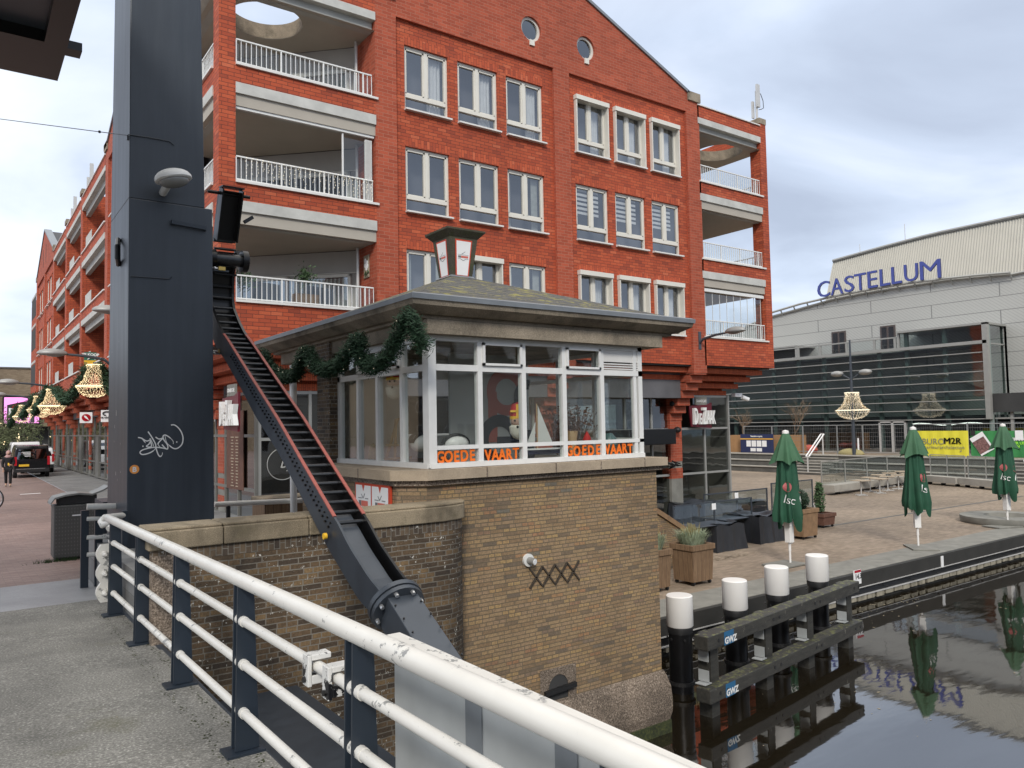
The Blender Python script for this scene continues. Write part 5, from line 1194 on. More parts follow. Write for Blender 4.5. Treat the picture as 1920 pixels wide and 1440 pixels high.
# ================= MOORING FENDER + WHITE-CAPPED PILES =================
fd=thing('timber_fender',(11.8,8.4,ZW),'weathered dark timber fender frame with two mossy beams standing in the canal','fender')
F0=Vector((9.49,8.09,0)); FD=Vector((4.88,.69,0)).normalized(); FNn=Vector((FD.y,-FD.x,0))
def fp(s,z,o=0): q=F0+FD*s+FNn*o; return (q.x,q.y,z)
for z0,z1,nm,a,b_ in ((-.91,-.70,'upper_beam',-.42,5.05),(-1.69,-1.48,'lower_beam',-.40,5.15)):
    w=MB(); w.bar(fp(a,(z0+z1)/2,.13),fp(b_,(z0+z1)/2,.13),.25,z1-z0); w.build(nm,'timber_wet',fd,bevel=.015)
sl_=[(Vector(p)-F0).dot(FD) for p in (Vector((9.49,8.09,0)),Vector((11.17,8.29,0)),Vector((12.69,8.54,0)),Vector((14.37,8.78,0)))]
for s in sl_:
    w=MB(); w.bar(fp(s,-3,-.02),fp(s,-.75,-.02),.22,.22,up=FD); w.build('pile','timber_wet',fd)
    w=MB()
    for z in (-.95,-1.47): 
        w.bar(fp(s-.2,z+.015 if z>-1 else z+.03,.02),fp(s-.2,z-.19 if z>-1 else z+.2,.02),.18,.012,up=FD)
        w.bar(fp(s-.32,z+.012,.03),fp(s-.14,z+.012,.03),.18,.012)
    w.each('steel_bracket','aluminium_sheet',fd)
w=MB()
for s in sl_:
    for z in (-.8,-1.58):
        for d in (-.13,.08): w.cyl(fp(s+d,z,.24),fp(s+d,z-.0,.262),.028,8)
w.each('bolt_hole','black_rubber',fd)
for z,hh in ((-.81,.2),(-1.59,.2)):
    w=MB(); a,b_=fp(.02,z,.2575),fp(.30,z,.2575); w.bar(a,b_,.003,hh); g_=w.build('blue_spray_patch','letter_blue_patch' if 0 else 'navy_board',fd); g_.data.materials[0]=M_('spray_blue',(.02,.12,.25),.7,0,.1)
    w=MB(); o=F0+FD*.03+FNn*.262; w.text('GWZ',.135,lambda x,y,zz:tuple(o+FD*x*1.05+FNn*zz+Vector((0,0,z-.08+y))),.001,.005,align='LEFT'); w.build('sprayed_letters','letter_white',g_)
caps=[]
names=['leftmost white-capped black mooring pile, beside the brick pier','white-capped mooring pile second from the brick pier','white-capped mooring pile third from the brick pier','rightmost white-capped mooring pile, near the 14.3 plate']
def pile():
    t=thing('mooring_pile',(0,0,ZW),names[0],'mooring pile','white capped mooring piles behind the timber fender')
    w=MB(); w.cyl((0,0,-.6),(0,0,1.0),.19,24); w.v=[(a,b_,c+0) for a,b_,c in w.v]; o_=w.build('tube','steel_black',None,smooth=True); return t,o_
t=thing('mooring_pile',(0,0,0),names[0],'mooring pile','white capped mooring piles behind the timber fender')
w=MB(); w.cyl((0,0,-3.5),(0,0,-.45),.195,28); w.build('tube','steel_black',t,smooth=True)
w=MB(); w.lathe([(.205,-.58),(.215,-.5),(.20,-.46)],n=28); w.build('collar','black_rubber',t,smooth=True)
w=MB(); w.lathe([(.212,-.47),(.222,-.455),(.222,.03),(.205,.045),(.0,.05)],n=40); w.build('cap','plastic_white',t,smooth=True)
w=MB()
for a in range(6): w.cyl((.21*math.cos(a*1.05),.21*math.sin(a*1.05),-.66),(.235*math.cos(a*1.05),.235*math.sin(a*1.05),-.66),.02,6)
w.each('clamp_bolt','black_rubber',t); w=MB(); w.lathe([(.20,-1.42),(.225,-1.42),(.225,-1.36),(.20,-1.36)],n=24); w.build('clamp_ring','black_rubber',t)
PX=[(1275,1172),(1378.5,1140),(1457,1112),(1533,1087)]; DD=[13.0,13.85,14.7,15.75]
for i,((px,py),D) in enumerate(zip(PX,DD)):
    d=RT*((px-960)/FPX)+UP*((720-py)/FPX)+fw; p=Vector((0,0,CH))+d*D
    loc=(p.x,p.y,p.z+.46)
    if i==0: t.location=loc
    else: dup(t,loc,0,names[i])
# ================= PLAZA FURNITURE =================
def parasol():
    t=thing('closed_parasol',(0,0,0),'','parasol','closed green parasols along the quay')
    H=3.5
    def rad(a,z):
        prof=[(.95,.30),(1.3,.33),(1.9,.27),(2.5,.235),(2.95,.20),(3.1,.16)]
        for (z0,r0),(z1,r1) in zip(prof,prof[1:]):
            if z<=z1: r=r0+(r1-r0)*(z-z0)/(z1-z0); break
        else: r=.12
        k=max(0,min(1,(3.1-z)/2)); return r*(1+.21*k*math.cos(8*a+.5*math.sin(2.3*z+a))+.10*k*math.cos(5*a+1.3*z)+.05*math.sin(13*a+z*1.5))
    w=MB(); n=96; m_=26; vs=[]
    for j in range(m_+1):
        for i in range(n):
            a=2*math.pi*i/n; zb=1.22-.24*max(0,math.cos(4*a+.5))-.12*abs(math.sin(3*a)); z=zb+(3.08-zb)*j/m_
            r=rad(a,z); vs.append((r*math.cos(a),r*math.sin(a),z))
    w.add(vs,[(j*n+i,j*n+(i+1)%n,(j+1)*n+(i+1)%n,(j+1)*n+i) for j in range(m_) for i in range(n)])
    w.build('canopy','green_cloth',t,smooth=True)
    w=MB(); n=64; vs=[]
    P=[(.40,2.72),(.30,2.95),(.20,3.2),(.10,3.42),(.03,3.47)]
    for j,(r,z) in enumerate(P):
        for i in range(n):
            a=2*math.pi*i/n; k=1-j/4; sq=1/max(abs(math.cos(a)),abs(math.sin(a))); rr=r*(1+(sq-1)*k*.45)*(1-.30*k*abs(math.sin(4*a+.3))**1.5); vs.append((rr*math.cos(a),rr*math.sin(a),z-(.12*k*(sq-1)/.41)))
    w.add(vs,[(j*n+i,j*n+(i+1)%n,(j+1)*n+(i+1)%n,(j+1)*n+i) for j in range(4) for i in range(n)])
    w.build('vent_cap','green_cloth_faded',t,smooth=True)
    w=MB(); w.lathe([(.09,3.42),(.085,3.49),(.0,3.52)],n=14); w.build('finial','plastic_white',t,smooth=True)
    w=MB(); w.cyl((0,0,.34),(0,0,.84),.035,12); w.cyl((0,0,.62),(0,0,.68),.05,12); w.box(.03,.11,-.015,.015,.52,.56); w.cyl((0,0,.02),(0,0,.34),.028,12); w.build('pole','plastic_white',t,smooth=True)
    w=MB(); w.box(-.085,.085,-.085,.085,.56,1.6); w.build('pole_sleeve','plastic_white',t,bevel=.01)
    w=MB()
    for k in range(4):
        a=math.pi/4+k*math.pi/2; w.bar((.15*math.cos(a),.15*math.sin(a),1.0),(.12*math.cos(a),.12*math.sin(a),2.4),.035,.035)
    w.each('rib','plastic_white',t)
    w=MB(); w.box(-.75,.25,-.35,.35,.005,.04); w.build('base_slab','quay_grey',t)
    for k,(a0,zc,sc) in enumerate(((-2.55,1.9,1),(-.75,1.85,1))):
        w=MB(); n=22; vs=[]
        for i in range(n): u,v=.125*math.cos(2*math.pi*i/n),.125*math.sin(2*math.pi*i/n)+.13; a=a0+u/.3; r=rad(a,zc+v)+.014; vs.append((r*math.cos(a),r*math.sin(a),zc+v))
        w.add(vs,[tuple(range(n))]); w.build('red_disc_logo','logo_red',t)
        w=MB()
        def f(x,y,z):
            xx=x+y*.25; zz_=zc-.30+y-x*.22; a=a0+(xx+.03)/.3; r=rad(a,zz_)+.016; return (r*math.cos(a),r*math.sin(a),zz_)
        w.text('lsc',.30,f,0,-.002); w.build('script_letters','letter_white',t)
    return t
PL=['closed green parasol nearest the brick pier, rising behind the mooring piles','closed dark green parasol in front of the yellow banner','closed green parasol farthest right, beside the round concrete seat']
p0=parasol()
for i,(px,py) in enumerate(((1482,1058),(1722,1026),(1890,988))):
    p=at(px,py,Z=ZP); loc=(p.x,p.y,ZP+.01)
    if i==0: p0.location=loc; p0['label']=PL[0]; p0.rotation_euler=(0,0,0)
    else: dup(p0,loc,(0,.75,-.35)[i],PL[i])
# planters
def planter(px,py,wx,wy,h,lab,plant,leg=True,mat='timber_planter'):
    p=at(px,py,Z=ZP); x,y=p.x,p.y; t=thing('timber_planter',(x,y,ZP),lab,'planter')
    w=MB(); b0=ZP+(.09 if leg else 0); tp=.03
    w.add([(x+tp,y+tp,b0),(x+wx-tp,y+tp,b0),(x+wx-tp,y+wy-tp,b0),(x+tp,y+wy-tp,b0),(x,y,ZP+h-.1),(x+wx,y,ZP+h-.1),(x+wx,y+wy,ZP+h-.1),(x,y+wy,ZP+h-.1)],[(0,1,5,4),(1,2,6,5),(2,3,7,6),(3,0,4,7),(0,3,2,1)]); w.build('box',mat,t)
    w=MB(); e=.03
    for q in ((x-e,x+wx+e,y-e,y+.05),(x-e,x+wx+e,y+wy-.05,y+wy+e),(x-e,x+.05,y+.05,y+wy-.05),(x+wx-.05,x+wx+e,y+.05,y+wy-.05)): w.box(*q,ZP+h-.12,ZP+h)
    w.each('rim_board',mat,t); w=MB(); w.box(x+.05,x+wx-.05,y+.05,y+wy-.05,ZP+h-.2,ZP+h-.06); w.build('soil','soil',t)
    if leg:
        w=MB()
        for a in (x+.08,x+wx-.08):
            for b_ in (y+.08,y+wy-.08): w.cyl((a-.02,b_,ZP+.05),(a+.02,b_,ZP+.05),.045,10)
        w.each('castor','black_rubber',t)
    w=MB(); c=Vector((x+wx/2,y+wy/2,ZP+h-.06))
    if plant=='grass':
        for _ in range(900):
            a=random.uniform(0,6.28); r=random.random()**.5*min(wx,wy)*.42; b_=c+Vector((r*math.cos(a),r*math.sin(a),0)); L=random.uniform(.2,.42); o=Vector((math.cos(a),math.sin(a),0))*random.uniform(.3,1.2)*r*.9+Vector((random.gauss(0,.05),random.gauss(0,.05),L)); mm=b_+o*.55+Vector((0,0,.06)); s=Vector((-math.sin(a),math.cos(a),0))*.006
            w.add([b_-s,b_+s,mm+s,mm-s,b_+o],[(0,1,2,3),(3,2,4)])
        o=w.build('grass_tuft','grass_blue',t)
        w=MB()
        for _ in range(60):
            b_=c+Vector((random.gauss(-.05,.08),random.gauss(0,.08),.1)); w.tube([b_,b_+Vector((random.gauss(0,.05),random.gauss(0,.05),random.uniform(.3,.45)))],.006,3,False)
        w.build('seed_heads','grass_tan',t)
    elif plant=='ball':
        def pt():
            a=Vector((random.gauss(0,1),random.gauss(0,1),random.gauss(0,1))).normalized(); r=random.uniform(.75,1.04); return c+Vector((a.x*.30*r,a.y*.30*r,.32+a.z*.33*r))
        w.ball(c+Vector((0,0,.32)),.24,12); leaves(w,pt,.045,1500,.01); w.build('foliage','leaf_dark',t)
    elif plant=='cone':
        def pt():
            z=random.random(); a=random.uniform(0,6.28); r=.2*(1-abs(z-.4)*1.1)*random.random()**.4; return c+Vector((r*math.cos(a),r*math.sin(a),.1+z*1.0))
        leaves(w,pt,.06,1100,.02); w.build('foliage','leaf_green',t); w=MB(); w.cyl(c,c+Vector((0,0,.9)),.02,6); w.build('stem','bark',t)
    return t
planter(1301,1101,.72,.66,.93,'large square timber planter on wheels with blue grass right of the brick pier','grass')
p=at(1262,1104,Z=ZP)
planter(1236,1112,.42,.66,.93,'narrow timber planter with blue grass half hidden behind the brick pier','grass')
planter(1508,1013,.80,.80,.95,'tall timber planter on wheels holding a round clipped dark bush','ball',mat='timber_tan')
planter(1545,991,.72,.72,.50,'low reddish timber planter holding a slender upright shrub','cone',mat='timber_red')
# sloping stair wall beside the hut
t=thing('stair_wall',(14,14.2,ZP),'pale brick stair wall with sloping timber coping right of the hut','wall')
a,b_=at(1228,956,Y=14.0),at(1305,1005,Y=14.0)
w=MB(); w.prism([(12.6,-1.6),(b_.x+.3,-1.6),(b_.x+.3,b_.z-.25),(a.x,a.z-.08),(12.6,a.z+.05)],lambda p:(p[0],14.0,p[1]),lambda p:(p[0],14.25,p[1])); o=w.build('brickwork','brick_ochre',t)
w=MB(); w.bar((a.x-.3,14.12,a.z+.16),(b_.x+.3,14.12,b_.z-.19),.36,.12); w.build('coping','timber_tan',t)
# covered furniture
def cover(px,py,sx,sy,h,lab,seed):
    rnd=random.Random(seed); p=at(px,py,Z=ZP); n=26; m_=14; w=MB(); vs=[]
    for j in range(m_+1):
        for i in range(n*4):
            u=i/(n*4)*4; k=int(u); f=u-k; 
            q=[(-1+2*f,-1),(1,-1+2*f),(1-2*f,1),(-1,1-2*f)][k]
            v=j/m_; fl=1.0+.14*(1-v)**1.5+.035*math.sin(i*.55+seed)*(1-v*.5)+.02*math.sin(i*1.3+seed*2)*(1-v)
            z=h*(v-.04*(1 if v>.9 else 0)) 
            vs.append((p.x+sx/2*(1+q[0]*fl),p.y+sy/2*(1+q[1]*fl),ZP+z+.03*math.sin(i*.4)*v))
    N_=n*4; w.add(vs,[(j*N_+i,j*N_+(i+1)%N_,(j+1)*N_+(i+1)%N_,(j+1)*N_+i) for j in range(m_) for i in range(N_)])
    # sagging top
    tv=[];g_=12
    for j in range(g_+1):
        for i in range(g_+1):
            x=i/g_;y=j/g_; e=min(x,1-x,y,1-y)*4; tv.append((p.x+sx*x,p.y+sy*y,ZP+h-.05*min(1,e)+.05*math.sin(x*9+seed)*math.sin(y*7+seed)))
    w.add(tv,[(j*(g_+1)+i,j*(g_+1)+i+1,(j+1)*(g_+1)+i+1,(j+1)*(g_+1)+i) for j in range(g_) for i in range(g_)])
    return tag(w.build('covered_furniture','tarpaulin',smooth=True),lab,'tarpaulin','black tarpaulins over the terrace furniture')
cover(1345,1036,1.25,1.0,.78,'crumpled black tarpaulin over stacked furniture right behind the large planter',1)
cover(1425,1020,1.2,1.2,.85,'black tarpaulin cover left of the nearest parasol pole',2)
cover(1390,985,1.6,1.2,.8,'black tarpaulin cover in the second row, behind the glass windscreen',3)
cover(1300,985,1.8,1.2,.75,'black tarpaulin cover against the cafe glass front',4)
def ttop(px,py,sx,sy,lab):
    p=at(px,py,Z=ZP+.78); t=thing('low_table',(p.x,p.y,ZP),lab,'table','grey topped terrace tables'); w=MB(); w.box(p.x,p.x+sx,p.y,p.y+sy,ZP+.76,ZP+.79); w.build('top','steel_grey_blue',t,bevel=.01)
    for i,(a,b_) in enumerate(((.05,.05),(sx-.05,.05),(.05,sy-.05),(sx-.05,sy-.05))):
        w=MB(); w.box(p.x+a-.02,p.x+a+.02,p.y+b_-.02,p.y+b_+.02,ZP,ZP+.76); w.build('leg','steel_black',t)
ttop(1305,990,1.6,.8,'grey table top close to the stair wall'); ttop(1360,976,1.9,.9,'long grey table top between the black tarpaulins')
def screen(px0,py0,L,lab,h=1.35,foot=False):
    p=at(px0,py0,Z=ZP); t=thing('terrace_windscreen',(p.x,p.y,ZP),lab,'windscreen','glass windscreens on the cafe terrace')
    w=MB(); x0,x1=p.x-L,p.x
    w.box(x0,x1,p.y-.02,p.y+.02,ZP+h-.04,ZP+h); w.box(x0,x1,p.y-.02,p.y+.02,ZP+.12,ZP+.16)
    for x in (x0,(x0+x1)/2,x1): w.box(x-.02,x+.02,p.y-.02,p.y+.02,ZP+.1,ZP+h)
    w.build('frame','steel_grey_blue',t); w=MB(); w.box(x0,x1,p.y-.003,p.y+.003,ZP+.16,ZP+h-.04); w.build('pane','glass_clear',t)
    for x in (x0,x1):
        w=MB(); w.bar((x,p.y-.3,ZP+.1),(x,p.y+.3,ZP+.1),.05,.04); w.bar((x,p.y-.28,ZP+.1),(x,p.y,ZP+.5),.03,.03); w.build('foot','metal_light',t)
    w=MB(); m=(x0+x1)/2; w.box(m-.14,m+.05,p.y-.03,p.y-.024,ZP+h-.25,ZP+h-.06); w.build('notice','panel_white',t)
screen(1411,1012,3.6,'dark framed glass windscreen nearest the quay with a white notice')
screen(1440,985,3.4,'dark framed glass windscreen behind, reaching toward the nearest parasol')
screen(1525,968,2.6,'dark framed glass windscreen behind the round clipped bush',1.45)
# round concrete seat
p=at(1912,985,Z=ZP); t=thing('round_concrete_seat',(p.x+.4,p.y+.4,ZP),'low round concrete ring seat at the right edge near the third parasol','seat')
w=MB(); w.lathe([(1.45,0),(1.5,.1),(1.5,.24),(.75,.26),(.7,.1)],(p.x+.6,p.y+.6,ZP),40); w.build('ring','quay_grey',t,smooth=True)
# stacked cafe tables and glass screened bench
def cafe():
    t=thing('cafe_table',(0,0,0),'','table','white legged cafe tables standing in a row on the plaza')
    w=MB(); w.box(-.35,.35,-.35,.35,.72,.75); w.build('top','red_top',t) if 0 else w.build('top','poster_coral_pale',t) if 0 else w.build('top','ledge_stone',t)
    w=MB(); w.cyl((0,0,.05),(0,0,.72),.03,8); w.build('stem','metal_light',t); w=MB(); w.box(-.3,.3,-.04,.04,0,.05); w.build('foot','metal_light',t); w=MB(); w.box(-.04,.04,-.3,.3,0,.05); w.build('foot','metal_light',t); return t
c0_=cafe(); c0_['label']='cafe table with pale top nearest of the row, in front of the low bench platform'
spots=[(1615,929),(1650,925),(1632,922),(1665,920),(1648,916),(1685,917),(1668,912),(1702,913),(1688,908),(1720,909)]
for i,(px,py) in enumerate(spots):
    p=at(px,py,Z=ZP); loc=(p.x,p.y,ZP)
    if i==0: c0_.location=loc
    else: dup(c0_,loc,.1*i,'cafe table number-free row, %s'%'' if 0 else ['','second','third','fourth','fifth','sixth','seventh','eighth','ninth','farthest'][i]+' pale topped cafe table of the row, counted from the nearest on the plaza')
def bench(px0,py0,px1,py1,lab,n):
    a,b_=at(px0,py0,Z=ZP),at(px1,py1,Z=ZP); d=(b_-a); L=d.length; d.normalize(); nn=Vector((-d.y,d.x,0)); t=thing('screened_platform',a,lab,'platform','rolling bench platforms with glass screens')
    w=MB(); w.bar(a+nn*.35+Vector((0,0,.32)),b_+nn*.35+Vector((0,0,.32)),.7,.34); w.build('platform','step_pale',t)
    w=MB()
    for i in range(n+1):
        q=a+d*L*i/n+nn*.65; w.bar(q+Vector((0,0,.4)),q+Vector((0,0,1.65)),.05,.05)
    w.each('post','frame_grey',t); w=MB(); w.bar(a+nn*.65+Vector((0,0,1.65)),b_+nn*.65+Vector((0,0,1.65)),.05,.04); w.build('top_rail','frame_grey',t)
    w=MB(); w.bar(a+nn*.65+Vector((0,0,1.03)),b_+nn*.65+Vector((0,0,1.03)),.01,1.15); w.build('pane','glass_clear',t)
    w=MB()
    for s in (.1,.5,.9): q=a+d*L*s+nn*.35; w.cyl(q+Vector((0,0,.06))-nn*.1,q+Vector((0,0,.06))+nn*.1,.07,10)
    w.each('wheel','black_rubber',t)
bench(1565,929,1722,906,'low platform with glass screens left of the middle parasol',4)
bench(1728,907,1792,913,'first low glass screened platform right of the middle parasol',2); bench(1797,913,1865,920,'second low glass screened platform, behind the rightmost parasol',2)
# ================= UPPER SQUARE, STEPS, THEATRE =================
w=MB(); w.box(50.2,300,-40,300,-1.2,0.0); struct(w,'upper_square','paver_plaza')
st=thing('bleacher_steps',(49.5,28,ZP),'long dark stone seating steps with pale edges below the upper square','steps')
for i in range(3):
    w=MB(); w.box(48.4+.6*i,50.25,-10,60,ZP+.43*i-.1,ZP+.43*(i+1)-.06); w.build('riser','step_dark',st); w=MB(); w.box(48.32+.6*i,50.25,-10,60,ZP+.43*(i+1)-.06,ZP+.43*(i+1)); w.build('tread','step_pale',st)
for yy,lab in ((31.6,'narrow stair flight with thin pale treads left of the middle of the seating steps'),(18.1,'narrow stair flight at the right end of the seating steps')):
    t=thing('stair_flight',(48.2,yy,ZP),lab,'stairs')
    w=MB()
    for i in range(7): w.box(47.6+.33*i,50.3,yy-1.3,yy+1.3,ZP+.185*i,ZP+.185*(i+1)-.05)
    w.each('step','step_dark',t); w=MB()
    for i in range(7): w.box(47.57+.33*i,50.3,yy-1.3,yy+1.3,ZP+.185*(i+1)-.05,ZP+.185*(i+1))
    w.each('tread_edge','step_pale',t)
    h=thing('stair_handrail',(48,yy,ZP),'white framed double stair handrail standing on the '+('left' if yy>20 else 'right')+' stair flight','handrail')
    w=MB()
    for o in (-.12,.12): w.bar((47.9,yy+o,ZP+1.25),(49.8,yy+o,ZP+2.75),.06,.06)
    for x,z in ((47.9,ZP+1.25),(49.8,ZP+2.75)): w.bar((x,yy-.12,z),(x,yy+.12,z),.06,.06)
    w.build('frame','panel_white',h); w=MB(); w.cyl((47.9,yy,ZP),(47.9,yy,ZP+1.25),.05,8); w.cyl((49.8,yy,0),(49.8,yy,ZP+2.75),.05,8); w.each('post','metal_light',h)
# theatre
XF=56.0; th=thing('theatre',(XF,32,0),'modern theatre with long louvred glass front, grey ribbed wall and cream roof with blue letters','theatre')
YR=23.2; YL=62
ztop=7.5; zbox=8.78; ybox=at(1687,640,X=XF).y
w=MB(); w.add([(XF,YR,2.45),(XF,YL,2.45),(XF,YL,ztop),(XF,YR,ztop)],[(0,1,2,3)]); w.add([(XF,YR,ztop),(XF,ybox,ztop),(XF,ybox,zbox-.1),(XF,YR,zbox-.1)],[(0,1,2,3)]); w.add([(XF,YR,0),(XF,YL,0),(XF,YL,2.45),(XF,YR,2.45)],[(0,1,2,3)]); w.add([(XF,YR,2.3),(XF+2.8,YR,2.3),(XF+2.8,YR,zbox-.1),(XF,YR,zbox-.1)],[(0,1,2,3)]); w.build('glass_front','glass_theatre',th)
w=MB(); nf=8
for k in range(9): z=2.33+(7.45-2.33)*k/8; w.box(XF-.2,XF-.02,YR-.1,YL,z-.03,z+.03)
w.box(XF-.3,XF+.05,YR-.15,YL,7.38,7.6)
w.each('louvre','frame_grey',th)
w=MB()
ms=[at(x,700,X=XF).y for x in (1853,1772,1700,1648,1544,1496,1449)]+[44,47,50,53,56,59]
for y in ms: w.box(XF+.05,XF+.3,y-.12,y+.12,0,ztop if y>ybox+.1 else zbox)
w.each('fin',M_('fin_green',(.22,.27,.255),.4,0,.1).name,th)
w=MB(); w.box(XF-.3,XF+.05,YR-.2,YR+.12,2.3,zbox); w.box(XF-.3,XF+2.8,YR-.2,ybox+.1,zbox-.12,zbox+.02); w.box(XF-.12,XF+.1,ybox,ybox+.12,ztop,zbox); w.box(XF+2.7,XF+2.85,YR-.2,YR-.05,2.3,zbox); w.box(XF,XF+2.8,YR-.06,YR-.02,7.35,7.45); w.each('glass_box_frame','frame_grey',th)
w=MB(); w.add([(XF,ybox,7.6),(XF,44,7.6),(XF,44,8.35),(XF,ybox,8.35)],[(0,1,2,3)]); w.build('balustrade_glass','glass_clear',th)
w=MB(); w.box(XF-.06,XF+.06,ybox,50,8.35,8.45)
for px in (1679,1640,1588,1538,1497): y=at(px,660,X=XF).y; w.box(XF-.05,XF+.05,y-.09,y+.09,7.6,8.4)
w.each('balustrade','frame_grey',th)
y=at(1470,680,X=XF).y; w=MB(); w.box(XF-.05,XF+3,at(1493,660,X=XF).y,YL,8.5,8.62); w.box(XF-.03,XF+.05,at(1493,660,X=XF).y-.1,at(1493,660,X=XF).y+.1,7.5,8.5); w.each('side_box_roof','frame_grey',th)
# interior of the foyer: floors, stair, back wall
w=MB(); w.box(XF+8,XF+8.3,YR,YL,0,7.4); w.build('foyer_back_wall','foyer_wall',th)
w=MB(); w.box(XF+.4,XF+8,YR+.3,YL,2.4,2.55); w.box(XF+3,XF+8,YR+.3,YL,5.0,5.15); w.box(XF+.3,XF+8,YR+.3,YL,7.3,7.36); w.box(XF+.1,XF+8,YR,YL,-.05,.02); w.each('foyer_floor','interior_room',th)
w=MB(); w.bar((XF+2.5,30,7),(XF+2.5,24.5,4.6),.3,.3); w.bar((XF+2.5,26,2.5),(XF+2.5,31,4.9),.3,.3); w.bar((XF+1.5,26,0),(XF+1.5,30.5,2.4),.5,.3); w.each('foyer_stair','concrete_band',th)
w=MB(); 
for y0 in (27.5,36,40.5): w.box(XF+6,XF+6.2,y0,y0+1.6,.2,2.1)
w.each('foyer_panel','curtain_grey',th)
w=MB(); 
for k in range(9): w.bar((XF+1,24+k*.55,2.0+.08*math.sin(k)),(XF+1,24.5+k*.55,2.0+.08*math.sin(k+1)),.05,.05)
w.build('light_tube','tube_light',th)
w=MB(); y0,y1=at(1736,800,X=XF-.1).y,at(1650,800,X=XF-.1).y; y0,y1=at(1699,800,X=XF-.1).y,at(1648,800,X=XF-.1).y
for q in ((y0,y0+.12,0,2.25),(y1-.12,y1,0,2.25),((y0+y1)/2-.08,(y0+y1)/2+.08,0,2.25),(y0,y1,2.15,2.27)): w.box(XF-.15,XF-.03,*q)
w.build('entrance_door','metal_light',th)
# ribbed wall with curved top
XW=58.7
def prof(pts,X): return [at(a,b_,X=X) for a,b_ in pts]
topc=prof([(1400,612),(1449,594),(1500,580),(1560,563),(1620,551),(1700,538),(1780,526),(1860,518),(1900,515)],XW)+[Vector((XW,8,13.0)),Vector((XW,-8,13.0))]
w=MB(); poly=[(p.y,p.z) for p in topc]+[(-8,2.6),(YL,2.6),(YL,9.5)]
w.prism(poly,lambda p:(XW,p[0],p[1]),lambda p:(XW+.4,p[0],p[1])); w.build('ribbed_wall','cladding_ribbed',th)
w=MB(); w.tube([(XW-.12,p.y,p.z+.02) for p in topc[:10]],.09,6); w.build('eaves_trim','frame_grey',th)
w=MB()
for a,b_,c,d in ((1559,623,1587,640),(1650,612,1680,632)):
    p,q=at(a,b_,X=XW-.05),at(c,d+20,X=XW-.05); w.box(XW-.06,XW+.02,q.y,p.y,q.z,p.z)
dr_=w.each('terrace_door','door_umber',th); 
for o_ in dr_:
    bb=[Vector(v.co) for v in o_.data.vertices]; y0,y1=min(v.y for v in bb)+32,max(v.y for v in bb)+32; z0,z1=min(v.z for v in bb),max(v.z for v in bb)
    w=MB(); w.box(XW-.08,XW-.065,y0+.12,(y0+y1)/2-.08,z0,z1-.12); w.box(XW-.08,XW-.065,(y0+y1)/2+.08,y1-.12,z0,z1-.12); w.build('pane','glass_window',o_)
# black fascia at lower right and ground floor
w=MB(); w.box(XF+.1,XF+.6,-10,YR-.2,2.75,4.0); w.build('black_fascia','interior_dark',th)
w=MB(); w.add([(XF+.4,-10,0),(XF+.4,YR-.2,0),(XF+.4,YR-.2,2.75),(XF+.4,-10,2.75)],[(0,1,2,3)]); w.build('side_glazing','glass_theatre',th)
w=MB()
for y in (22,20.4,18.8,17): w.box(XF+.3,XF+.5,y-.08,y+.08,0,2.75)
w.box(XF+.25,XF+.5,-10,YR-.2,2.3,2.4); w.box(XF+.25,XF+.5,-10,YR-.2,1.1,1.16); w.each('mullion','frame_grey',th)
w=MB(); w.box(XF+5,XF+5.2,-10,YR,0,2.7); w.build('side_back_wall','interior_dark',th)
# cream roof volume
XR=64
rt=prof([(1563,491),(1650,467),(1750,441),(1850,420),(1920,405),(1990,392)],XR)
lo=at(1533,566,X=XR-1.2)
w=MB(); N_=46; vs=[]
y_a,y_b=rt[0].y,rt[-1].y-6
def ztp(y):
    for a,b_ in zip(rt,rt[1:]):
        if b_.y<=y<=a.y: return b_.z+(a.z-b_.z)*(y-b_.y)/(a.y-b_.y)
    return rt[-1].z+(rt[-1].y-y)*.12
top=[];bot=[]
n=360
for i in range(n+1):
    y=y_a+(y_b-y_a)*i/n; rib=.07 if i%3==0 else 0
    top.append((XR-rib,y,ztp(y))); bot.append((XR-1.6-rib,y+ (lo.y-y_a)*(1-i/n),9.0))
w.add(top+bot,[(i,i+1,n+2+i,n+1+i) for i in range(n)]); w.add([top[0],bot[0],(XR+20,bot[0][1]+2,9),(XR+20,top[0][1],top[0][2]-1)],[(0,1,2,3)])
w.build('cream_roof','cladding_cream',th)
w=MB(); w.tube([(XR-.1,p[1],p[2]+.08) for p in top[::24]],.14,6); w.build('roof_edge','lamp_shell_grey',th)
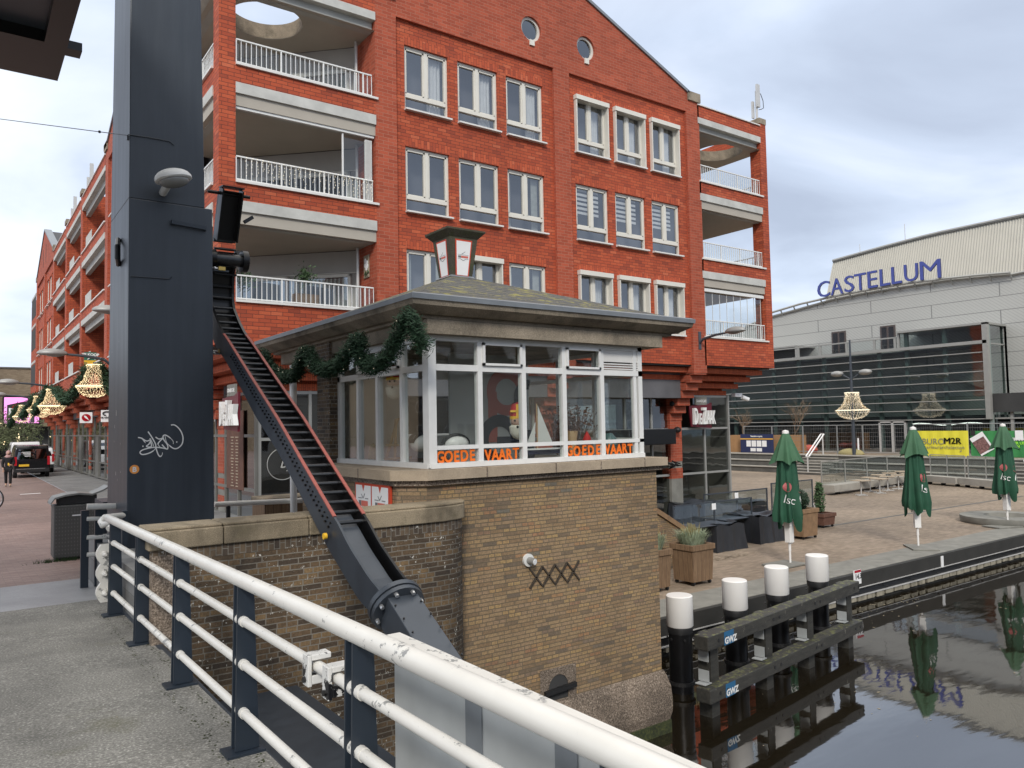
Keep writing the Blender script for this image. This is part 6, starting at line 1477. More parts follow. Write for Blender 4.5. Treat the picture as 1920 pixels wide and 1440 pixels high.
# curved sign rail with letters
XS=58.3; rp=prof([(1440,588),(1500,570),(1560,556.5),(1620,545),(1700,531.5),(1765,523),(1830,516),(1893,511)],XS)
w=MB(); w.tube(rp,.10,6); w.build('sign_rail','frame_grey',th)
w=MB(); rs=resample(rp,16)
for p in rs: w.bar(p,p+Vector((.3,0,-.45)),.08,.08)
w.each('rail_bracket','frame_grey',th)
Lx=[(1533,1556),(1558,1581),(1584,1602),(1603,1625),(1628,1646),(1651,1670),(1673,1692),(1697,1723),(1727,1766)]
def railz(y):
    for a,b_ in zip(rp,rp[1:]):
        if b_.y<=y<=a.y: return b_.z+(a.z-b_.z)*(y-b_.y)/(a.y-b_.y)
    return rp[-1].z
for ch,(a,b_) in zip('CASTELLUM',Lx):
    pa,pb=at(a,540,X=XS-.15),at(b_,540,X=XS-.15); wd=pa.y-pb.y; ym=(pa.y+pb.y)/2; z0=railz(ym)+.08
    for nm,ex,of,mt,xo in (('sign_letter_side',.06,.004,'letter_blue_side',-.14),('sign_letter',.02,.004,'letter_blue',-.22)):
        w=MB(); w.text(ch,1.0,lambda x,y,z:(x,y,z),ex,0 if ch=='M' else of*.5)
        xs_=[v[0] for v in w.v]; ys_=[v[1] for v in w.v]; x0,x1,y0,y1=min(xs_),max(xs_),min(ys_),max(ys_); H=1.32 if ch!='M' else 1.38
        slope=.0
        w.v=[(XS+xo-v[2],pa.y-(v[0]-x0)/(x1-x0)*wd,z0+(v[1]-y0)/(y1-y0)*H+ (railz(pa.y-(v[0]-x0)/(x1-x0)*wd)-railz(ym))*.8) for v in w.v]; w.build(nm,mt,th)
# lightning rods
for px,py,lab in ((1612,458,'thin lightning rod left of centre on the cream roof'),(1696,420,'thin lightning rod higher on the cream roof')):
    a=at(px,py,X=XR+2); w=MB(); w.cyl(a,(a.x,a.y,ztp(a.y)-.5),.03,5); tag(w.build('lightning_rod','metal_light'),lab,'lightning rod','lightning rods on the theatre roof')
# fence panels with banners on the upper square
XN=51.2
def fence(y0,y1,lab):
    t=thing('mesh_fence_panel',(XN,(y0+y1)/2,0),lab,'fence','mesh fence panels along the upper square')
    w=MB(); w.cyl((XN,y0,0),(XN,y0,2.05),.03,6); w.cyl((XN,y1,0),(XN,y1,2.05),.03,6); w.cyl((XN,y0,2.05),(XN,y1,2.05),.03,6); w.cyl((XN,y0,.15),(XN,y1,.15),.025,6); w.build('tube_frame','fence_wire',t)
    w=MB(); y=min(y0,y1)+.14
    while y<max(y0,y1): w.box(XN-.003,XN+.003,y-.003,y+.003,.15,2.05); y+=.14
    for k in range(6): w.box(XN-.005,XN+.005,min(y0,y1),max(y0,y1),.4+.28*k,.412+.28*k)
    w.build('wire_mesh','fence_wire',t)
fy=[at(x,830,X=XN).y for x in (1395,1448,1506,1570,1618,1700,1713,1815)]
for k,(a,b_) in enumerate(zip(fy,fy[1:])):
    if (k,)!=(5,): fence(a-.03,b_+.03,['mesh fence panel farthest left behind the navy board','mesh fence panel just right of the navy board','mesh fence panel left of the chandelier lamp post','mesh fence panel behind the chandelier lamp post','mesh fence panel in front of the glass entrance doors','','mesh fence panel carrying the yellow banner'][k])
fence(fy[-1]-.03,at(1925,830,X=XN).y,'mesh fence panel carrying the green banner')
def banner(x0,x1,yt0,yb0,mat,lab):
    a,b_=at(x0,yt0,X=XN-.05),at(x1,yt0,X=XN-.05); zb=at(x0,yb0,X=XN-.05).z
    t=thing('banner',(XN-.06,(a.y+b_.y)/2,zb),lab,'banner'); w=MB(); n=24
    vs=[];
    for j in (0,1):
        for i in range(n+1): y=a.y+(b_.y-a.y)*i/n; vs.append((XN-.06+.02*math.sin(i*1.3+j),y,(zb,a.z)[j]))
    w.add(vs,[(i,i+1,n+2+i,n+1+i) for i in range(n)]); w.build('cloth',mat,t); return t,a,b_,zb
t,a,b_,zb=banner(1717,1815,808,854,'banner_yellow','yellow banner reading BURO M2R on the mesh fence')
def btext(t,s,px,py,h,mat,off=.0,wx=1,ital=0):
    p=at(px,py,X=XN-.1); w=MB(); w.text(s,h*1.38,lambda x,y,z:(XN-.10-z,p.y-x*wx,p.z+y),.004,off,align='LEFT'); w.build('lettering',mat,t)
btext(t,'BURO',1729,833,.40,'ink_grey',-.004,.96); btext(t,'M2R',1769,832,.40,'ink_black',.0,1.02); btext(t,'M2R',1769.6,832,.40,'ink_black',.0,1.02); btext(t,'M2R',1770.1,832.2,.40,'ink_black',.0,1.02); btext(t,'interieurarchitecten',1727,841,.23,'ink_grey',-.003,1.05); btext(t,'nl',1800,847,.1,'ink_grey',.003)
t,a,b_,zb=banner(1819,1922,808,856,'banner_green','green banner with a tilted magazine picture and lime lettering on the mesh fence')
btext(t,'PROGRAMMA-',1882,826,.17,'letter_white',.012,.9); btext(t,'ZOMER UIT',1884,833,.16,'banner_lime',.01); btext(t,'ALPHEN',1884,839,.16,'banner_lime',.01)
w=MB(); p=at(1841,832,X=XN-.11)
def quad(mb,c,hw,hh,ang,xo=0): 
    vs=[(XN-.11-xo,c.y-(x*math.cos(ang)-z*math.sin(ang)),c.z+(x*math.sin(ang)+z*math.cos(ang))) for x,z in ((-hw,-hh),(hw,-hh),(hw,hh),(-hw,hh))]; mb.add(vs,[(0,1,2,3)])
quad(w,p,.44,.62,.55); mg=w.build('magazine','panel_white',t); w=MB(); q=p.copy(); q.z-=.1; quad(w,q,.38,.42,.55,.01); w.build('cover_picture',M_('cover_mix',(.25,.13,.12),.7,0,.9,9).name,mg)
w=MB(); p=at(1911,816,X=XN-.11); quad(w,p,.22,.28,0,.0); w.build('logo_square','panel_white',t); w=MB(); p=at(1824,812,X=XN-.11); quad(w,p,.13,.16,0,0); w.build('corner_mark','ink_black',t)
# navy information board
XI_=50.7; a,b_=at(1388,814,X=XI_),at(1449,812,X=XI_); zb=at(1390,850,X=XI_).z
t=thing('information_board',(XI_,(a.y+b_.y)/2,zb),'navy blue information board with orange stripe and four white sheets','board')
w=MB(); w.box(XI_,XI_+.06,b_.y,a.y,zb,a.z); w.build('board','navy_board',t)
w=MB(); w.box(XI_-.012,XI_,b_.y,a.y,a.z-.42,a.z-.33); w.box(XI_-.012,XI_,b_.y,a.y,zb,zb+.06); w.each('stripe','ochre_stripe',t)
W_=a.y-b_.y; w=MB()
for k in range(4): y=a.y-W_*(.19+.16*k); w.box(XI_-.015,XI_,y-W_*.135,y,zb+.55,zb+1.02)
for k in range(2): y=a.y-W_*(.31+.19*k); w.box(XI_-.015,XI_,y-W_*.16,y,zb+.18,zb+.44)
w.each('white_sheet','panel_white',t)
w=MB(); w.text('Plattegrond en informatie' if 0 else 'Theaterplein en omgeving',.17,lambda x,y,z:(XI_-.01-z,(a.y+b_.y)/2-x*.62,a.z-.22+y),.003,.004); w.build('heading','letter_white',t)
w=MB(); w.box(XI_+.5,XI_+1.3,at(1500,830,X=XI_+.5).y,at(1365,830,X=XI_+.5).y,0,1.35); tag(w.build('plywood_hoarding','plywood'),'low plywood hoarding behind the navy information board','hoarding')
# heap, cloth etc
p=at(1515,852,X=53); w=MB()
for k in range(5): w.ball((53+random.uniform(-.3,.3),p.y+random.uniform(-1,1),.2),random.uniform(.3,.5),10,(1,1.4,.8))
tag(w.build('folded_cloth_heap',M_('cloth_coral',(.5,.09,.06),.8,0,.3,3).name,smooth=True),'heap of folded coral red cloth lying behind the mesh fence','cloth')
p=at(1596,853,X=50.9); w=MB(); w.ball((50.9,p.y,.05),.6,14,(.7,1.6,.65)); tag(w.build('sand_heap','grass_tan',smooth=True),'small pale sand heap at the foot of the lamp post','heap')
for px in (1610,):
    p=at(px,852,X=50.9); w=MB(); w.cyl((50.9,p.y,0),(50.9,p.y,1.15),.06,8); tag(w.build('white_bollard','panel_white',smooth=True),'short white post to the right of the chandelier lamp post','bollard')
# ================= CHANDELIERS =================
def chandelier(name,white):
    t=thing(name,(0,0,0),'','chandelier'); R=.62; top=-0.02
    rnd=random.Random(3); lm='fairy_white' if white else 'fairy_light'
    prof=[(.26,0),(.24,-.12),(.27,-.3),(.33,-.5),(.42,-.68),(.62,-.86)]; bowl=[(.62,-.86),(.60,-.94),(.54,-1.05),(.44,-1.16),(.32,-1.24),(.15,-1.29)]
    w=MB(); b=MB()
    ns=30
    def interp(P,u):
        x=u*(len(P)-1); k=min(int(x),len(P)-2); f=x-k; return (P[k][0]+(P[k+1][0]-P[k][0])*f,P[k][1]+(P[k+1][1]-P[k][1])*f)
    for P,m_ in ((prof,20),(bowl,11)):
        for i in range(ns):
            a=2*math.pi*i/ns; pts=[]
            for j in range(m_+1):
                r,z=interp(P,j/m_); pts.append((r*math.cos(a),r*math.sin(a),z)); b.octa((r*math.cos(a)+rnd.gauss(0,.02),r*math.sin(a)+rnd.gauss(0,.02),z+rnd.gauss(0,.012)),.013)
            w.tube(pts[::3]+[pts[-1]],.0045,4,False)
    w.build('strings','wire_gold',t); b.build('light_beads',lm,t)
    w=MB(); n=40
    for r,z,rr in ((.62,-.86,.018),(.26,0,.014)):
        w.tube([(r*math.cos(2*math.pi*i/n),r*math.sin(2*math.pi*i/n),z) for i in range(n+1)],rr,5)
    w.each('hoop',lm,t); w=MB(); w.cyl((0,0,-.86),(0,0,.12),.02,6); w.build('stem','black_rubber',t)
    return t
ch=chandelier('street_chandelier',False); ch['group']='glowing chandeliers hung above the street'
CL=['nearest glowing chandelier above the street, beside the steel column','second glowing chandelier above the street','third glowing chandelier, half hidden behind the second','fourth glowing chandelier, low behind the second one','farthest glowing chandelier, in front of the pink screen']
for i,(px,py,Y) in enumerate(((176,684,35.0),(98,730,46.5),(72,743,58),(79,756,66),(42,760,71))):
    p=at(px,py,Y=Y)
    if i==0: ch.location=p; ch['label']=CL[0]
    else: dup(ch,p,i*.3,CL[i],sc=1.0 if i!=3 else .8)
# lamps on brick wall
def wlamp():
    t=thing('wall_street_lamp',(0,0,0),'','street lamp','grey arm lamps on the brick building'); 
    w=MB(); w.ball((0,0,0),.30,22,(1.45,.75,.55)); w.v=[(x,y,z if z>-.02 else z*.42) for x,y,z in w.v]; w.v=[(x+(-.0),y*(1-.25*(x>0)*x/.43),z) for x,y,z in w.v]; w.build('head','lamp_shell_grey',t,smooth=True)
    w=MB(); w.tube([(-.25,0,0),(-.9,0,-.04),(-1.45,0,-.13),(-1.62,0,-.28)],.04,8,True,[.03,.045,.05,.04]); w.build('arm','steel_grey_blue',t,smooth=True)
    w=MB(); w.box(-1.68,-1.60,-.07,.07,-.5,.16); w.build('wall_plate','steel_grey_blue',t)
    w=MB(); w.ball((-.05,0,-.03),.2,14,(1.3,.8,.35)); w.build('diffuser','lamp_glass',t,smooth=True); return t
l0=wlamp(); 
# head points away from the wall: -Y on the water side, -X on the street side
p=at(1367,618,X=22.4); hy=19.05-1.62
z_=at(1360,616,Y=hy).z; l0.location=(22.37,hy,at(1367,620,Y=hy).z); l0.rotation_euler=(0,0,-math.pi/2); l0['label']='grey wall lamp on a short arm above the cafe sign, right of the hut roof'
def slamp(Y,py,pxr,lab,sc=1):
    z=at(pxr,py,Y=Y).z; dup(l0,(5.09-1.62*sc,Y,z),math.pi,lab,sc=sc)
slamp(35.2,664,125,'grey wall lamp over the nearest street chandelier',1.25); slamp(58.5,718,45,'grey wall lamp second down the street, over the second chandelier',1.5); slamp(73.5,741,20,'farthest grey wall lamp above the pink screen',1.5); slamp(24.2,583,205,'grey wall lamp peeping out left of the steel column')
# plaza lamp post with chandelier
pz=at(1602,852,X=50.6); t=thing('plaza_lamp_post',(50.6,pz.y,0),'tall grey double headed lamp post carrying a white bead chandelier','lamp post')
w=MB(); w.cyl((50.6,pz.y,0),(50.6,pz.y,8.0),.13,12,.06); w.build('pole','steel_grey_blue',t,smooth=True)
zt_=at(1578,702,X=50.6).z
for s in (-1,1):
    w=MB(); w.tube([(50.6,pz.y,zt_-.4),(50.6,pz.y+s*.6,zt_-.05),(50.6,pz.y+s*.8,zt_)],.05,6); w.build('arm','steel_grey_blue',t)
    w=MB(); w.ball((50.6,pz.y+s*1.05,zt_+.05),.42,14,(.8,1.1,.5)); w.build('lamp_head','lamp_shell_grey',t,smooth=True)
c=chandelier('plaza_chandelier',True); c.location=(50.6,pz.y,at(1580,737,X=50.6).z); c.scale=(1.72,1.72,1.42); c['label']='pale bead chandelier hung around the plaza lamp post before the glass theatre'
# ================= GARLANDS =================
def garland(name,pts,r,n,leaf,lab,grp=None,size=.05):
    t=thing(name,tuple(pts[len(pts)//2]),lab,'garland',grp); P=resample([Vector(p) for p in pts],40); w=MB(); w.tube(P,r*.42,6); w.build('core','leaf_dark',t)
    w=MB(); Q=resample(P,200)
    for _ in range(n):
        p=random.choice(Q)+Vector((random.gauss(0,1),random.gauss(0,1),random.gauss(0,1))).normalized()*r*random.random()**.45
        a=Vector((random.uniform(-1,1),random.uniform(-1,1),random.uniform(-1,1))).normalized(); b_=a.orthogonal().normalized(); s=size*random.uniform(.5,1.3)
        w.add([p-b_*s*.10,p+b_*s*.10,p+b_*s*.08+a*s,p-b_*s*.08+a*s],[(0,1,2,3)])
    w.build('needles',leaf,t); return t,Q
f=lambda px,py:tuple(at(px,py,X=4.22))
gp=[f(493,662),f(505,690),f(530,708),f(555,705),f(568,672),f(577,655),f(588,685),f(610,695),f(636,688),f(652,665),f(668,640),f(680,632),f(672,660),f(690,690),f(715,682),f(738,655),f(752,615),f(762,592)]+[tuple(at(772,590,Y=7.8)),tuple(at(778,615,Y=7.78)),tuple(at(784,640,Y=7.78)),tuple(at(795,652,Y=7.78))]
g1,Q=garland('fir_garland',gp,.118,22000,'leaf_fir','thick dark green fir garland with tiny lights swagged under the hut eaves',size=.055)
w=MB()
for _ in range(70):
    p=random.choice(Q)+Vector((random.gauss(0,1),random.gauss(0,1),random.gauss(0,1))).normalized()*.105; w.octa(p,.0045)
w.build('tiny_lights','fairy_white',g1)
f2=lambda px,py,Y:tuple(at(px,py,Y=Y))
garland('street_garland',[f2(186,686,35),f2(198,705,35),f2(212,735,34)],.22,2600,'leaf_fir','short fir garland falling right of the nearest street chandelier','fir garlands between the street chandeliers',size=.16)
garland('street_garland',[f2(165,690,35),f2(150,722,37),f2(132,745,39),f2(121,752,41),f2(112,738,44),f2(106,730,46)],.24,4500,'leaf_fir','fir garland swagged between the nearest and the second chandelier','fir garlands between the street chandeliers',size=.16)
garland('street_garland',[f2(91,728,46.5),f2(80,750,50),f2(65,775,54)],.24,3000,'leaf_fir','fir garland falling left from the second chandelier','fir garlands between the street chandeliers',size=.18)
garland('street_garland',[f2(66,742,58),f2(52,765,61),f2(41,783,64)],.26,2600,'leaf_fir','fir garland falling left from the third chandelier','fir garlands between the street chandeliers',size=.18)
garland('street_garland',[f2(34,760,71),f2(26,780,73),f2(19,798,75)],.26,2000,'leaf_fir','fir garland tail at the left, over the pink screen','fir garlands between the street chandeliers',size=.18)
# ================= STREET END =================
t=thing('end_building',(-20,95,0),'wide windowless tan brick building closing the far end of the street','building')
w=MB(); w.box(-70,14,95,110,3.3,9.35); w.box(-70,3.6,95,110,-.2,3.3); w.each('wall','brick_tan',t)
w=MB(); w.box(3.6,14,96.5,97,-.2,3.3); w.build('ground_floor_glazing','interior_dark',t); w=MB(); w.box(-70,14,94.9,110,9.35,9.5); w.build('roof_edge','step_dark',t)
w=MB(); w.box(5.2,5.5,96.2,96.4,1.2,2.4); w.build('lit_window','fairy_light',t)
a,b_=at(8,745,Y=94.6),at(73,793,Y=94.6); t=thing('advertising_screen',((a.x+b_.x)/2,94.7,a.z),'large pink advertising screen reading PLA on the tan building at the end of the street','screen')
w=MB(); w.box(a.x-.15,b_.x+.15,94.65,94.95,b_.z-.15,a.z+.15); w.build('frame','steel_black',t); w=MB(); w.box(a.x,b_.x,94.62,94.65,b_.z,a.z); w.build('picture','screen_pink',t)
p=at(13,773,Y=94.6); q=at(48,761,Y=94.6); w=MB(); w.add([(p.x,94.58,p.z-.65),(q.x,94.58,p.z-.45),(q.x,94.58,p.z+1.15),(p.x,94.58,p.z+.75)],[(0,1,2,3)]); w.build('dark_patch','ink_black',t)
w=MB(); w.text('PLA',.95,lambda x,y,z:(p.x+.12+x,94.56-z,p.z-.25+y),.005,.03,align='LEFT'); w.build('lettering','panel_white',t)
q=at(28,763,Y=94.6); w=MB(); w.cyl((q.x+.15,94.575,q.z-.1),(q.x+.15,94.57,q.z-.1),.42,20); w.build('red_disc','tail_red',t)
# trees and shrubs near the street end
def bare_tree(name,base,h,lab,mat='bark',seed=1,spread=.5,depth=5,r0=.12):
    rnd=random.Random(seed); t=thing(name,tuple(base),lab,'tree'); w=MB(); cr=MB()
    def br(p,d,L,r,k,m):
        q=p+d*L; mid=(p+q)/2+Vector((rnd.gauss(0,.04),rnd.gauss(0,.04),0))*L; m.tube([p,mid,q],r,5,False,[r,r*.85,r*.65])
        if k<=0: return
        for _ in range(3 if k>1 else 4):
            nd=(d+Vector((rnd.gauss(0,spread),rnd.gauss(0,spread),rnd.gauss(.12,spread*.5)))).normalized(); br(q if rnd.random()<.6 else mid,nd,L*rnd.uniform(.6,.82),r*.6,k-1,cr)
    br(Vector(base),Vector((0,0,1)),h*.3,r0,depth,w); w.build('trunk',mat,t); cr.build('crown',mat,t); return t
bare_tree('bare_tree',(1.0,104,0),13,'bare winter tree behind the tan building at the far left',seed=4,r0=.25)
def bush_tree(x,y,h,r,lab,seed,mat='leaf_olive',n=2600):
    rnd=random.Random(seed); t=thing('street_tree',(x,y,0),lab,'tree'); w=MB(); w.tube([(x,y,0),(x+.1,y,h*.4),(x,y,h*.8)],.12,8,True,[.14,.1,.05])
    for k in range(7): a=k*.9; w.tube([(x,y,h*.35),(x+math.cos(a)*r*.5,y+math.sin(a)*r*.5,h*.6),(x+math.cos(a)*r*.8,y+math.sin(a)*r*.8,h*.8)],.03,5)
    w.build('trunk','bark',t); w=MB(); cl=[(rnd.gauss(0,r*.5),rnd.gauss(0,r*.5),rnd.uniform(.35,.95)*h,rnd.uniform(.25,.5)*r) for _ in range(26)]
    for _ in range(n):
        c=rnd.choice(cl); d=Vector((rnd.gauss(0,1),rnd.gauss(0,1),rnd.gauss(0,1))).normalized()*c[3]*rnd.random()**.35; p=Vector((x+c[0],y+c[1],c[2]))+d
        a=Vector((rnd.uniform(-1,1),rnd.uniform(-1,1),rnd.uniform(-1,1))).normalized(); b_=a.orthogonal().normalized(); s=rnd.uniform(.06,.13); w.add([p-a*s,p+b_*s*.5,p+a*s,p-b_*s*.5],[(0,1,2,3)])
    w.build('crown',mat,t)
    w=MB()
    for _ in range(14): c=rnd.choice(cl); w.octa((x+c[0],y+c[1]-c[3],c[2]),.05)
    w.build('tiny_lights','fairy_light',t)
bush_tree(2.6,82,4.6,2.6,'olive green street tree with tiny lights left above the black van',5); bush_tree(.2,84,5.2,2.6,'olive green street tree at the left edge behind the person',6); bush_tree(5.2,86,4.2,2.0,'smaller dark street tree above the white cars',7,n=1800)
bush_tree(-1.5,80,2.4,1.8,'low dark shrub at the left edge below the pink screen',8,'leaf_dark',1400)
# van
def van(x,y,L,Wd,H,lab,name,cat,body,rear=True):
    t=thing(name,(x,y,0),lab,cat); h=Wd/2
    # profile along Y (rear at y, front at y+L)
    pr_=[(0,.32),(0,.95),(.10,H-.12),(.25,H),(L*.62,H),(L*.74,H-.08),(L*.86,1.15),(L-.05,.95),(L,.5),(L-.05,.32)]
    w=MB()
    def ring(k,ins): return [(x+k*(h-ins*(1 if z>1.0 else 0)),y+a,z) for a,z in pr_]
    A=[(x-h+.10*max(0,(z-.95))/(H-.95),y+a,z) for a,z in pr_]; B_=[(x+h-.10*max(0,(z-.95))/(H-.95),y+a,z) for a,z in pr_]; n=len(pr_)
    w.add(A+B_,[tuple(range(n))[::-1],tuple(range(n,2*n))]+[(i,(i+1)%n,n+(i+1)%n,n+i) for i in range(n)]); w.build('body',body,t,bevel=.06)
    w=MB(); w.add([(x-h+.14,y+.015,1.08),(x+h-.14,y+.015,1.08),(x+h-.24,y+.085,H-.2),(x-h+.24,y+.085,H-.2)],[(0,1,2,3)]); w.build('rear_window','glass_car' if body=='car_black' else 'glass_car',t)
    for s in (-1,1):
        w=MB(); w.box(x+s*(h-.02),x+s*(h-.15),y-.03,y+.06,.72,1.22); w.build('tail_light','tail_red',t)
        w=MB(); w.box(x+s*h-.005,x+s*h+.14,y+L*.7,y+L*.7+.1,1.0,1.25); w.build('mirror',body,t)
        for yy in (.75,L-.8):
            w=MB(); w.cyl((x+s*(h-.20),y+yy,.32),(x+s*(h+.005),y+yy,.32),.32,20); o=w.build('wheel','tyre',t,smooth=True); w=MB(); w.cyl((x+s*(h-.02),y+yy,.32),(x+s*(h+.012),y+yy,.32),.19,14); w.build('rim','chrome',o)
        w=MB(); w.add([(x+s*(h+.004-.03),y+L*.3,1.1),(x+s*(h+.004-.03),y+L*.72,1.1),(x+s*(h-.06),y+L*.66,H-.2),(x+s*(h-.06),y+L*.3,H-.2)],[(0,1,2,3)]); w.build('side_window','glass_car',t)
    w=MB(); w.box(x-h+.25,x-h+.75,y-.02,y,.66,.78); w.build('number_plate','plate_yellow',t)
    w=MB(); w.box(x-h+.05,x+h-.05,y-.05,y+.1,.33,.55); w.build('bumper','black_rubber',t)
    w=MB(); w.box(x-h+.12,x+h-.25,y-.06,y-.045,.50,.53); w.build('bumper_trim','chrome',t)
    w=MB()
    for s in (-1,1): w.box(x+s*(h-.14)-.02,x+s*(h-.14)+.02,y+.3,y+L*.6,H+.01,H+.06)
    w.each('roof_rail','chrome',t); return t
pl,pr2=at(31,897,Z=0),at(86,897,Z=0)
vt=van((pl.x+pr2.x)/2+.1,pl.y,4.4,1.80,1.84,'black small van parked with its rear and yellow plate toward the bridge','parked_van','van','car_black')
w=MB(); vx=(pl.x+pr2.x)/2+.1
for k in range(4): w.box(vx-.52+.05*k,vx-.08,pl.y+.012,pl.y+.02,1.46-.075*k,1.49-.075*k)
w.build('window_lettering','panel_white',vt)
van(4.35,pl.y+5.5,4.3,1.8,1.6,'white car parked directly beyond the black van beside the shop fronts','parked_car','car','car_white'); van(4.1,pl.y+12,4.5,1.85,1.95,'white van parked farthest down the street, roof above the black van','parked_van','van','car_white')
# person
def person(loc,rzv,lab):
    t=thing('person',(0,0,0),lab,'person')
    V=[(0,0,.92),(0,0,1.08),(0,0,1.28),(0,.01,1.42),(0,.01,1.50),(0,.0,1.60),(0,0,1.70),
       (.17,0,1.38),(.23,.02,1.12),(.16,-.16,1.02),(.08,-.20,1.06),(-.17,0,1.38),(-.24,.0,1.10),(-.20,-.10,.90),(-.19,-.13,.82),
       (.09,0,.86),(.10,-.10,.50),(.10,-.06,.10),(.10,-.17,.04),(-.09,0,.86),(-.10,.06,.50),(-.10,.16,.12),(-.10,.07,.04)]
    E=[(0,1),(1,2),(2,3),(3,4),(4,5),(5,6),(3,7),(7,8),(8,9),(9,10),(3,11),(11,12),(12,13),(13,14),(0,15),(15,16),(16,17),(17,18),(0,19),(19,20),(20,21),(21,22)]
    Rr=[.15,.13,.15,.10,.05,.085,.07,.065,.05,.035,.03,.065,.05,.035,.03,.09,.06,.045,.035,.09,.06,.045,.035]
    def skin(name,vi,mat,grow=0,zmin=-9):
        idx={v:i for i,v in enumerate(vi)}; me=bpy.data.meshes.new(name); me.from_pydata([V[i] for i in vi],[(idx[a],idx[b_]) for a,b_ in E if a in idx and b_ in idx],[]); o=bpy.data.objects.new(name,me); COL.objects.link(o); o.parent=t
        md=o.modifiers.new('s','SKIN'); md.use_smooth_shade=True
        for i,v in enumerate(vi): me.skin_vertices[0].data[i].radius=((Rr[v]+grow),)*2
        me.skin_vertices[0].data[0].use_root=True; o.modifiers.new('u','SUBSURF').levels=2; o.modifiers['u'].render_levels=2; me.materials.append(MATS[mat]); return o
    skin('body',list(range(23)),'skin'); skin('coat',[0,1,2,3,7,8,9,11,12,13,15,19],'cloth_black',.022); skin('trousers',[0,15,16,17,19,20,21],'cloth_black',.016)
    w=MB(); w.ball((0,.02,1.615),.118,14,(.95,1,1.12)); w.lathe([(.13,1.40),(.14,1.45),(.10,1.52)],n=14); w.build('headscarf','scarf_pink',t,smooth=True)
    w=MB(); w.ball((0,-.075,1.60),.07,12,(.85,.75,1.1)); w.ball((0,-.135,1.595),.013,6); w.build('face','skin',t,smooth=True)
    w=MB(); 
    for s in (-.027,.027): w.ball((s,-.13,1.62),.009,6)
    w.box(-.02,.02,-.131,-.126,1.555,1.562); w.build('eyes_and_mouth','ink_black',t)
    for x,y in ((.10,-.12),(-.10,.12)):
        w=MB(); w.ball((x,y-.02,.04),.06,10,(.75,1.9,.65)); w.build('shoe','ledge_stone',t,smooth=True)
    for hx,hy,hz,s in ((.07,-.22,1.05,1),(-.19,-.15,.78,-1)):
        w=MB(); w.ball((hx,hy,hz),.032,8,(.8,.6,1.2))
        for k in range(4): w.tube([(hx-.02+.014*k,hy-.01,hz-.03),(hx-.02+.014*k,hy-.025,hz-.06),(hx-.02+.014*k,hy-.02,hz-.08+.004*abs(k-1.5))],.007,5)
        w.tube([(hx+s*-.03,hy,hz),(hx+s*-.045,hy-.02,hz-.03)],.008,5); w.build('hand','skin',t,smooth=True)
    w=MB(); w.box(.0,.06,-.262,-.252,1.02,1.14); w.build('phone','mitre_gold',t)
    t.location=loc; t.rotation_euler=(0,0,rzv); return t
pp=at(15,912,Z=0); person((pp.x,pp.y,0),math.radians(-8),'person in black coat, black trousers and pale pink headscarf walking toward the bridge')
# bicycle at the left edge
def bicycle():
    g=at(-16,957,Z=.13); t=thing('bicycle',(0,0,0),'dark bicycle at the left edge, only its front wheel and handlebar in view','bicycle')
    def wheel(x):
        w=MB(); n=32; w.tube([(x+.34*math.cos(2*math.pi*i/n),0,.35+.34*math.sin(2*math.pi*i/n)) for i in range(n+1)],.022,8); o=w.build('wheel','tyre',t,smooth=True)
        w=MB(); w.tube([(x+.31*math.cos(2*math.pi*i/n),0,.35+.31*math.sin(2*math.pi*i/n)) for i in range(n+1)],.012,6); w.build('rim','chrome',o)
        w=MB()
        for i in range(14): a=2*math.pi*i/14; w.tube([(x,.01*(-1)**i,.35),(x+.31*math.cos(a),0,.35+.31*math.sin(a))],.002,3,False)
        w.build('spokes','chrome',o)
    wheel(0); wheel(-1.08)
    w=MB()
    for a,b_ in (((0,0,.35),(-.12,0,.95)),((-.14,0,.85),(-.62,0,.30)),((-.14,0,.88),(-.75,0,.80)),((-.62,0,.30),(-.78,0,.90)),((-.62,0,.30),(-1.08,0,.35)),((-1.08,0,.35),(-.75,0,.75))): w.tube([a,b_],.018,8)
    w.build('frame','steel_black',t,smooth=True)
    w=MB(); w.tube([(-.12,0,.95),(-.14,0,1.08),(-.1,.28,1.1),(.0-.22,.33,1.08)],.013,6); w.tube([(-.14,0,1.08),(-.1,-.28,1.1),(-.22,-.33,1.08)],.013,6); w.build('handlebar','steel_black',t); w=MB(); w.ball((-.82,0,.97),.1,10,(1.3,.7,.4)); w.build('saddle','black_rubber',t)
    w=MB(); w.cyl((-.14,-.3,1.1),(-.24,-.34,1.09),.02,8); w.build('grip',M_('grip_blue',(.25,.5,.6),.5,0,0).name,t)
    t.location=g; t.rotation_euler=(0,0,math.atan2(RT.y,RT.x)+.15)
bicycle()
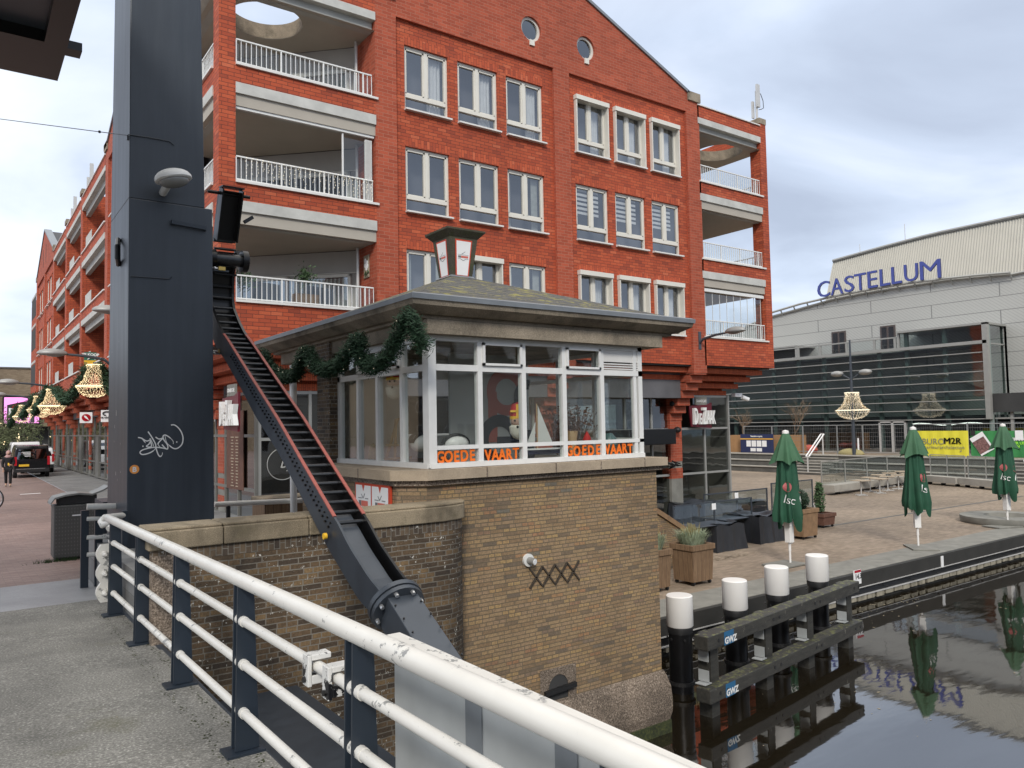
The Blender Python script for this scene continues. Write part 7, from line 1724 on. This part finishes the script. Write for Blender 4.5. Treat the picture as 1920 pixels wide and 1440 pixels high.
# hanging signs and for sale board on the street front
def ysign(x0,y0,x1,y1,Y,lab,name='hanging_sign',cat='sign',mat='panel_white'):
    a,b_=at(x0,y0,Y=Y),at(x1,y1,Y=Y); t=thing(name,((a.x+b_.x)/2,Y,b_.z),lab,cat); w=MB(); w.box(a.x,b_.x,Y,Y+.08,b_.z,a.z); w.build('panel',mat,t); return t,a,b_
t,a,b_=ysign(150,773,173,793,33,'square white hanging sign with red oval and white kite shape under the chandelier'); cx_,cz=(a.x+b_.x)/2,(a.z+b_.z)/2; k=(b_.x-a.x)
w=MB(); w.add([(cx_+.37*k*math.cos(u),32.98,cz+.33*k*math.sin(u)) for u in [2*math.pi*i/24 for i in range(24)]],[tuple(range(24))]); o=w.build('red_oval','tail_red',t)
w=MB(); w.add([(cx_-.2*k,32.96,cz+.19*k),(cx_-.03*k,32.96,cz+.16*k),(cx_+.07*k,32.96,cz+.03*k),(cx_+.22*k,32.96,cz-.24*k),(cx_-.03*k,32.96,cz-.08*k),(cx_-.16*k,32.96,cz+.05*k)],[tuple(range(6))]); w.build('white_shape','panel_white',o)
w=MB(); w.bar((5.5,33.04,a.z+.05),(a.x,33.04,a.z+.05),.03,.03); w.build('bracket','steel_black',t)
t,a,b_=ysign(190,769,211,791,27.5,'white hanging sign with black wave emblem half hidden by the steel column'); w=MB(); m_=(a.x+b_.x)/2; n=10; w.tube([(m_-.0+.12*math.cos(u),27.48,(a.z+b_.z)/2+.08+.06*math.sin(u)) for u in [math.pi*(.1+1.3*i/n) for i in range(n+1)]],.018,5); w.build('emblem','ink_black',t)
w=MB(); w.text('A·BOEKEN' if 0 else 'de winkel',.075,lambda x,y,z:(m_-.03+x,27.475-z,b_.z+.12+y),.002,.003); w.build('lettering','ink_black',t)
t,a,b_=ysign(158,660,181,676,39.5,'green and yellow TE KOOP for sale board on the loggia corner','for_sale_board','sign',M_('sale_green',(.02,.14,.09),.5,0,.05).name); w=MB(); w.box(a.x,b_.x,39.5,39.58,at(158,691,Y=39.5).z,b_.z); w.build('yellow_half','plate_yellow',t)
w=MB(); w.text('TE KOOP',.165,lambda x,y,z:((a.x+b_.x)/2+x,39.48-z,a.z-.17+y),.003,.008); w.build('lettering','letter_white',t); w=MB(); m_=(a.x+b_.x)/2
w.bar((m_-.12,39.47,b_.z+.04),(m_+.05,39.47,b_.z+.16),.01,.04); w.bar((m_+.05,39.47,b_.z+.16),(m_+.2,39.47,b_.z+.04),.01,.04); w.build('roof_mark','letter_white',t)
# cafe signs DE ZAAK
def zaak(o,ux,lab,flip=False):
    """o: lower left corner; ux: direction the letters run"""
    o=Vector(o); ux=Vector(ux).normalized(); n=ux.cross(Vector((0,0,1))).normalized(); F=lambda x,z,d=0:tuple(o+ux*x+Vector((0,0,z))+n*d)
    t=thing('cafe_sign',tuple(o),lab,'sign')
    w=MB(); pl=[(.12,.02),(1.28,-.05),(1.32,.95),(1.0,.86),(.0,.82)]; w.prism(pl,lambda p:F(p[0],p[1],0),lambda p:F(p[0],p[1],.06)); w.build('maroon_board','maroon',t)
    w=MB(); 
    for s,x,sc,dy in (('D',.26,.95,.0),('E',.52,.62,.0),('Z',.76,.98,0),('A',.96,.80,0),('A',1.13,.80,0),('K',1.29,.80,0)):
        w.mark(); w.text(s,sc*.78,lambda a,b_,c:F(x+a*.42,.12+dy+b_*1.18,.13+c),.06,.012)
    w.each('letter','letter_white',t)
    w=MB(); w.prism([(.38,.86),(1.05,.86),(1.05,1.16),(.38,1.16)],lambda p:F(p[0],p[1],.0),lambda p:F(p[0],p[1],.05)); w.build('small_plate','quay_grey',t)
    w=MB(); w.text('GRANDCAFE',.14,lambda a,b_,c:F(.715+a*.72,.96+b_,.056+c),.002,.002); w.build('small_lettering','letter_white',t); return t
p=at(1291,801,Y=20.15); zaak((p.x,20.15,p.z),(1,0,0),'maroon cafe sign with tall white letters DE ZAAK on the plaza side glass front')
p=at(453,812,X=5.9); q=at(421,806,X=5.9); zaak((5.75,at(421,806,X=5.75).y,at(421,806,X=5.75).z),(0.02,-1,0),'maroon cafe sign with white letters seen edge-on beside the steel column')
# cafe details
p,q=at(1205,800,Y=20.1),at(1262,832,Y=20.1); w=MB(); w.box(p.x-2,q.x-.2,19.75,20.3,q.z,p.z-.1); tag(w.build('awning_cassette','steel_black',bevel=.02),'closed black awning cassette on the cafe front right of the hut','awning')
for px,py,lab in ((1262,757,'small dark spotlight on the upper part of the brick pillar beside the cafe sign'),(1270,806,'round black speaker on the brick pillar below the cafe sign')):
    p=at(px,py,Y=20.2); w=MB(); w.ball(p,.13,12,(1,1.2,.9)); w.bar(p,(p.x,20.5,p.z+.05),.05,.05); tag(w.build('wall_fitting','black_rubber',smooth=True),lab,'fitting')
p=at(1262,872,Y=20.1); w=MB()
for k in range(9): w.bar((p.x-.25+.06*k,19.9,p.z+.05*math.sin(k*2)),(p.x-.2+.06*k,20.3,p.z+.16*math.cos(k)),.03,.04)
tag(w.build('heater_frame','black_rubber'),'black metal terrace heater frame fixed low on the brick pillar','heater')
p=at(1270,878,Y=20.3); 
p=at(1389,744,Y=20.4); t=thing('security_camera',p,'white security camera on a bracket under the right corner of the overhang','camera'); w=MB(); w.box(p.x-.35,p.x+.1,20.4,20.6,p.z,p.z+.15); w.build('bracket','panel_white',t); w=MB(); w.cyl((p.x-.05,20.3,p.z-.02),(p.x+.22,20.2,p.z-.12),.09,12); w.build('housing','panel_white',t,smooth=True)
a,b_=at(427,772,X=6.40),at(458,920,X=6.40); t=thing('menu_board',(6.38,(a.y+b_.y)/2,b_.z),'tall dark menu board with small pale text behind the corner cafe glass','menu board'); w=MB(); w.box(6.37,6.39,b_.y,a.y,b_.z,a.z); w.build('board','timber_red',t)
w=MB(); rnd=random.Random(2); ym=(a.y+b_.y)/2
for k in range(17):
    z=a.z-.75-.085*k; 
    for s in (-1,1): L=rnd.uniform(.12,.3); w.box(6.362,6.368,ym+s*.22-L/2,ym+s*.22+L/2,z,z+.03)
w.box(6.362,6.368,ym-.12,ym+.12,a.z-.35,a.z-.15); w.box(6.362,6.368,ym-.14,ym+.14,a.z-.5,a.z-.42); w.each('text_line','ledge_stone',t)
t=thing('round_window_emblem',at(530,870,Y=20.46),'thin white circle emblem on the dark cafe glass behind the lifting rack','emblem'); p=at(530,870,Y=20.46); w=MB(); n=36; w.tube([(p.x+.42*math.cos(2*math.pi*i/n),20.45,p.z+.42*math.sin(2*math.pi*i/n)) for i in range(n+1)],.012,4); w.build('ring','concrete_band',t); w=MB(); w.text('by',.4,lambda x,y,z:(p.x+.1+x+y*.3,20.45-z,p.z-.1+y),.002,.004); w.build('lettering','concrete_band',t)
# balcony contents
def bpt(px,py,Y=19.6): return at(px,py,Y=Y)
p=bpt(515,548,20.0); w=MB(); w.bar((p.x-.25,20.0,5.4),(p.x-.18,20.2,6.38),.75,.05,up=(0,-1,0)); tag(w.build('grey_lounge_chair_back','steel_grey_blue'),'dark grey slatted chair back on the lowest left balcony, left one','chair','chairs on the lowest left balcony')
p=bpt(612,548,20.0); w=MB(); w.bar((p.x-.25,19.8,5.4),(p.x-.18,20.0,6.35),.75,.05,up=(0,-1,0)); tag(w.build('grey_lounge_chair_back','steel_grey_blue'),'dark grey slatted chair back on the lowest left balcony, right one','chair','chairs on the lowest left balcony')
def pot(px,py,Y,z0,lab,r=.28,ht=.5,crate=True):
    p=at(px,py,Y=Y); t=thing('balcony_plant',(p.x,Y,z0),lab,'plant'); w=MB()
    w.box(p.x-.32,p.x+.32,Y-.15,Y+.15,z0,z0+.28); w.build('crate','timber_tan',t); w=MB(); w.cyl((p.x,Y,z0+.2),(p.x,Y,z0+.28+ht),.015,5); w.build('stem','bark',t)
    w=MB(); leaves(w,lambda:(p.x,Y,z0+.28+ht),.06,260,r*.38); w.build('foliage','leaf_green',t)
pot(572,560,19.5,5.75,'little round bush in a brown crate on the lowest left balcony'); pot(455,545,19.6,5.5,'leafy green plant at the left end of the lowest left balcony',.35,.5)
t=thing('balcony_fairy_lights',(7.3,19.05,9.2),'curtain of tiny white lights hung inside the middle left balcony railing','fairy lights'); w=MB(); b=MB(); rnd=random.Random(5)
for k in range(26):
    x=5.75+k*.135; L=rnd.uniform(.2,.6); pts=[(x+rnd.gauss(0,.015),19.02,9.24-L*i/5) for i in range(6)]; w.tube(pts,.004,3,False)
    for q in pts: b.octa(q,.011)
w.build('wires','concrete_band',t); b.build('bulbs','fairy_white',t)
p=at(688,500,X=9.26); t=thing('wall_art_plate',(9.26,p.y,p.z),'white flower painted plate hung on the brick side wall of the lowest left balcony','wall art'); w=MB(); w.box(9.235,9.265,p.y-.17,p.y+.17,p.z-.32,p.z+.32); w.build('plate','ledge_stone',t,bevel=.03)
w=MB()
for dy,dz in ((-.06,.1),(.06,.04),(-.02,-.05),(.05,.17),(-.08,0)): w.ball((9.232,p.y+dy,p.z+dz),.07,8,(.15,1,1))
w.build('petals','panel_white',t); w=MB(); leaves(w,lambda:(9.23,p.y+random.gauss(0,.07),p.z-.2+random.gauss(0,.05)),.05,40,.01); w.build('leaves','leaf_green',t)
# bare shrubs by the theatre
for i,(px,py,h) in enumerate(((1492,845,4.2),(1395,838,3.6))): 
    q=at(px,py,X=52.5); bare_tree('bare_tree',(52.5,q.y,0),h*1.15,['bare tan twiggy young tree before the theatre glass, behind the nearest parasol','bare tan twiggy young tree at the left end of the theatre glass beside the cafe'][i],'twig_tan',seed=11+i,spread=.42,depth=5,r0=.06)
# ================= HOUSES BEHIND THE CAMERA (seen mirrored in glass) =================
def house(x0,x1,y,h,mat,lab,mans=True,face=1):
    t=thing('canal_house',((x0+x1)/2,y,ZW),lab,'house'); w=MB(); w.box(x0,x1,y,y-9,-2,h); w.build('wall',mat,t)
    w=MB(); w.add([(x0-.2,y+.2,h),(x1+.2,y+.2,h),(x1-.6,y-1.5,h+3),(x0+.6,y-1.5,h+3),(x1-.6,y-8,h+3),(x0+.6,y-8,h+3),(x0-.2,y-9.2,h),(x1+.2,y-9.2,h)],[(0,1,2,3),(3,2,4,5),(5,4,7,6),(1,7,4,2),(0,3,5,6)]); w.build('roof','roof_dark',t)
    w=MB(); w.box(x0-.15,x1+.15,y,y+.25,h-.35,h); w.build('cornice','panel_white',t)
    n=max(2,int((x1-x0)/2.6)); 
    for k in range(n):
        xm=x0+(x1-x0)*(k+.5)/n
        for zb in (.9,3.9):
            if zb+1.8>h: continue
            w=MB(); w.box(xm-.6,xm+.6,y-.05,y+.03,zb,zb+1.8); wn=w.build('window','panel_white',t); w=MB()
            for a in (-.52,.04):
                for c in (.08,.92): w.box(xm+a,xm+a+.48,y+.03,y+.045,zb+c,zb+c+.8)
            w.build('pane','interior_dark',wn)
        w=MB(); w.box(xm-.5,xm+.5,y-1.2,y+.1,h+.5,h+1.9); w.build('dormer','panel_white',t)
house(9,20,-17,6.4,'render_white','white rendered canal house with dark mansard roof across the water'); house(20.2,30,-18,5.6,'render_white','lower white rendered canal house with dark roof across the water'); house(-3,8.6,-19,7.5,'brick_dark','dark brick canal house behind the bridge'); house(30.5,46,-22,6.5,'brick_tan','tan brick canal house far along the opposite quay')
w=MB(); w.box(-60,200,-90,-14,-3,-1.0); struct(w,'opposite_quay','quay_grey')

# ================= GROUND DETAIL =================
a,b_=at(1480,998,Z=ZP),at(1919,930,Z=ZP); w=MB(); w.bar((a.x,a.y,ZP+.003),(b_.x,b_.y,ZP+.003),.16,.006); struct(w,'drain_channel','step_dark')
w=MB()
rnd=random.Random(9)
for _ in range(420):
    x,y=rnd.uniform(12,46),rnd.uniform(11,34); r=rnd.uniform(.012,.045); a=rnd.uniform(0,6.28); z=ZP+.006
    w.add([(x+r*math.cos(a+k*1.57)*(1 if k%2 else .5),y+r*math.sin(a+k*1.57)*(1 if k%2 else .5),z+.004*(k==1)) for k in range(4)],[(0,1,2,3)])
o=w.build('fallen_leaves',M_('leaf_litter',(.34,.29,.20),.9,0,.5,3).name); tag(o,'fallen pale leaves and bits of litter scattered over the plaza paving','litter',kind='stuff')
w=MB()
for _ in range(520):
    x,y=rnd.uniform(-4,1.3),rnd.uniform(2.5,12.2); r=rnd.uniform(.004,.012); a=rnd.uniform(0,6.28); z=deckz(y)+.003
    w.add([(x+r*math.cos(a+k*1.57)*(1 if k%2 else .4),y+r*math.sin(a+k*1.57)*(1 if k%2 else .4),z+.002*(k==1)) for k in range(4)],[(0,1,2,3)])
o=w.build('grit_and_leaf_bits','leaf_litter'); tag(o,'tiny pale leaf bits and grit lying on the bridge deck','litter',kind='stuff')
w=MB()
for _ in range(900):
    y=rnd.uniform(0,9.8); x=1.30+rnd.gauss(0,.03) if rnd.random()<.5 else 1.46+rnd.gauss(0,.02); x=min(x,1.51); z=deckz(y)+.002; r=rnd.uniform(.003,.009)
    w.add([(x-r,y,z),(x,y-r,z+.001),(x+r,y,z),(x,y+r,z+.002)],[(0,1,2,3)])
o=w.build('moss_line','moss'); tag(o,'line of dark green moss along the foot of the bridge railing','moss',kind='stuff')
w=MB()
for _ in range(260):
    x,y=rnd.uniform(8.7,24),rnd.uniform(2,10.4); r=rnd.uniform(.01,.04); a=rnd.uniform(0,6.28)
    if rnd.random()<.6: x=rnd.uniform(8.7,20); y=10.4-abs(rnd.gauss(0,.5))
    w.add([(x+r*math.cos(a+k*1.57)*(1 if k%2 else .5),y+r*math.sin(a+k*1.57)*(1 if k%2 else .5),ZW+.004) for k in range(4)],[(0,1,2,3)])
o=w.build('floating_debris','leaf_litter'); tag(o,'small leaves and debris floating on the dark canal water','debris',kind='stuff')
w=MB(); p=at(1375,1044,Z=ZP)
for _ in range(160):
    x,y=p.x+rnd.gauss(0,.45),p.y+rnd.gauss(0,.12); r=rnd.uniform(.02,.07); w.add([(x-r,y,ZP+.006),(x,y-r*.5,ZP+.006),(x+r,y,ZP+.006),(x,y+r*.5,ZP+.006)],[(0,1,2,3)])
o=w.build('spilled_sand','ledge_stone'); tag(o,'pale patch of spilled sand on the plaza in front of the black tarpaulins','sand',kind='stuff')
